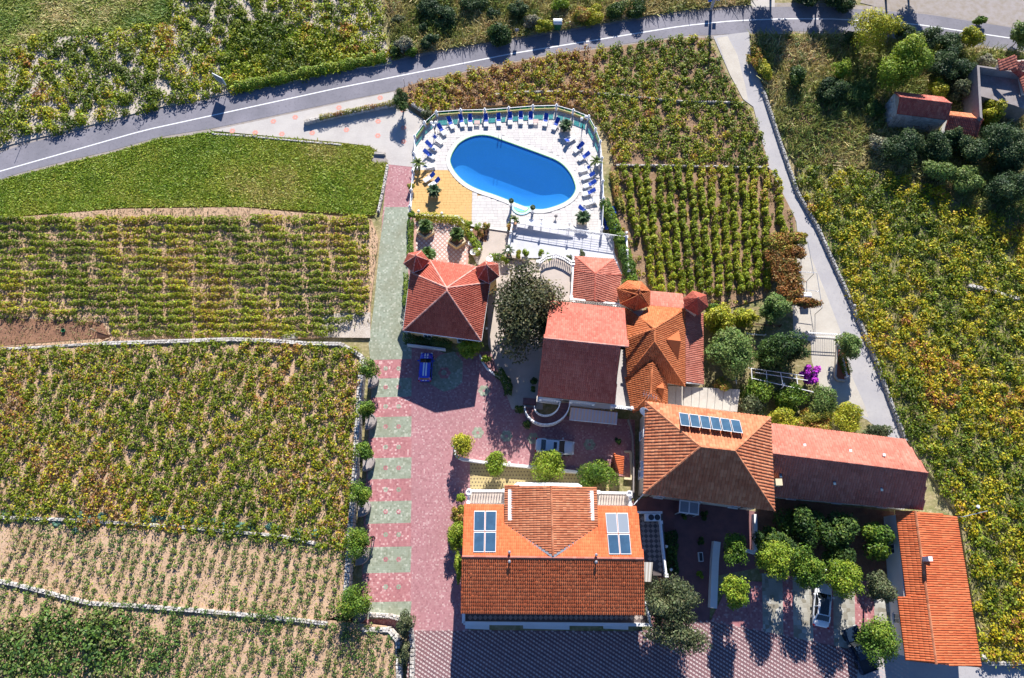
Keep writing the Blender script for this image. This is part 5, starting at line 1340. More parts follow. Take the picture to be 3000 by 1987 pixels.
def bush_cloud(x, y, z, r, hgt, nl, leaf, palette, wts, tone=None, spread=None, csc=.35):
    """leaf clouds of low bushes standing at x, y: returns leaf mesh arrays"""
    n = len(x); k = nl
    rr = r * RNG.uniform(.7, 1.25, n)
    d = unit(RNG.normal(0, 1, (n * k, 3))); d[:, 2] = np.abs(d[:, 2])
    q = RNG.uniform(.45, 1.0, (n * k, 1)); R = np.repeat(rr, k)[:, None]
    off = d * q * R * np.array([1, 1, hgt / r]); lob = RNG.normal(0, .12, (n * k, 3)) * R
    c = np.stack([np.repeat(x, k), np.repeat(y, k), np.full(n * k, z + .12)], 1) + off + lob * np.array([1, 1, .5])
    c[:, 2] = np.maximum(c[:, 2], z + .03)
    u = .55 * wnoise(x, y, csc, 1) + .45 * RNG.random(n) if tone is None else tone
    ul = np.clip(np.repeat(u, k) + RNG.normal(0, .13, n * k), 0, .999)
    col = jitcol(pick(palette, wts, ul), .22)
    nrm = d * .8 + RNG.normal(0, .45, (n * k, 3)); nrm[:, 2] += .45
    V, Fq = leaf_arrays(c, leaf * RNG.uniform(.7, 1.3, n * k), nrm)
    return V, Fq, col
def cloud(name, parts, kind='stuff', parent=None, m=None, org=(0, 0, 0)):
    V, Fs, C, o = [], [], [], 0
    for v, f, c in parts: V.append(v); Fs.append(f + o); C.append(c); o += len(v)
    me = arr_mesh(name, np.concatenate(V) - np.array(org), np.concatenate(Fs), m or LEAF, col=np.concatenate(C))
    ob = link(name, me, parent, org if parent is None else (0, 0, 0))
    if kind: ob['kind'] = kind
    return ob
def nrm_dir(a, b): return math.atan2(b.y - a.y, b.x - a.x)
# field B: close bushes in leaning rows
def gaps(s, t, ch=2): return lambda x, y: (wnoise(x, y, s, ch) * .7 + RNG.random(len(x)) * .3) > t
x, y = plants_in(FP['B'], 1.1, .75, math.radians(-12), .2, gaps(1.5, .17))
sm = RNG.random(len(x)) < .5
vB = cloud('grape_vines', [bush_cloud(x, y, FZ['B'], .64, .9, 60, .13, [DEEP, GREEN, GREEN, YEL, RUST, BROWN], [1.9, 2.2, 1.2, 1.2, .9, 1.0], csc=.28)])
# field N above the pool: rusty in the west, greener in the east
x, y = plants_in(FP['N'], 1.05, .88, math.radians(8), .3, gaps(.4, .17))
cx_ = np.clip((x - W(1450, 250).x) / (W(1900, 250).x - W(1450, 250).x), 0, 1); cy_ = wnoise(x, y, .22, 1)
tone = np.clip(.74 - .40 * cx_ + (cy_ - .5) * .75 + RNG.normal(0, .16, len(x)), 0, .99)
cloud('grape_vines', [bush_cloud(x, y, FZ['N'], .70, .85, 64, .14, [DEEP, GREEN, GREEN, YEL, RUST, BROWN], [.8, 1.9, 1.2, 1.7, 1.1, .9], tone)])
# field E along the lane: lush, yellow green, in wavy rows
x, y = plants_in(FP['E'], 1.4, 1.0, math.radians(12), .28, gaps(1.3, .2))
tone = np.clip(.42 + (wnoise(x, y, .3, 1) - .5) * .8 + RNG.normal(0, .15, len(x)), 0, .99)
cloud('grape_vines', [bush_cloud(x, y, FZ['E'], .86, 1.05, 84, .15, [DEEP, GREEN, YEL, [.46, .33, .012], RUST], [1.0, 1.9, 2.2, 1.0, .8], tone)])
# field T beside the road, on pale stony ground
x, y = plants_in(FP['T'], 1.5, 1.15, math.radians(20), .33, gaps(1.1, .14))
tone = np.clip(.38 + (wnoise(x, y, .3, 1) - .5) * .7 + RNG.normal(0, .17, len(x)), 0, .99)
cloud('grape_vines', [bush_cloud(x, y, FZ['T'], 1.0, 1.1, 100, .165, [DEEP, GREEN, LIME, YEL, RUST], [1.2, 2.0, 1.4, 1.6, .75], tone)])
GL = xy([W(a, b, .15) for a, b in [(640, 180), (700, 60), (1000, 90), (1140, 185), (1000, 205), (845, 240), (690, 268)]])
def blades(poly, n, z, h, palette, wts, csc=.25, w=.05, bias=(0, 0), lean_=.7):
    P = np.array([(p[0], p[1]) for p in poly]); lo, hi = P.min(0), P.max(0)
    x = RNG.uniform(lo[0], hi[0], n); y = RNG.uniform(lo[1], hi[1], n); k = inpoly(x, y, [tuple(p) for p in P]); x, y = x[k], y[k]; n = len(x)
    hh = h * RNG.uniform(.5, 1.3, n) * (.6 + .8 * wnoise(x, y, 1.4, 2)); a = RNG.uniform(0, 6.283, n); lean = RNG.normal(0, lean_, (n, 2)) + np.array(bias)
    b = np.stack([x, y, np.full(n, z)], 1); s = np.stack([np.cos(a), np.sin(a), np.zeros(n)], 1) * (w * RNG.uniform(.7, 1.4, n))[:, None]
    tip = b + np.stack([lean[:, 0] * hh, lean[:, 1] * hh, hh], 1)
    V = np.stack([b - s, b + s, tip + s * .5, tip - s * .3], 1).reshape(-1, 3)
    u = np.clip(wnoise(x, y, csc, 3) * .75 + wnoise(x, y, csc * 5, 0) * .25 + RNG.normal(0, .1, n), 0, .99)
    return V, np.arange(4 * n).reshape(-1, 4), jitcol(pick(palette, wts, u), .2)
GG = [[.14, .24, .02], [.22, .29, .025], [.30, .31, .04], [.42, .37, .12]]
cloud('tall_grass', [blades(GL, 14000, .12, .5, GG, [2, 3, 1.5, .3], w=.07)])
cloud('meadow_grass', [blades(GT, 45000, .1, .3, [[.15, .24, .04], [.27, .32, .06], [.46, .41, .16], [.56, .47, .22]], [2.4, 2, 1.3, .6], w=.08, bias=(-.3, -.2), lean_=1.2)])
cloud('lawn_grass', [blades(LP, 120000, .2, .13, [[.15, .24, .02], [.22, .30, .025], [.29, .33, .035], [.40, .36, .09]], [1.2, 2.2, 2.2, 1.3], csc=.22, w=.085, lean_=1.3)])
EW = RNG.random(1)
cloud('weed_grass', [blades(FP['E'], 30000, .3, .45, GG, [2, 3, 2, 1], w=.06), blades(xy(FP['A']), 12000, FZ['A'], .25, [[.2, .2, .08], [.3, .24, .12]], [1, 1], w=.05)])
SCP = [[.15, .20, .05], [.28, .29, .08], [.47, .40, .17], [.58, .48, .25], [.36, .25, .14]]
cloud('dry_grass', [blades(ST_, 30000, .1, .7, SCP, [1.4, 1.7, 2, 1.2, .8], csc=.3, w=.07, bias=(.2, 0)), blades(SR, 36000, .1, .7, SCP, [2.2, 2.6, 1.8, .9, .5], csc=.28, w=.07)])
for PO, nm in ((SR, 1.9), (ST_, 1.8)):
    x, y = plants_in(PO, nm, nm, .3, .4, gaps(.8, .38)); tone = np.clip(wnoise(x, y, .45, 2) * .7 + RNG.random(len(x)) * .35 - .05, 0, .99)
    cloud('undergrowth', [bush_cloud(x, y, .1, .75, .8, 60, .12, [[.07, .11, .03], [.15, .21, .04], [.26, .28, .07], [.36, .31, .13], [.30, .20, .09]], [1.3, 2, 1.5, 1, .5], tone)])
# field A: trained rows lying across, one thing each
def row_leaves(a, b, z, half, hgt, per, leaf, palette, wts, gapch):
    L = (Vector(b[:2]) - Vector(a[:2])).length; n = int(L * per); t = RNG.random(n)
    x = a[0] + (b[0] - a[0]) * t; y = a[1] + (b[1] - a[1]) * t
    x = x + 0; bumpy = wnoise(x * 1.0, y * 3.0, 1.6, gapch)
    keep = (bumpy > .34) | (RNG.random(n) < .16); x, y, bumpy = x[keep], y[keep], bumpy[keep]; n = len(x)
    dx, dy = (b[0] - a[0]) / L, (b[1] - a[1]) / L
    th = RNG.uniform(0, math.pi, n); rr = RNG.uniform(.5, 1.0, n) * (.7 + .6 * bumpy)
    o = np.cos(th) * half * rr; zz = .25 + np.sin(th) * hgt * rr
    wob = (wnoise(x, y, 1.3, 0) - .5) * .6
    c = np.stack([x - dy * (o + wob), y + dx * (o + wob), z + zz], 1)
    nr = np.stack([-dy * np.cos(th), dx * np.cos(th), np.sin(th) + .3], 1) + RNG.normal(0, .5, (n, 3))
    V, Fq = leaf_arrays(c, leaf * RNG.uniform(.7, 1.3, n), nr)
    u = np.clip(.6 * wnoise(x, y, .3, 1) + RNG.normal(.2, .17, n), 0, .99)
    return V, Fq, jitcol(pick(palette, wts, u), .22)
NUM = ['first', 'second', 'third', 'fourth', 'fifth', 'sixth', 'seventh', 'eighth', 'ninth', 'tenth', 'eleventh', 'twelfth', 'thirteenth', 'fourteenth', 'fifteenth', 'sixteenth', 'seventeenth', 'eighteenth']
STAKE = MB().tube([(0, 0, 0), (0, 0, 1.0)], .04, 4).mesh('stake', M['bark'])
def vine_row(a, b, z, lab, group, args, posts=6):
    o = empty('vine_row', (a[0], a[1], z), lab, 'vine row', group)
    cloud('foliage', [row_leaves(a, b, z, *args)], None, o, org=(a[0], a[1], z))
    for i in range(posts):
        p = Vector((0, 0, 0)).lerp(Vector((b[0] - a[0], b[1] - a[1], 0)), (i + .5) / posts); link('stake', STAKE, o, p)
for k in range(17):
    y0 = 628 + k * 22.0; y1 = y0 + 4
    x0 = -30 if y0 < 922 else 318 + (y0 - 922) * .3; x1 = 1084 - max(0, (y0 - 905)) * 1.6
    if k == 0: x0, y0, y1 = -30, 638, 636
    a, b = W(x0, y0 + (8 if k == 0 else 0), .25), W(x1, y1 + (8 if k == 0 else 0), .25)
    vine_row(a, b, .25, f'low vine row across the tan field, {NUM[k]} row below the mown grass', 'low vine rows across the tan field',
             (.46, .66, 125, .11, [DEEP, GREEN, LIME, YEL, RUST, BROWN], [.9, 2.0, 1.3, 1.4, .5, .3], 2))
for k in range(15):
    a, b = W(1828 + k * 31.2 + (3 if k % 2 else 0), 492 + k * .3, .1), W(1886 + k * 27.6, 846 + (k % 3) * 8 + (10 if 2 < k < 11 else 0), .1)
    if k == 0: b = W(1868, 700, .1)
    if k == 14: a, b = W(2268, 510, .1), W(2290, 690, .1)
    vine_row(a, b, .1, f'tall trellised vine row between pool and lane, {NUM[k]} row from the pool fence', 'trellised vine rows between pool and lane',
             (.46, 1.05, 250, .125, [DEEP, GREEN, LIME, YEL, RUST], [.8, 1.7, 1.8, 1.5, .35], 3))
x, y = plants_in(FP['R'], 1.0, .8, 0, .4, gaps(1.2, .35)); cloud('ground_leaves', [bush_cloud(x, y, FZ['R'], .34, .4, 22, .10, [DEEP, GREEN, YEL, RUST, BROWN], [1.2, 2, 1.5, .7, .6])])
# fields C and D: separate small vines
VINES = []
for s in range(6):
    g = np.random.default_rng(s); k = 2; n_ = 46 + 9 * s
    xs = g.normal(0, .14, 3); ysv = g.normal(0, .22, 3)
    V, Fq, Cc = bush_cloud(xs, ysv, 0.0, .30 + .03 * s, .62, n_ // 3, .085, [[.055, .12, .03], [.10, .17, .03], [.16, .20, .05], [.15, .14, .06]], [1.5, 2, 1, .5], np.full(3, g.random()))
    me = arr_mesh('grape_vine', V, Fq, LEAF, col=Cc)
    VINES.append(me)
xc, yc = plants_in(FP['C'], 1.22, .95, math.radians(-10), .10, gaps(.5, .2)); xd, yd = plants_in(FP['D'], 1.22, .82, math.radians(-10), .10, gaps(.5, .17))
al = sorted([(a, b, 'C') for a, b in zip(xc, yc)] + [(a, b, 'D') for a, b in zip(xd, yd)], key=lambda t: t[1])
lim = W(0, 1985, 1.4).y; al = [t for t in al if t[1] > lim - .4 and t[0] > W(-5, 1700, 1.4).x]
ind = al[:300]; rest = al[300:]
greenness = wnoise(np.array([t[0] for t in al]), np.array([t[1] for t in al]), .35, 1)
for (a, b, f), gr_n in zip(ind, greenness):
    gr_n = (min(max((-33 - a) / 12, 0), 1) * .85 if f == 'D' else .7 * math.exp(-((a + 41) / 8) ** 2)) + (gr_n - .45) * .5
    s = max(.75, 1.05 + 1.1 * gr_n) * random.uniform(.8, 1.2)
    o = link('grape_vine', VINES[random.randrange(6)], None, (a, b, FZ[f]), random.uniform(0, 6.28), (s, s, s * random.uniform(.9, 1.15)))
    tag(o, 'small green vine standing in bare tan soil of the lower terraces', 'vine', 'small vines on the lower terraces')
if rest:
    x = np.array([t[0] for t in rest]); y = np.array([t[1] for t in rest]); zz = np.array([FZ[t[2]] for t in rest]).mean()
    cloud('grape_vines', [bush_cloud(x, y, 1.35, .46, .7, 44, .10, [[.055, .12, .03], [.10, .17, .03], [.16, .20, .05], [.15, .14, .06]], [1.3, 1.8, 1.4, .9])])
cloud('ground_weeds', [blades(FP['C'], 5000, FZ['C'], .2, GG, [1, 2, 2, 1], w=.05), blades(FP['D'], 4000, FZ['D'], .2, GG, [1, 3, 1, 1], w=.05), blades(FP['B'], 9000, FZ['B'], .3, GG, [1, 2, 2, 2], w=.05)])
KALE = []
for s in range(2):
    V, Fq, Cc = spikes(Vector((0, 0, .12)), 11, .55, .16, .5, (.2, 1.1), (.10, .20, .15)); KALE.append(arr_mesh('kale_plant', V, Fq, LEAF, col=Cc))
for x, y in [(14, 1504), (42, 1503), (90, 1504), (210, 1506), (236, 1512), (262, 1514), (300, 1513), (168, 1533), (222, 1555), (424, 1522), (454, 1519), (478, 1516), (502, 1520), (535, 1524), (560, 1522), (585, 1534), (622, 1525), (655, 1542), (705, 1543), (736, 1544), (790, 1543), (815, 1552), (872, 1562), (925, 1563)]:
    s = random.uniform(.8, 1.3); tag(link('kale_plant', KALE[random.randrange(2)], None, W(x, y, FZ['B' if y < 1530 + (x / 30) else 'C']), random.random() * 6, (s, s, s)), 'blue-green leafy kale clump growing along the terrace wall', 'kale', 'kale clumps along the terrace wall')

# ------------------------------------------------------------------ stone walls
wl3 = lambda pts, z: [W(x, y, z) for x, y in pts]
rubble_wall('stone_wall', wl3([(1062, 1046), (1052, 1150), (1046, 1250), (1038, 1400), (1028, 1520), (1016, 1700), (1010, 1790)], 1.5), .62, 1.55, 'long rubble retaining wall between the vineyard and the paved drive')
rubble_wall('stone_wall', wl3([(300, 1006), (500, 1000), (680, 994), (800, 998), (890, 1006), (1000, 1008), (1062, 1046)], 1.5), .5, 1.5, 'pale rubble wall crossing between the upper two left vineyards')
rubble_wall('stone_wall', wl3([(-30, 1024), (100, 1018), (300, 1006)], 1.35), .3, 1.35, 'low white and brick edged wall below the brown seedbed', m='stone')
rubble_wall('stone_wall', wl3([(-30, 1515), (150, 1521), (380, 1534), (560, 1546), (700, 1560), (820, 1570), (940, 1596)], 1.55), .34, 1.55, 'pale terrace wall with kale growing along it')
rubble_wall('stone_wall', wl3([(-30, 1698), (40, 1712), (150, 1740), (260, 1768), (400, 1776), (560, 1788), (700, 1800), (850, 1815), (960, 1828)], 1.7), .42, 1.7, 'lowest pale terrace wall above the greenest small vines')
rubble_wall('stone_wall', wl3([(1080, 1802), (1140, 1805), (1200, 1822), (1208, 1900), (1205, 2020)], .9), .42, .9, 'curved pale wall ending the drive at the car park corner')
rubble_wall('stone_wall', wl3([(1060, 1845), (1140, 1846), (1165, 1880), (1168, 2020)], 1.6), .5, 1.6, 'pale rubble wall round the corner of the lowest terrace')
rubble_wall('stone_wall', wl3([(1443, 276), (1560, 268), (1700, 268), (1800, 276), (1900, 287), (2000, 296), (2180, 300)], .5), .22, .5, 'thin pale wall running through the rusty vineyard above the pool')
rubble_wall('stone_wall', wl3([(1805, 483), (1900, 484), (2050, 487), (2255, 490)], .5), .24, .5, 'thin wall between the rusty vineyard and the trellised rows')
rubble_wall('stone_wall', wl3([(2240, 262), (2262, 330), (2295, 430), (2340, 560), (2396, 655)], .7), .3, .5, 'upper part of the wall along the lane, beside the scrub', m='stoneblue')
rubble_wall('stone_wall', wl3([(2396, 655), (2450, 775), (2480, 840), (2530, 955), (2575, 1065), (2620, 1190), (2660, 1290)], .7), .3, .5, 'lower part of the wall along the lane, beside the yellow vineyard', m='stoneblue')
rubble_wall('stone_wall', wl3([(890, 355), (980, 335), (1080, 315), (1160, 300)], .7), .5, .7, 'low wall with a creeper beside the forecourt')
rubble_wall('stone_wall', wl3([(1206, 302), (1250, 330)], .6), .4, .6, 'short broken wall by the conifer at the forecourt')
rubble_wall('stone_wall', wl3([(1135, 482), (1125, 540), (1108, 620)], .35), .3, .35, 'low stone edge between the mown grass and the drive')
rubble_wall('stone_wall', wl3([(620, 392), (720, 398), (820, 408), (1000, 424)], .3), .25, .3, 'low stone edge between the mown grass and the forecourt')
rubble_wall('stone_wall', wl3([(2840, 835), (2900, 850), (2960, 868), (3020, 885)], .7), .4, .7, 'broken pale wall inside the yellow vineyard')
rubble_wall('stone_wall', wl3([(2880, 1920), (2900, 1945), (3040, 1942)], .6), .4, .6, 'low stone wall at the corner of the narrow barn')
def block_wall(name, path, w, h, lab, m='wallw', z0=0.0):
    P = [Vector((p[0], p[1], 0)) for p in path]; o = empty(name, (P[0].x, P[0].y, z0), lab, 'wall'); mb = MB()
    for i, (a, b) in enumerate(zip(P[:-1], P[1:])): mb.beam(a + Vector((0, 0, z0 + h / 2)), b + Vector((0, 0, z0 + h / 2 + .001 * i)), w, h)
    mb.build('wall_body', M[m], o); return o
block_wall('garden_wall', PL('C4', [(203, 168), (213, 200), (232, 225), (262, 240), (440, 265), (600, 280), (780, 297), (960, 318), (1120, 336)], .9), .3, .9, 'curved white wall in front of the silver car')
block_wall('garden_wall', PL('C2', [(905, 945), (925, 1000), (965, 1060), (1040, 1115), (1110, 1165), (1130, 1200)], .7), .18, .7, 'curved thin white wall round the shaded planting strip')
block_wall('garden_wall', PL('C2', [(275, 855), (440, 875), (605, 895)], .8), .2, .8, 'straight white wall below the turret house front')
block_wall('ramp_wall', PL('C6', [(880, 400), (865, 560), (855, 800), (848, 970)], 1.0), .8, 1.0, 'broad white wall beside the two round trees')
block_wall('yard_wall', PL('C6', [(1207, 165), (1212, 300), (1212, 480)], 1.0), .35, 1.0, 'white wall between red courtyard and dark orchard')
block_wall('yard_wall', PL('C6', [(1120, 470), (1205, 495)], .8), .35, .8, 'short white wall end above the round tree')
block_wall('curved_gutter_wall', PL('C5', [(130, 400), (155, 470), (172, 560), (178, 800), (176, 1130)], 1.0), .14, 1.0, 'thin curved parapet west of the hipped house', 'oldconc')
block_wall('path_edge', PL('C5', [(95, 700), (150, 700), (160, 950), (90, 945)], .4), .25, .4, 'low stone steps edge between annexe yard and hipped house', 'cream')

# ------------------------------------------------------------------ trees and shrubs
def crown_arrays(c, r, n_l, n, leaf, palette, wts, flat=.35, lob=.5, low=-.75):
    c = np.array(c); r = np.array(r)
    L = unit(RNG.normal(0, 1, (n_l, 3))) * RNG.uniform(.3, .74, (n_l, 1)); L[:, 2] = np.clip(L[:, 2], low, 1)
    lr = RNG.uniform(min(.32, lob * .7), lob, n_l); tone = RNG.random(n_l)
    k = RNG.integers(0, n_l, n); d = unit(RNG.normal(0, 1, (n, 3)) + np.array([0, 0, flat]))
    q = 1 - .5 * RNG.random((n, 1)) ** 2
    p = L[k] + d * (lr[k][:, None] * q) + RNG.normal(0, .03, (n, 3))
    pos = c + p * r
    u = np.clip(.55 * tone[k] + .45 * RNG.random(n), 0, .99)
    nr = d * .9 + RNG.normal(0, .5, (n, 3)) + np.array([0, 0, .25])
    V, Fq = leaf_arrays(pos, leaf * RNG.uniform(.65, 1.35, n), nr)
    return V, Fq, jitcol(pick(palette, wts, u), .2), c + L * r
PALS = dict(
    oak=([[.035, .045, .018], [.075, .08, .032], [.15, .135, .06], [.20, .185, .07]], [2.2, 2.2, 1.3, .8]),
    olive=([[.05, .068, .03], [.09, .108, .045], [.15, .165, .075], [.23, .235, .125]], [2, 2, 1.3, .6]),
    citrus=([[0.043, 0.098, 0.013], [0.087, 0.161, 0.017], [0.160, 0.238, 0.022], [0.246, 0.294, 0.033]], [1.4, 2, 1.6, .8]),
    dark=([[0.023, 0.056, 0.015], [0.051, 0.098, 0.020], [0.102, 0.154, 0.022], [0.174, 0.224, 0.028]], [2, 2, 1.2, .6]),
    yellow=([[0.189, 0.224, 0.017], [0.319, 0.322, 0.022], [0.435, 0.392, 0.033], [0.145, 0.182, 0.017]], [1.5, 2, 1.2, .8]),
    lime=([[0.116, 0.196, 0.017], [0.203, 0.280, 0.022], [0.290, 0.336, 0.033]], [1.2, 2, 1]),
    maquis=([[.022, .05, .02], [.045, .085, .028], [.08, .12, .04], [.12, .16, .055]], [2, 2.2, 1.2, .5]),
    grey=([[0.145, 0.140, 0.088], [0.246, 0.238, 0.154], [0.348, 0.336, 0.220]], [1, 1.5, 1]),
    autumn=([[0.145, 0.168, 0.028], [0.290, 0.266, 0.033], [0.377, 0.196, 0.044], [0.275, 0.119, 0.044]], [1.5, 1.5, 1.1, .8]),
    creeper=([[0.348, 0.140, 0.033], [0.261, 0.119, 0.033], [0.203, 0.154, 0.033], [0.145, 0.168, 0.033]], [1.5, 1.6, 1.2, .9]),
    purple=([[.50, .05, .50], [.36, .03, .40], [.09, .12, .03], [.13, .17, .04]], [2, 1.6, 1.3, .8]),
    fig=([[0.087, 0.154, 0.033], [0.145, 0.210, 0.050], [0.217, 0.266, 0.072]], [1.5, 2, 1]),
)
def tree(px, py, rx, ry, lab, pal, hc=2.6, n=None, leaf=.13, lobes=14, name='tree', cat='tree', z0=0.0, group=None, thin=1.0, trunk=.16, rz_=None, m=None, lob=.5):
    """px, py, rx: crown middle and half width in the photograph; hc: height of the crown's middle"""
    c = W(px, py, z0 + hc); s = (H - hc - z0) / (F * CT + (py - 993.5) * ST) * 1.2; r = rx * s
    r2 = ry * s * 1.04
    rz = rz_ or min(hc * .92, (r + r2) / 2 * .92)
    o = empty(name, (c.x, c.y, z0), lab, cat, group)
    n = int((n or 900 + 620 * r * r2) * 1.35); n = int(min(n, 15000) * thin)
    V, Fq, Cc, L = crown_arrays((0, 0, hc), (r, r2, rz), lobes, n, leaf, *PALS[pal], lob=lob)
    link('crown', arr_mesh('crown', V, Fq, m or LEAF, col=Cc), o)
    if trunk:
        mb = MB(); mb.tube([(0, 0, 0), (.05, 0, hc * .35), (0, .03, hc * .62)], [trunk * 1.25, trunk, trunk * .8], 7)
        for q in L[:5]: mb.tube([(0, .02, hc * .5), (q[0] * .5, q[1] * .5, (hc * .6 + q[2]) / 2), tuple(q)], [trunk * .6, trunk * .4, trunk * .15], 5)
        me = mb.mesh('trunk', M['bark']); link('trunk', me, o)
    return o
T = tree
T(1545, 905, 104, 136, 'huge dark evergreen tree filling the gap between turret house and villa', 'oak', 5.0, 11000, .17, 52, trunk=.38, lob=.34)
T(1960, 1752, 86, 62, 'upper half of the paired grey-green olive trees by the front house', 'olive', 4.8, 5200, .12, 26, trunk=.25, lob=.36)
T(1985, 1848, 98, 64, 'lower half of the paired grey-green olive trees at the car park', 'olive', 4.4, 5200, .12, 28, trunk=.25, lob=.36)
gp_ = 'round trees of the car park'
for x, y, r, pal, lab in [(2153, 1612, 43, 'citrus', 'round tree with a few yellow leaves at the top of the broad white wall'), (2152, 1735, 46, 'lime', 'bright round tree at the lower end of the broad white wall'),
                          (2266, 1637, 54, 'lime', 'yellow-green round tree right of the yard wall corner'), (2366, 1662, 54, 'citrus', 'dark round tree just above the nose of the white car'),
                          (2478, 1696, 56, 'lime', 'yellow-green round tree right of the white car'), (2580, 1722, 46, 'olive', 'small dull round tree against the blue-shaded barn wall'), (2578, 1878, 66, 'citrus', 'largest round dark green tree, over the dark pickup')]:
    T(x, y, r * .95, r * .95, lab, pal, 4.3, None, .115, 28, group=gp_, trunk=.12, lob=.42, rz_=r * .036)
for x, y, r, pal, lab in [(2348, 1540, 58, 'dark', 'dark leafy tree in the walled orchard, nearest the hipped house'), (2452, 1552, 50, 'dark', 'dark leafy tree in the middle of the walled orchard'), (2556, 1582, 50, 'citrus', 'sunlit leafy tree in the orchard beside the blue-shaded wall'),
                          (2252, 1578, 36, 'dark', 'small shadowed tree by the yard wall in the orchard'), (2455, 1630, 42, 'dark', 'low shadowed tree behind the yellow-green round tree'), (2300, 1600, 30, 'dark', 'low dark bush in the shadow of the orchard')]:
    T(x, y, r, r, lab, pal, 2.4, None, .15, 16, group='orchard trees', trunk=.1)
for x, y, r, r2, pal, lab in [(1353, 1303, 31, 36, 'yellow', 'feathery yellow shrub at the rounded end of the white wall'), (1450, 1357, 28, 32, 'lime', 'small yellow-green tree standing on the curved white wall'), (1603, 1367, 48, 42, 'lime', 'round green tree directly below the silver car'), (1745, 1382, 54, 44, 'citrus', 'wide round green tree near the tiny tiled shelter')]:
    T(x, y, r, r2, lab, pal, 2.2, None, .11, 18, trunk=.09)
for x, y, r, r2, lab in [(1350, 1461, 11, 12, 'small round bush at the corner of the front house balcony'), (1342, 1500, 22, 26, 'autumn coloured bush at the upper west wall of the front house'), (1338, 1565, 30, 42, 'tall yellow-green bush at the west wall of the front house'), (1345, 1660, 12, 40, 'thin creeper along the lower west wall of the front house')]:
    T(x, y, r, r2, lab, 'autumn' if 'autumn' in lab else 'lime', 1.6, None, .1, 12, name='bush', cat='bush', trunk=.05)
M['planter_grey'] = mat('shade_grey_planter', (.34, .30, .28), .9, n=(2, (.24, .20, .19), .4, .7))  # grey darkened so the colour carries the shade of the planter fronts
def half_planter(px, py, rpx, lab):
    p = W(px, py, .9); r = rpx * mpp(px, py) * .85; o = empty('half_round_planter', (p.x, p.y, 0), lab, 'planter', 'half-round planters along the drive'); mb = MB(); k = 12
    P = [Vector((p.x - .55 + 1.25 * r * max(math.cos(a), -.1), p.y + r * math.sin(a), 0)) for a in [-math.pi / 2 + math.pi * i / k for i in range(k + 1)]]
    for a, b in zip(P[:-1], P[1:]): mb.beam(a + Vector((0, 0, .45)), b + Vector((0, 0, .45)), .14, .9)
    mb.build('planter_wall', M['planter_grey'], o); MB().prism(P, .6, .8).build('earth', M['planter_grey'], o)
for i, (x, y, r, r2, pyy) in enumerate([(1081, 1080, 27, 27, 1112), (1073, 1203, 26, 26, 1232), (1066, 1325, 26, 26, 1352), (1052, 1450, 31, 33, 1485), (1046, 1594, 38, 38, 1625), (1038, 1768, 50, 47, 1800)]):
    half_planter(x + 10, pyy, 26 + i * 2, f'half-round white planter against the drive wall, {NUM[i]} from the turret house end')
    T(x, y, r, r2, f'trimmed bright green tree in the half-round planter, {NUM[i]} from the turret house end', 'citrus', 2.5, int(1500 + 350 * i), .10, 18, group='trimmed trees along the drive', trunk=.09, z0=.3)
T(1183, 1832, 28, 34, 'grey-green young olive at the car park end of the drive wall', 'olive', 2.2, 1800, .1, 14, trunk=.1); T(1186, 1915, 18, 28, 'lower grey-green shrub behind the corner wall', 'olive', 1.6, 1100, .1, 10, name='bush', cat='bush', trunk=.06)
T(1176, 296, 24, 30, 'dense green conifer at the end of the forecourt creeper', 'dark', 2.3, 2200, .1, 12, trunk=.1)
T(1252, 334, 16, 14, 'small olive-green bush outside the corner of the pool fence', 'olive', .8, 700, .1, 8, name='bush', cat='bush', trunk=.04)
for x, y, r, r2, pal, hc, lab in [(2105, 935, 42, 46, 'yellow', 2.4, 'bright yellow-green tree by the small east turret'), (2178, 930, 42, 26, 'yellow', 1.8, 'yellow-green shrub next to the bright tree by the turret'), (2140, 1028, 74, 68, 'fig', 3.4, 'big grey-green round tree east of the long red roof strip'),
                          (2295, 1012, 72, 50, 'dark', 2.9, 'dark green citrus tree left of the white gate'), (2275, 1052, 62, 36, 'dark', 2.3, 'lower dark green citrus tree above the white pergola'), (2266, 897, 40, 48, 'fig', 2.8, 'leafy tree at the end of the creeper pergola'), (2485, 1015, 32, 46, 'fig', 2.8, 'round tree leaning over the white ornamental fence'),
                          (2375, 1098, 36, 34, 'purple', 1.9, 'flowering purple bougainvillea beside the white pergola'), (2112, 1130, 26, 22, 'autumn', 2.6, 'yellow bush spilling over the garage roof'), (2090, 905, 26, 16, 'citrus', 1.2, 'low green shrub behind the yellow-green tree')]:
    T(x, y, r * (.74 if pal == 'purple' else 1), r2 * (.74 if pal == 'purple' else 1), lab, pal, hc, None, .13 if pal != 'purple' else 0.14, 22, trunk=.12, lob=.4 if pal != 'purple' else .34, m=DRYLEAF if pal == 'purple' else None, thin=1 if pal != 'purple' else 1.3)
for x, y, r, r2, pal, lab in [(2215, 1150, 42, 50, 'citrus', 'green shrub mass beside the garage roof end'), (2200, 1200, 40, 36, 'olive', 'grey-green shrub below the garage roof end'), (2320, 1162, 46, 40, 'citrus', 'green shrub under the white pergola'), (2410, 1175, 40, 44, 'fig', 'pale green shrub below the purple bougainvillea'), (2300, 1225, 52, 26, 'yellow', 'yellow-green shrub above the roof of the hipped house'), (2390, 1235, 56, 34, 'autumn', 'autumn yellow shrub above the long barn, middle one'), (2490, 1228, 48, 40, 'yellow', 'yellow-green shrub above the long barn, near the lane'), (2560, 1268, 42, 26, 'olive', 'feathery grey-green shrub at the lane end of the long barn')]:
    T(x, y, r, r2, lab, pal, 1.5, None, .12, 16, name='shrub', cat='shrub', trunk=.07)
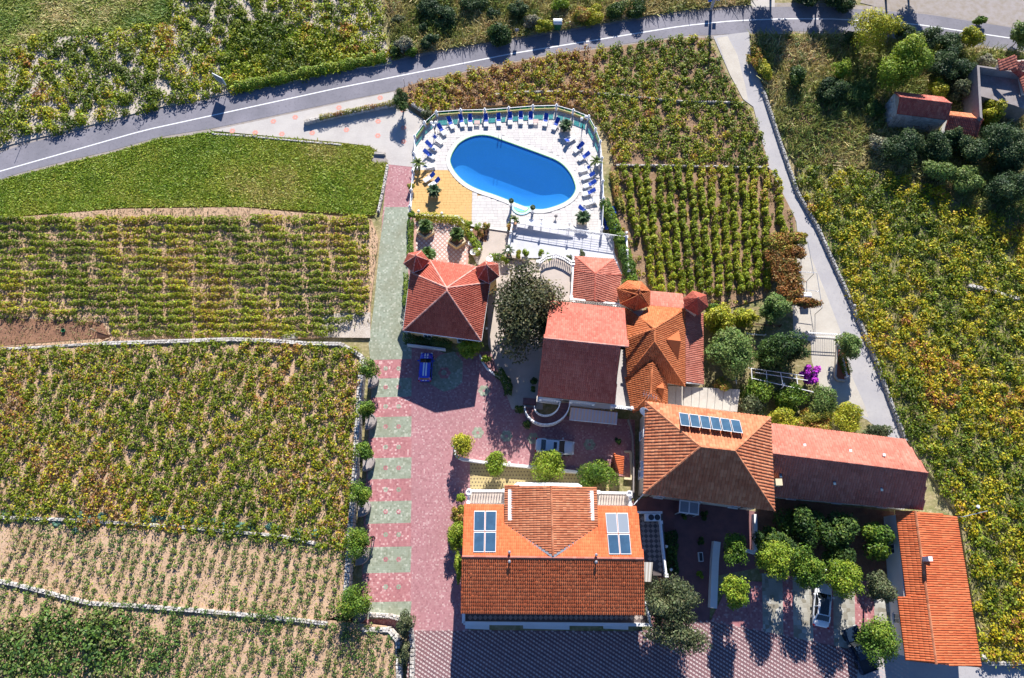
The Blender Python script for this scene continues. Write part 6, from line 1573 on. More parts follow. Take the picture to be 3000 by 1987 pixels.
# north-east scrub
for x, y, r, r2, pal, hc, lab, th in [(2650, 190, 66, 78, 'lime', 4.6, 'tall yellow-green tree standing over the old stone house', 1), (2548, 85, 62, 62, 'yellow', 4.6, 'open yellow-green tree spreading over the road', .33), (2610, 80, 42, 26, 'yellow', 4.0, 'right-hand branch tree of the open yellow tree by the road', .3),
                              (2660, 100, 34, 26, 'maquis', 1.7, 'dark evergreen bush right of the open yellow tree', 1), (2720, 118, 44, 34, 'maquis', 2.0, 'dark evergreen bush in the row below the road, middle one', 1), (2782, 130, 38, 34, 'maquis', 2.0, 'dark evergreen bush next to the pale tree below the road', 1), (2840, 112, 34, 30, 'yellow', 2.6, 'pale yellow-green tree by the road edge', .8),
                              (2770, 195, 46, 44, 'maquis', 2.6, 'blue-green dense tree above the stone annexe', 1), (2826, 205, 40, 36, 'maquis', 2.2, 'dark bush between the blue-green tree and the concrete house', 1), (2752, 258, 26, 26, 'yellow', 1.8, 'bright yellow-green bush behind the stone house', 1), (2812, 262, 32, 36, 'olive', 2.0, 'grey-green fig bush beside the concrete house wall', 1), (2905, 332, 34, 34, 'yellow', 2.0, 'yellow-green tree below the concrete house', 1),
                              (2646, 424, 54, 52, 'maquis', 2.6, 'dark juniper bush below the stone house front, leftmost', 1), (2742, 432, 44, 44, 'maquis', 2.3, 'dark juniper bush below the stone house front, middle', 1), (2790, 405, 34, 30, 'maquis', 2.0, 'small dark bush below the stone annexe', 1), (2852, 438, 50, 46, 'maquis', 2.4, 'dark juniper bush below the stone annexe', 1), (2955, 415, 72, 56, 'maquis', 3.2, 'very large dark juniper at the right edge', 1),
                              (2970, 545, 66, 56, 'maquis', 2.8, 'dark juniper above the yellow vineyard at the right edge', 1), (2755, 505, 46, 36, 'fig', 1.9, 'paler leafy bush at the vineyard top, left one', 1), (2826, 525, 44, 40, 'fig', 1.9, 'paler leafy bush at the vineyard top, right one', 1), (2962, 480, 46, 30, 'maquis', 2.0, 'dark bush between the two large junipers', 1),
                              (2440, 258, 46, 36, 'maquis', 1.7, 'dark rounded bush in the dry grass left of the stone house', 1), (2336, 226, 22, 32, 'dark', 1.8, 'narrow dark green bush in the dry grass by the lane', 1), (2466, 205, 28, 28, 'lime', 2.0, 'small open tree with a thin trunk in the dry grass', .45), (2512, 268, 46, 40, 'fig', 1.0, 'pale green bush patch left of the stone house', .6), (2575, 420, 30, 34, 'grey', 1.3, 'bare grey bush at the lower corner of the stone house', .6),
                              (2210, 165, 22, 40, 'autumn', 1.0, 'rust and yellow bush at the lane mouth', 1), (2240, 205, 20, 30, 'yellow', 1.0, 'yellow bush along the lane below the rust one', 1), (2500, 110, 30, 20, 'maquis', 1.2, 'low dark bush at the road edge left of the open tree', .8), (2870, 60, 20, 12, 'citrus', .8, 'small green bush on the gravel lay-by', .8), (2990, 110, 22, 40, 'fig', 2.0, 'green tree cut by the right edge below the road', 1), (2895, 180, 26, 22, 'grey', 1.2, 'grey shrub by the corner house', .8), (2745, 320, 14, 12, 'citrus', .8, 'small green bush behind the stone annexe', .8), (2560, 320, 26, 26, 'dark', 1.2, 'shadowed bush at the west wall of the stone house', 1)]:
    T(x, y, r, r2, lab, pal, hc, None, .13 if pal != 'maquis' else .11, 18, thin=th * 1.1, trunk=.13 if hc > 2 else .06, name='tree' if hc > 2.2 else 'bush', cat='tree' if hc > 2.2 else 'bush', lob=.42)
# scrub above the road
k = 0
for x, y, r, pal, lab in [(1185, 128, 28, 'grey', 'grey-brown bush at the road edge, left end of the scrub'), (1205, 152, 18, 'citrus', 'low green bush right at the road edge'), (1258, 122, 24, 'maquis', 'dark green round bush near the left end of the scrub'), (1240, 82, 14, 'maquis', 'thin dark bush in the dry grass'), (1163, 58, 20, 'olive', 'dull bush beside the vineyard corner'), (1310, 45, 34, 'maquis', 'dark bush in the upper scrub, left one'),
                          (1440, 42, 20, 'maquis', 'dark upright bush in the upper scrub'), (1464, 96, 42, 'dark', 'large dark green bush throwing shade on the road'), (1320, 72, 16, 'dark', 'small dark bush amid yellow grass'), (1520, 25, 30, 'maquis', 'shadowed bush at the top of the scrub'), (1560, 60, 24, 'grey', 'bleached grey bush near the stones'), (1590, 78, 24, 'yellow', 'yellow bush beside the green bin'), (1700, 50, 30, 'autumn', 'orange-yellow bush right of the green bin'), (1745, 44, 34, 'yellow', 'bright yellow bush along the road'), (1810, 30, 34, 'dark', 'dark bush farther along the road'), (1870, 25, 30, 'dark', 'dark bush beside the straw coloured grass'), (1250, 15, 40, 'maquis', 'dark bush at the top edge, left'), (1390, 5, 40, 'maquis', 'dark bush at the top edge, middle'), (1640, 10, 30, 'lime', 'green bush at the top edge above the bin'), (1155, 150, 16, 'dark', 'round bush by the road at the vineyard corner'), (1090, 160, 18, 'autumn', 'rust bush at the roadside vineyard corner')]:
    T(x, y, r, r * .85, lab, pal, 1.2 if r > 20 else .7, None, .12, 12, name='bush', cat='bush', trunk=.05)
# trees beyond the road whose shade falls across it
for x, y, r, hc, lab in [(2290, -75, 60, 4.8, 'tree beyond the road above the side road mouth'), (2425, -70, 26, 4.6, 'slim tree beyond the road, second from the side road'), (2490, -72, 52, 4.8, 'broad tree beyond the road above the open yellow tree'), (2640, -72, 42, 4.6, 'tree beyond the road at the gravel lay-by, left one'), (2708, -85, 44, 4.6, 'tree beyond the road at the gravel lay-by, right one'), (2360, -20, 40, 1.0, 'low dark thicket at the far road edge, left'), (2450, -18, 50, 1.2, 'low dark thicket at the far road edge, right')]:
    T(x, y, r, r, lab, 'maquis', hc, None, .16, 16, trunk=.15 if hc > 2 else .05, group='trees beyond the road')
# hedges and climbers
def hedge(name, path, w, h, lab, pal, z0=0.0, dens=260, leaf=.09, cat='hedge', zb=0.0, rnd=False):
    P = [Vector((p[0], p[1])) for p in path]; o = empty(name, (P[0].x, P[0].y, z0), lab, cat); parts = []
    for a, b in zip(P[:-1], P[1:]):
        L = (b - a).length; n = int(L * dens * (w + h) * .6); t = RNG.random(n); d = (b - a) / L
        th = RNG.uniform(-.15, math.pi + .15, n); e = 1.5
        ox = np.sign(np.cos(th)) * np.abs(np.cos(th)) ** (1 / e) * w / 2; oz = np.abs(np.sin(th)) ** (1 / e) * (h - zb) * RNG.choice([1, 1, .7, .4], n)
        bump = .78 + .5 * wnoise(a.x + d.x * L * t, a.y + d.y * L * t, 2.2, 0)
        x = a.x + d.x * L * t - d.y * ox * bump; y = a.y + d.y * L * t + d.x * ox * bump
        c = np.stack([x - P[0].x, y - P[0].y, zb + oz * bump], 1) + RNG.normal(0, .04, (n, 3))
        nr = np.stack([-d.y * np.cos(th), d.x * np.cos(th), np.abs(np.sin(th)) + .2], 1) + RNG.normal(0, .45, (n, 3))
        V, Fq = leaf_arrays(c, leaf * RNG.uniform(.7, 1.3, n), nr); u = np.clip(wnoise(x, y, 1.2, 1) * .6 + RNG.random(n) * .4, 0, .99)
        parts.append((V, Fq, jitcol(pick(*PALS[pal], u), .2)))
    V, Fs, C, k_ = [], [], [], 0
    for v_, f_, c_ in parts: V.append(v_); Fs.append(f_ + k_); C.append(c_); k_ += len(v_)
    link('foliage', arr_mesh('foliage', np.concatenate(V), np.concatenate(Fs), LEAF, col=np.concatenate(C)), o)
    if zb > 0: pass
    return o
hedge('clipped_hedge', PL('G1', [(230, 195), (400, 195), (560, 205), (720, 222), (880, 238), (990, 255), (1070, 275), (1120, 350), (1150, 430), (1200, 500)], .9), 1.0, 1.05, 'clipped yellow-green hedge between ochre paving and tiled terrace', 'yellow')
hedge('clipped_hedge', PL('G1', [(1200, 480), (1260, 580), (1330, 660), (1385, 740), (1380, 800), (1300, 870)], .8), .9, .95, 'slanting green hedge beside the brown flower bed', 'lime')
hedge('clipped_hedge', PL('G1', [(132, 270), (128, 500), (124, 700), (122, 900)], .9), .68, 1.0, 'straight dark green hedge along the drive side of the tiled terrace', 'citrus')
T(1206, 628, 10, 11, 'round clipped bush at the corner where the two hedges meet', 'lime', .8, 700, .08, 8, name='bush', cat='bush', trunk=.04)
hedge('ivy_mound', PL('G1', [(1580, 930), (1700, 940), (1830, 960)], .5), .95, .7, 'rounded ivy mound north of the right turret', 'citrus', cat='ivy')
hedge('climbing_hedge', PL('C2', [(262, 240), (258, 400), (250, 520)], 1.0), .5, 1.3, 'dark hedge squeezed between the drive and turret house wall', 'citrus')
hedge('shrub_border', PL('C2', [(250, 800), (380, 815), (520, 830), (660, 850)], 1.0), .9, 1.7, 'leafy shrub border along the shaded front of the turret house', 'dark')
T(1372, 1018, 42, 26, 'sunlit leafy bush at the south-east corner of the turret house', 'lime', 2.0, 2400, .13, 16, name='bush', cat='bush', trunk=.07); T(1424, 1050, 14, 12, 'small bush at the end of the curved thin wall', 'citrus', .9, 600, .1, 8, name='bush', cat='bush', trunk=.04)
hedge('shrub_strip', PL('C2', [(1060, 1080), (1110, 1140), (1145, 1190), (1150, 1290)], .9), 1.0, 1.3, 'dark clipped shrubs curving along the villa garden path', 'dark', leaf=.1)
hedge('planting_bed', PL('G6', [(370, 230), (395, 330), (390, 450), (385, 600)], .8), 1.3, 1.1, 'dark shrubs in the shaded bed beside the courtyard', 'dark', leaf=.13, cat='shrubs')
hedge('creeper', [W(x, y, .9) for x, y in [(935, 343), (1000, 329), (1080, 312), (1160, 297)]], .55, .55, 'autumn creeper trailing on top of the forecourt wall', 'autumn', z0=.5, cat='creeper')
hedge('roadside_vines', [W(x, y, .3) for x, y in [(690, 258), (800, 238), (900, 215), (1000, 196), (1130, 170)]], 1.1, 1.2, 'dense green vine hedge along the upper road edge', 'lime', leaf=.13)
hedge('fence_shrubs', PL('C1', [(1915, 965), (1960, 1080), (2010, 1200), (2060, 1330), (2120, 1500), (2150, 1640)], .9), 1.3, 1.5, 'leafy green shrubs crowding outside the east pool fence', 'citrus', leaf=.13)
hedge('vine_hedge', [W(x, y, .8) for x, y in [(1800, 500), (1808, 560), (1822, 610)]], 1.0, 1.0, 'rusty bushes just outside the east pool fence', 'autumn', leaf=.12)
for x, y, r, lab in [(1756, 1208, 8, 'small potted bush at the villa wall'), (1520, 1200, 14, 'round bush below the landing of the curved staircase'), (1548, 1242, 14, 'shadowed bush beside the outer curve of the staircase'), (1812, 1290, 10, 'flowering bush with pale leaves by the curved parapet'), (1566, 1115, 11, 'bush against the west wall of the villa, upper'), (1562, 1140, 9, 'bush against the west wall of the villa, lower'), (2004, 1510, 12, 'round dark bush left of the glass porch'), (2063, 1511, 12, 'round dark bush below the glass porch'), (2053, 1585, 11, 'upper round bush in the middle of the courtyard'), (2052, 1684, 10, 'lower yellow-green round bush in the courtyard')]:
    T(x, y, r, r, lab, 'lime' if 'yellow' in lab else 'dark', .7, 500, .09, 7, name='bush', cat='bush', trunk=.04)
p = W(2052, 1632, .3); o = empty('trough_planter', (p.x, p.y, 0), 'white rectangular trough standing alone in the courtyard', 'planter'); MB().box(p, (.5, 1.05, .5)).build('trough', M['white'], o); MB().box(p + Vector((0, 0, .26)), (.36, .9, .02)).build('earth', M['dark'], o)
# palms and planters of the tiled terrace
TT = PL('G1', [(205, 250), (300, 240), (560, 260), (980, 290), (1080, 320), (1140, 470), (1200, 640), (1230, 760), (1190, 1080), (1300, 1100), (1340, 1140), (480, 1010), (300, 860), (205, 900)], .04)
tt = sheet('tiled_terrace', TT, .036, M['pinktile']); R = xy(TT); out = []
a0_ = W(1290, 700); 
for i in range(-30, 34):
    for j in range(-34, 40):
        cxx, cyy = a0_.x + (i + (j % 2) * .5) * .62, a0_.y + j * .33
        Q = [(cxx + .22 * math.cos(k * math.pi / 2), cyy + .22 * math.sin(k * math.pi / 2)) for k in range(4)]
        if all(inpoly(np.array([q[0]]), np.array([q[1]]), R)[0] for q in Q): out.append(Q)
pieces(tt, out, 'white_tile', M['whitetile'], .034, .052, 300)
def vee_planter(cx, cy, s, lab):
    p = W(cx, cy, .6); o = empty('stone_planter', (p.x, p.y, 0), lab, 'planter', 'pointed stone planters on the tiled terrace'); k = [Vector((p.x + s * math.cos(a), p.y + s * .9 * math.sin(a), 0)) for a in [math.radians(q_) for q_ in (-90, -10, 60, 120, 190)]]
    mb = MB()
    for a, b in zip(k, k[1:] + k[:1]): mb.beam(a + Vector((0, 0, .35)), b + Vector((0, 0, .35)), .18, .7)
    mb.build('planter_wall', M['cream'], o); MB().prism(k, .4, .6).build('earth', M['brownsoil'], o)
for x, y, pxx, pyy, lab in [(1246, 676, 1246, 660, 'north-west corner'), (1338, 704, 1338, 684, 'hedge side')]:
    vee_planter(x, y, 1.15, 'pointed stone planter at the ' + lab + ' of the tiled terrace')
    frond_plant('fan_palm', 'palm', pxx, pyy, 1.75, 'bushy fan palm in the pointed planter at the ' + lab + ' of the tiled terrace', 95, .95, .22, .3, 0, .16, (.075, .125, .028), (-.5, 1.4), 'fan palms on the tiled terrace')
frond_plant('fan_palm', 'palm', 1252, 742, 1.7, 'bushy fan palm standing close behind the left turret', 90, 1.0, .22, .3, 0, .16, (.07, .13, .03), (-.5, 1.4), 'fan palms on the tiled terrace')
for x, y, lab in [(1382, 718, 'upper white stone bowl at the hedge end'), (1387, 744, 'lower white stone bowl at the hedge end'), (1435, 764, 'white stone bowl beside the ivy mound')]: pot(x, y, .4, .6, lab, 'white', .04)
for x, y, lab, pal in [(1372, 655, 'upright yellow-green plant at the hedge beside the ochre paving', 'lime'), (1402, 668, 'upright yellow-green plant above the brown flower bed', 'lime'), (1424, 662, 'small orange-tinged plant beside the brown flower bed', 'autumn'), (1492, 668, 'small autumn plant at the terrace corner post', 'autumn'), (1408, 685, 'dry brown flowers filling the garden bed', 'creeper'), (1385, 712, 'small palm-like plant in the upper stone bowl', 'lime'), (1480, 762, 'yellow-green bush beside the ivy mound', 'lime'),
                       (1518, 745, 'yellow-green potted bush on the terrace edge, left one', 'yellow'), (1541, 740, 'tall thin potted bush on the terrace edge', 'lime'), (1586, 745, 'potted bush left of the balustrade', 'lime'), (1602, 756, 'low bush behind the balustrade curve', 'lime'), (1665, 757, 'thin bush in front of the pavilion roof, left', 'olive'), (1706, 745, 'thin bush behind the pavilion roof', 'olive'), (1203, 547, 'yellow-green bush hanging on the west pool fence', 'yellow'), (1820, 690, 'green plant by the terrace corner lamp', 'lime'), (1840, 820, 'green bush at the south-east corner of the pavilion', 'citrus'), (1860, 860, 'feathery bush between pavilion and trellised vines', 'lime'), (1950, 865, 'feathery bush behind the octagonal turret', 'lime')]:
    T(x, y, 11 if y < 800 else 26, 13 if y < 800 else 18, lab, pal, .75, 480, .08, 7, name='plant', cat='plant', trunk=.03)
block_wall('terrace_edge', PL('G1', [(1895, 925), (2150, 970), (2290, 985)], .5), .35, .5, 'low pale wall below the potted bushes of the terrace', 'beigepave')
pot(1518, 752, .3, .45, 'square pale pot under the left terrace bush', 'cream', .04); pot(1541, 750, .3, .45, 'square pale pot under the thin terrace bush', 'cream', .04)

# ------------------------------------------------------------------ creeper pergola, white pergola, gates, fences
pg = empty('vine_pergola', (*A('Q6', 780, 300, 0).xy, 0), 'long metal pergola overgrown with rust coloured creeper beside the lane', 'pergola')
hz = 2.3; mb = MB()
e1 = PL('Q6', [(868, 110), (908, 335), (930, 330), (968, 570)], hz); e2 = PL('Q6', [(590, 90), (700, 310), (725, 548)], hz)
for P in ([e1[0], e1[1]], [e1[2], e1[3]], e2): mb.tube(P, .04, 5)
for a, b in (((700, 312), (930, 325)), ((725, 548), (968, 562)), ((640, 200), (880, 215)), ((760, 430), (945, 455))): mb.tube(PL('Q6', [a, b], hz), .035, 5)
mb.build('frame', M['metal'], pg)
for x, y in ((868, 110), (908, 335), (968, 570), (700, 312), (725, 548), (590, 90)): p = A('Q6', x, y, hz); MB().tube([(p.x, p.y, 0), p], .04, 5).build('post', M['iron'], pg)
parts = []
for x, y, r, r2 in [(690, 120, 90, 60), (800, 90, 55, 35), (690, 210, 90, 60), (720, 280, 80, 50), (740, 370, 80, 60), (770, 450, 80, 50), (840, 530, 110, 30), (800, 190, 50, 40)]:
    c = A('Q6', x, y, hz + .1); s = mpp(2300, 850) * .4223
    V, Fq, Cc, _ = crown_arrays((c.x, c.y, c.z), (r * s * 1.45, r2 * s * 1.5, .6), 18, 2600, .13, *PALS['creeper' if y > 150 else 'autumn']); parts.append((V, Fq, Cc))
cloud('creeper', parts, None, pg, org=tuple(WLOC[pg.name]))
o = empty('water_tank', A('Q6', 862, 485, 0), 'white rounded tank half under the creeper pergola', 'tank'); p = A('Q6', 862, 485, 1.0); o.location.z = 0; WLOC[o.name].z = 0
mb = MB(); mb.tube([p + Vector((-.55, 0, -.2)), p + Vector((-.5, 0, -.2)), p + Vector((.5, 0, -.2)), p + Vector((.55, 0, -.2))], [.3, .5, .5, .3], 12); mb.build('tank_body', M['white'], o)
for s in (-.35, .35): MB().box(p + Vector((s, 0, -.72)), (.1, .8, .55)).build('leg', M['metal'], o)
wp_ = empty('white_pergola', (*A('G4', 640, 640, 0).xy, 0), 'bare white pipe pergola over the garden path', 'pergola'); hz = 2.3
for a, b in (((400, 575), (830, 635)), ((455, 610), (860, 672)), ((430, 655), (900, 760))): MB().tube(PL('G4', [a, b], hz), .05, 6).build('rail', M['white'], wp_)
for a, b in (((425, 580), (430, 660)), ((540, 592), (548, 715)), ((650, 606), (670, 722)), ((772, 625), (782, 700)), ((300, 598), (310, 700))): MB().tube(PL('G4', [a, b], hz + .06), .05, 6).build('rafter', M['white'], wp_)
for x, y in ((430, 660), (548, 715), (668, 725), (782, 700), (540, 592), (772, 625), (902, 762)): p = A('G4', x, y, hz); MB().tube([(p.x, p.y, 0), p], .05, 6).build('post', M['white'], wp_)
def bar_fence(name, a, b, h, lab, cat, n, m='white', posts=2, group=None):
    a, b = Vector((a.x, a.y, 0)), Vector((b.x, b.y, 0)); o = empty(name, a, lab, cat, group); mb = MB()
    for z in (.12, h - .25, h): mb.tube([a + Vector((0, 0, z)), b + Vector((0, 0, z))], .04, 5)
    mb.build('rail', M[m], o)
    for i in range(n): p = a.lerp(b, (i + .5) / n); MB().tube([p + Vector((0, 0, .12)), p + Vector((0, 0, h))], .022, 4).build('bar', M[m], o)
    for t in (0, 1): p = a.lerp(b, t); MB().box(p + Vector((0, 0, h / 2 + .1)), (.14, .14, h + .2)).build('post', M[m], o)
    return o
bar_fence('white_gate', A('G4', 828, 330, 0), A('G4', 1085, 345, 0), 1.5, 'white barred gate across the concrete yard', 'gate', 15)
bar_fence('ornamental_fence', A('G4', 1090, 400, .5), A('G4', 1150, 650, .5), 1.2, 'white ornamental fence on the planter beside the lane', 'fence', 14)
bar_fence('garden_railing', A('G4', 380, 318, 0), A('G4', 520, 330, 0), .5, 'low white rail at the vegetable bed', 'railing', 5)
bar_fence('garden_railing', A('G4', 320, 238, 0), A('G4', 640, 258, 0), .7, 'low brown rail between trellised vines and vegetable bed', 'railing', 8, 'brown')
cp = empty('curb_planter', (*A('G4', 1140, 630, 0).xy, 0), 'rounded stone planter with rusty earth under the ornamental fence', 'planter'); mb = MB(); Q = PL('G4', [(1092, 400), (1075, 640), (1090, 665), (1150, 672), (1195, 630), (1180, 560), (1150, 450)], .45)
for a, b in zip(Q, Q[1:] + Q[:1]): mb.beam(Vector((a.x, a.y, .25)), Vector((b.x, b.y, .25)), .2, .5)
mb.build('planter_wall', M['lanepale'], cp); MB().prism(Q, .05, .35).build('earth', M['rust'], cp)
hedge('fence_creeper', PL('G4', [(1125, 480), (1150, 560), (1178, 620)], .8), .8, 1.3, 'green creeper hanging behind the ornamental fence', 'citrus', cat='creeper')
cloud('vegetable_plants', [bush_cloud(*plants_in(PL('G4', [(380, 262), (630, 262), (520, 320), (380, 312)], 0), .45, .4, 0), 0, .16, .3, 14, .07, [[.20, .22, .03], [.12, .17, .03]], [1, 1])])
GP = xy([W(x, y, .15) for x, y in [(2320, 380), (2500, 370), (2515, 470), (2340, 470), (2310, 420)]])
x, y = plants_in(GP, 1.0, .5, math.radians(78), .1); cloud('vegetable_plants', [bush_cloud(x, y, .1, .28, .35, 16, .1, [[.06, .12, .03], [.10, .16, .04], [.17, .15, .06]], [1, 1.4, .8])])
sheet('seedbed_soil', [Vector((p[0], p[1], 0)) for p in xy([W(x, y, .12) for x, y in [(2295, 285), (2400, 300), (2510, 350), (2515, 475), (2345, 475), (2310, 400)]])], .112, M['reddry'])
# seedbed things
x0 = W(188, 970, .3); o = empty('tub', x0, 'green plastic tub on the brown seedbed', 'tub'); MB().lathe(x0, [(.2, 0), (.26, .3), (.22, .3), (.18, .05)], 12).build('tub_body', M['bin'], o)
b_ = W(300, 975, .3); o = empty('lean_to_frame', b_, 'leaning wooden frame at the end of the brown seedbed', 'frame'); R = Matrix.Rotation(.5, 3, 'Y')
MB().beam(W(283, 972, .3) + Vector((0, 0, .0)), W(283, 972, .3) + Vector((0, 0, 1.3)), .1, .1).build('upright', M['cream'], o); MB().slab([W(284, 972, 1.5), W(325, 985, .4), W(300, 996, .35), W(284, 990, 1.2)], .05).build('board', M['brown'], o)
V_, F_, C_ = bush_cloud(*plants_in(xy([W(x, y, .3) for x, y in [(-20, 922), (290, 925), (300, 950), (-20, 945)]]), .8, .8, 0), .3, .45, .8, 26, .11, [DEEP, GREEN, BROWN], [1, 1.5, 1]); cloud('grape_vines', [(V_, F_, C_)])

# ------------------------------------------------------------------ vehicles
WHEEL = None
def car(name, lab, px, py, hgt, heading, L, Wd, Hh, paint, style):
    global WHEEL
    p = W(px, py, hgt); o = empty(name, (p.x, p.y, .02), lab, 'car', None, heading)
    hw = Wd / 2
    # stations along x (front = +x): x, half width, underside, belt, top
    if style == 'hatch': S = [(-.5, .80, .35, .70, .80), (-.47, .95, .25, .80, .98), (-.30, 1, .22, .86, 1.0), (0, 1, .22, .86, .98), (.18, 1, .22, .86, .97), (.34, .98, .22, .80, .92), (.46, .90, .24, .70, .78), (.5, .72, .30, .60, .66)]; G = [(-.47, .80, 1.0), (-.40, .78, Hh - .06), (-.25, .80, Hh), (.02, .80, Hh - .02), (.10, .79, Hh - .08), (.27, .84, .96)]
    else: S = [(-.5, .74, .38, .70, .80), (-.47, .90, .28, .84, .93), (-.36, .98, .22, .90, .98), (-.1, 1, .2, .88, .96), (.15, 1, .2, .88, .96), (.28, .99, .2, .84, .93), (.43, .94, .22, .70, .80), (.49, .80, .28, .58, .64), (.5, .70, .32, .52, .58)]; G = [(-.37, .74, .96), (-.24, .74, Hh - .07), (-.12, .74, Hh), (.03, .74, Hh), (.10, .74, Hh - .07), (.255, .80, .92)]
    mb = MB(); R = []
    for x, w, zb, zs, zt in S:
        w *= hw; R.append([(x * L, -w * .86, zb), (x * L, -w * .99, (zb + zs) / 2 + .02), (x * L, -w * .97, zs * .97), (x * L, -w * .80, zt - .02), (x * L, -w * .35, zt + .02), (x * L, w * .35, zt + .02), (x * L, w * .80, zt - .02), (x * L, w * .97, zs * .97), (x * L, w * .99, (zb + zs) / 2 + .02), (x * L, w * .86, zb)])
    vs = [v for r in R for v in r]; n = 10
    fs = [(i * n + j, (i + 1) * n + j, (i + 1) * n + (j + 1) % n, i * n + (j + 1) % n) for i in range(len(R) - 1) for j in range(n)]
    fs += [tuple(range(n)), tuple(range((len(R) - 1) * n, len(R) * n))[::-1]]
    mb.add(vs, fs); me = mb.mesh('body', paint); bm = bmesh.new(); bm.from_mesh(me); bmesh.ops.recalc_face_normals(bm, faces=bm.faces); bm.to_mesh(me); bm.free()
    me.polygons.foreach_set('use_smooth', [True] * len(me.polygons)); body = link('body', me, o)
    gm_ = MB(); R = []
    for x, w, z in G:
        wb = hw * .92; wt = hw * w; zb = .90
        R.append([(x * L, -wb, zb), (x * L, -wt, z - .03), (x * L, -wt * .6, z), (x * L, wt * .6, z), (x * L, wt, z - .03), (x * L, wb, zb)])
    vs = [v for r in R for v in r]; n = 6
    fs = [(i * n + j, (i + 1) * n + j, (i + 1) * n + j + 1, i * n + j + 1) for i in range(len(R) - 1) for j in range(n - 1)] + [tuple(range(n)), tuple(range((len(R) - 1) * n, len(R) * n))[::-1]]
    gm_.add(vs, fs); me = gm_.mesh('windows', M['carglass']); bm = bmesh.new(); bm.from_mesh(me); bmesh.ops.recalc_face_normals(bm, faces=bm.faces); bm.to_mesh(me); bm.free(); link('windows', me, o)
    a, b, c_, d = G[1], G[2], G[3], G[4]
    rf = MB(); P = [(q[0] * L, hw * q[1] * .98, q[2]) for q in (a, b, c_, d)]
    for (x1, w1, z1), (x2, w2, z2) in zip(P[:-1], P[1:]):
        rf.slab([Vector((x1, -w1, z1)), Vector((x2, -w2, z2)), Vector((x2, -w2 * .6, z2 + .035)), Vector((x1, -w1 * .6, z1 + .035))], .05); rf.slab([Vector((x1, -w1 * .6, z1 + .035)), Vector((x2, -w2 * .6, z2 + .035)), Vector((x2, w2 * .6, z2 + .035)), Vector((x1, w1 * .6, z1 + .035))], .05); rf.slab([Vector((x1, w1 * .6, z1 + .035)), Vector((x2, w2 * .6, z2 + .035)), Vector((x2, w2, z2)), Vector((x1, w1, z1))], .05)
    roof = rf.build('roof', paint); roof.parent = o
    for s in (-1, 1):
        pl = MB(); pl.beam(Vector((G[5][0] * L, s * hw * .88, .93)), Vector((d[0] * L, s * hw * d[1], d[2] - .01)), .07, .06); pl.beam(Vector((a[0] * L, s * hw * a[1], a[2])), Vector((G[0][0] * L, s * hw * .84, .96)), .12, .07); pl.beam(Vector((-.08 * L, s * hw * .93, .9)), Vector((-.06 * L, s * hw * .8, Hh - .05)), .09, .05)
        q = pl.build('pillar', paint); q.parent = o
        mr = MB(); mr.box((.19 * L, s * (hw + .1), .98), (.14, .24, .14)); q = mr.build('mirror', paint); q.parent = o
        hl = MB(); hl.box((.465 * L, s * hw * .68, .64), (.22, .34, .12), -s * .5); q = hl.build('headlight', M['lamp']); q.parent = o
        tl = MB(); tl.box((-.485 * L, s * hw * .80, .78), (.16, .26, .18), s * .35); q = tl.build('tail_light', M['red']); q.parent = o
        for x in (-.31, .31):
            wh = MB(); wh.tube([(x * L, s * (hw - .22), .31), (x * L, s * (hw + .005), .31)], .31, 14); q = wh.build('wheel', M['tyre']); q.parent = o
            rm = MB(); rm.tube([(x * L, s * (hw - .02), .31), (x * L, s * (hw + .02), .31)], .19, 10); r_ = rm.build('rim', M['rim']); r_.parent = q
    if style == 'hatch':
        for s in (-.16, .16):
            k = MB(); zr = Hh + .05
            pts_ = [(-.40, Hh - .01), (-.25, Hh + .047), (.02, Hh + .028), (.095, Hh - .03)]
            for (x1, z1), (x2, z2) in zip(pts_[:-1], pts_[1:]): k.slab([Vector((x1 * L, s - .09, z1)), Vector((x2 * L, s - .09, z2)), Vector((x2 * L, s + .09, z2)), Vector((x1 * L, s + .09, z1))], .01)
            k.slab([Vector((.29 * L, s - .09, .985)), Vector((.46 * L, s - .08, .82)), Vector((.46 * L, s + .08, .82)), Vector((.29 * L, s + .09, .985))], .01); k.slab([Vector((-.497 * L, s - .09, .90)), Vector((-.46 * L, s - .09, 1.015)), Vector((-.46 * L, s + .09, 1.015)), Vector((-.497 * L, s + .09, .90))], .01)
            q = k.build('stripe', M['white']); q.parent = o
        k = MB(); k.slab([Vector((-.44 * L, -.58, Hh + .03)), Vector((-.37 * L, -.6, Hh + .05)), Vector((-.37 * L, .6, Hh + .05)), Vector((-.44 * L, .58, Hh + .03))], .03); q = k.build('spoiler', paint); q.parent = o
    if style == 'sedan':
        k = MB(); k.box((-.0 * L, 0, Hh + .045), (.40, .85, .012)); q = k.build('sunroof', M['carglass']); q.parent = o
    if style == 'coupe':
        k = MB(); k.box((-.04 * L, 0, Hh + .042), (1.75, .98, .014)); q = k.build('sunroof', M['carglass']); q.parent = o
    return o
hd = lambda a, b: (lambda d: math.atan2(d.y, d.x))(W(*a) - W(*b))
car('blue_car', 'small blue hatchback with two white stripes parked in shade', 1247, 1074, .9, hd((1248, 1045), (1244, 1100)), 3.75, 1.72, 1.42, M['carblue'], 'hatch')
car('silver_car', 'silver blue saloon with a dark sunroof parked before the villa', 1626, 1308, .9, hd((1680, 1313), (1570, 1303)), 4.75, 1.85, 1.44, M['carsilver'], 'sedan')
car('white_car', 'white saloon with a long dark roof, nose under a round tree', 2411, 1771, .9, hd((2416, 1710), (2406, 1835)), 4.9, 1.95, 1.42, M['carwhite'], 'coupe')
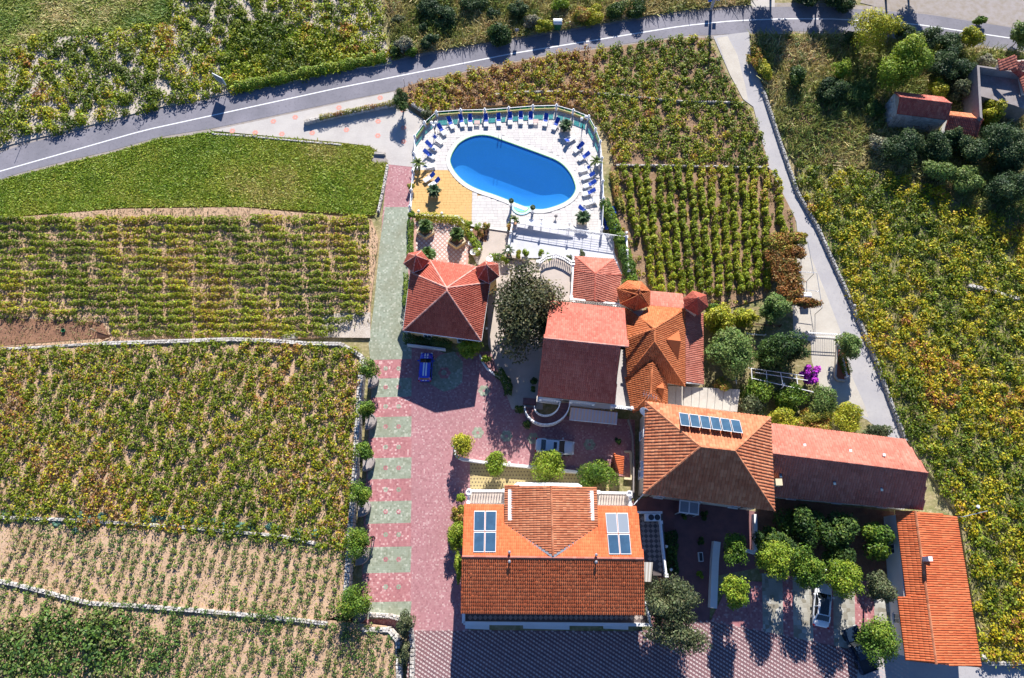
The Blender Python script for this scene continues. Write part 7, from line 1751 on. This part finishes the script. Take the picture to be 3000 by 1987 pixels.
# dark pickup half under the big round tree
p = W(2516, 1903, .7); hdg = hd((2495, 1852), (2540, 1955)); o = empty('pickup_truck', (p.x, p.y, .03), 'dark blue pickup half hidden under the largest round tree', 'pickup', None, hdg)
mb = MB(); mb.box((0, 0, .62), (4.9, 1.8, .5)); mb.box((1.75, 0, .92), (1.4, 1.66, .14)); q = mb.build('body', M['cardark']); q.parent = o
mb = MB(); mb.slab([Vector((.95, -.8, .95)), Vector((.55, -.68, 1.6)), Vector((.55, .68, 1.6)), Vector((.95, .8, .95))], .04); q = mb.build('windscreen', M['carglass']); q.parent = o
mb = MB(); mb.box((-.15, 0, 1.28), (1.5, 1.55, .62)); q = mb.build('cab_windows', M['carglass']); q.parent = o
mb = MB(); mb.box((-.15, 0, 1.63), (1.45, 1.42, .07)); q = mb.build('roof', M['cardark']); q.parent = o
mb = MB()
for s in (-1, 1): mb.box((-1.68, s * .84, 1.0), (1.5, .08, .3))
mb.box((-2.4, 0, 1.0), (.08, 1.7, .3)); q = mb.build('load_bed', M['cardark']); q.parent = o
mb = MB(); mb.box((-1.68, 0, .89), (1.4, 1.55, .02)); q = mb.build('bed_floor', M['iron']); q.parent = o
for s in (-1, 1):
    q = MB().box((.75, s * 1.0, 1.05), (.14, .26, .18)).build('mirror', M['metal']); q.parent = o
    q = MB().box((2.42, s * .62, .72), (.08, .3, .16)).build('headlight', M['lamp']); q.parent = o
    for x in (-1.5, 1.5): q = MB().tube([(x, s * .68, .36), (x, s * .93, .36)], .36, 14).build('wheel', M['tyre']); q.parent = o

# ------------------------------------------------------------------ road furniture
sg = W(660, 262, 0); o = empty('billboard', (sg.x, sg.y, 0), 'small framed billboard on two posts in the roadside vines', 'billboard'); R = Matrix.Rotation(math.radians(-30), 3, 'Z')
bz = 2.3; ex = R @ Vector((1, 0, 0))
for s in (-.5, .5): MB().tube([sg + ex * s, sg + ex * s + Vector((0, 0, bz))], .05, 6).build('post', M['metal'], o)
f = MB(); f.box(sg + Vector((0, 0, bz)), (1.8, .1, 1.5), math.radians(-30)); bo = f.build('board', M['white'], o); MB().box(sg + R @ Vector((0, -.06, 0)) + Vector((0, 0, bz)), (1.6, .03, 1.3), math.radians(-30)).build('back_panel', M['signback'], bo)
p = W(1632, 85, 0); o = empty('waste_container', p, 'green waste container with a pale rounded lid by the road', 'container', None); mb = MB()
mb.add([p + Vector(v) for v in ((-.5, -.42, .2), (.5, -.42, .2), (.5, .42, .2), (-.5, .42, .2), (-.62, -.52, 1.35), (.62, -.52, 1.35), (.62, .52, 1.35), (-.62, .52, 1.35))], [(0, 3, 2, 1), (4, 5, 6, 7), (0, 1, 5, 4), (1, 2, 6, 5), (2, 3, 7, 6), (3, 0, 4, 7)]); mb.build('body', M['bin'], o)
MB().tube([p + Vector((-.64, .05, 1.32)), p + Vector((.64, .05, 1.32))], .5, 14).build('lid', M['binlid'], o)
for sx in (-.4, .4):
    for sy in (-.3, .3): MB().ball(p + Vector((sx, sy, .1)), .1, 8).build('wheel', M['tyre'], o)
def road_post(px, py, h, lab, head=None):
    p = W(px, py, 0); o = empty('road_sign' if head else 'marker_post', p, lab, 'road sign' if head else 'post', None if head else 'thin posts along the road'); MB().tube([p, p + Vector((0, 0, h))], .04, 6).build('post', M['metal'], o)
    if head: MB().box(p + Vector((0, .04, h - .25)), (.55, .04, .55)).build('sign_plate', M[head], o)
for x, y, h, lab in [(1668, 84, 1.5, 'thin pale post right of the green container'), (64, 425, 1.8, 'dark stake by the gravel at the left road edge'), (434, 322, 1.6, 'pale post among the rusty roadside vines'), (2178, 35, 1.2, 'thin post on the far road edge by the side road'), (2365, 82, 1.0, 'short post leaning at the near road edge'), (2207, 84, .9, 'short post at the lane mouth'), (1186, 250, 1.5, 'thin post at the forecourt entrance'), (332, 352, 1.1, 'low marker at the left road edge'), (237, 372, 1.1, 'second low marker at the left road edge')]: road_post(x, y, h, lab)
road_post(1514, 112, 1.9, 'road sign on a thin post beside the dark roadside bush', 'signback')
p = W(2083, 27, 0); o = empty('utility_pole', p, 'concrete utility pole at the road with blue sign plates', 'pole'); MB().tube([p, p + Vector((0, 0, 7.5))], [.24, .15], 8).build('pole', M['concrete'], o)
for s, z in ((-.55, 1.7), (.6, 2.0)): MB().box(p + Vector((s, .1, z)), (.55, .05, .7)).build('sign_plate', M['signblue'], o)
p = W(2890, 1500, 0); o = empty('street_lamp', W(2815, 1512, 0), 'curved grey lamp arm with a white head above the vineyard', 'street lamp'); a = W(2800, 1515, 3.2); b = W(2893, 1497, 4.2)
MB().tube([(a.x, a.y, 0), (a.x, a.y, 3.0), a + Vector((.6, 0, .4)), b], .05, 6).build('arm', M['metal'], o); MB().ball(W(2866, 1485, 4.3), .22, 8, .6).build('lamp_head', M['globe'], o)
p = A('Q6', 1185, 560, .5); tag(MB().ball(p + Vector((0, 0, .35)), .2, 8).build('stone_ball', M['concrete'], None, p), 'pale round stone on the lane wall', 'stone')
p = W(850, 990, .3); tag(MB().rockbox((p.x, p.y, .55), (2.2, .8, .6), .1).build('stone_heap', M['stone'], None, p), 'heap of pale building stones at the vineyard end', 'stone')
p = W(1112, 452, .2); tag(MB().rockbox((p.x, p.y, .35), (1.9, .45, .35), -.05).build('stone_block', M['stone'], None, p), 'brown stone block on the gravel by the forecourt', 'stone')
sheet('gravel_patch', [W(x, y, .22) for x, y in [(1085, 458), (1112, 448), (1138, 470), (1130, 486), (1092, 475)]], .215, M['verge'])
sheet('gravel_patch', [W(x, y, .28) for x, y in [(945, 920), (1085, 915), (1085, 990), (930, 988)]], .262, M['palesoil'])
# blue tarpaulins and junk outside the pool fence
tb = MB()
for i in range(5):
    for j in range(7):
        f = lambda u, v_: A('C1', 1895 + u * 22 + v_ * 3, 1010 + v_ * 28, .25 + .25 * math.sin(u * 2.1 + v_ * 1.7) * .8 + .12 * math.cos(v_ * 2.9 - u))
        tb.face([f(i, j + 1), f(i + 1, j + 1), f(i + 1, j), f(i, j)])
tag(tb.build('tarpaulin', M['tarp'], None, A('C1', 1920, 1100, 0)), 'crumpled blue tarpaulin heaped outside the east pool fence', 'tarpaulin')
# satellite aerials on the villa strip and a second dish are part of the houses; wires to the front house
a = A('C5', 268, 1090, 5.2); b = A('C4', 1535, 580, 4.9); tag(MB().tube([a, (a + b) / 2 - Vector((0, 0, .4)), b], .05, 5).build('cable', M['alu'], None, a), 'thick pale cable hanging between hipped house and front house', 'cable')

# ------------------------------------------------------------------ the person on the drive
p0 = W(1095, 1575, .02)
pr = empty('person', p0, 'person in dark clothes with bent arms standing on the drive', 'person', None, math.radians(200))
def skinned(name, verts, edges, radii, m, root=0, lv=2):
    me = bpy.data.meshes.new(name); me.from_pydata(verts, edges, []); me.materials.append(m); ob = link(name, me, pr)
    mod = ob.modifiers.new('skin', 'SKIN'); 
    for i, r_ in enumerate(radii): me.skin_vertices[0].data[i].radius = (r_, r_) if not isinstance(r_, tuple) else r_
    me.skin_vertices[0].data[root].use_root = True
    s = ob.modifiers.new('sub', 'SUBSURF'); s.levels = lv; s.render_levels = lv
    return ob
Vt = [(0, 0, .95), (0, 0, 1.12), (0, .0, 1.32), (0, 0, 1.46), (0, .02, 1.54), (0, .05, 1.66),
      (-.19, 0, 1.42), (-.27, .05, 1.16), (-.13, .28, 1.14), (.19, 0, 1.42), (.27, .05, 1.16), (.13, .28, 1.14),
      (-.10, 0, .88), (-.12, .02, .48), (-.13, 0, .09), (-.14, .16, .04), (.10, 0, .88), (.12, .02, .48), (.13, 0, .09), (.14, .16, .04)]
Et = [(0, 1), (1, 2), (2, 3), (3, 4), (4, 5), (3, 6), (6, 7), (7, 8), (3, 9), (9, 10), (10, 11), (0, 12), (12, 13), (13, 14), (14, 15), (0, 16), (16, 17), (17, 18), (18, 19)]
Rt = [(.16, .12), (.14, .11), (.17, .12), (.10, .09), .055, .05, .065, .05, .035, .065, .05, .035, .095, .065, .05, .04, .095, .065, .05, .04]
skinned('body', Vt, Et, Rt, M['cloth'])
MB().ball((0, .04, 1.66), .105, 12, 1.18).mesh('head', M['skin']); hdm = MB().ball((0, .04, 1.66), .105, 12, 1.18); hdm.ball((0, .15, 1.65), .02, 6); hdm.ball((-.105, .04, 1.65), .025, 6); hdm.ball((.105, .04, 1.65), .025, 6); ob = hdm.build('head', M['skin']); ob.parent = pr
hr_ = MB().ball((0, .015, 1.69), .115, 12, 1.1); ob = hr_.build('hair', M['hair']); ob.parent = pr
for s in (-1, 1):
    hv = [(s * .125, .30, 1.14), (s * .105, .36, 1.145)]; he = [(0, 1)]; rr = [.03, .028]
    for k_ in range(4):
        b0 = len(hv); xx = s * (.135 - k_ * .018); hv += [(xx, .40, 1.15), (xx - s * .012, .43, 1.13), (xx - s * .025, .425, 1.105)]; he += [(1, b0), (b0, b0 + 1), (b0 + 1, b0 + 2)]; rr += [.010, .009, .008]
    b0 = len(hv); hv += [(s * .08, .35, 1.165), (s * .062, .375, 1.172)]; he += [(0, b0), (b0, b0 + 1)]; rr += [.011, .009]
    skinned('hand', hv, he, rr, M['skin'], 0, 1)
ctl = MB(); ctl.box((0, .40, 1.155), (.22, .10, .04)); tag(ctl.build('remote_controller', M['iron']), 'small dark controller held by the person on the drive', 'controller'); ct = bpy.data.objects[-1] if False else [x for x in bpy.data.objects if x.name.startswith('remote_controller')][0]
ct.matrix_world = Matrix.Translation(p0) @ Matrix.Rotation(math.radians(200), 4, 'Z')
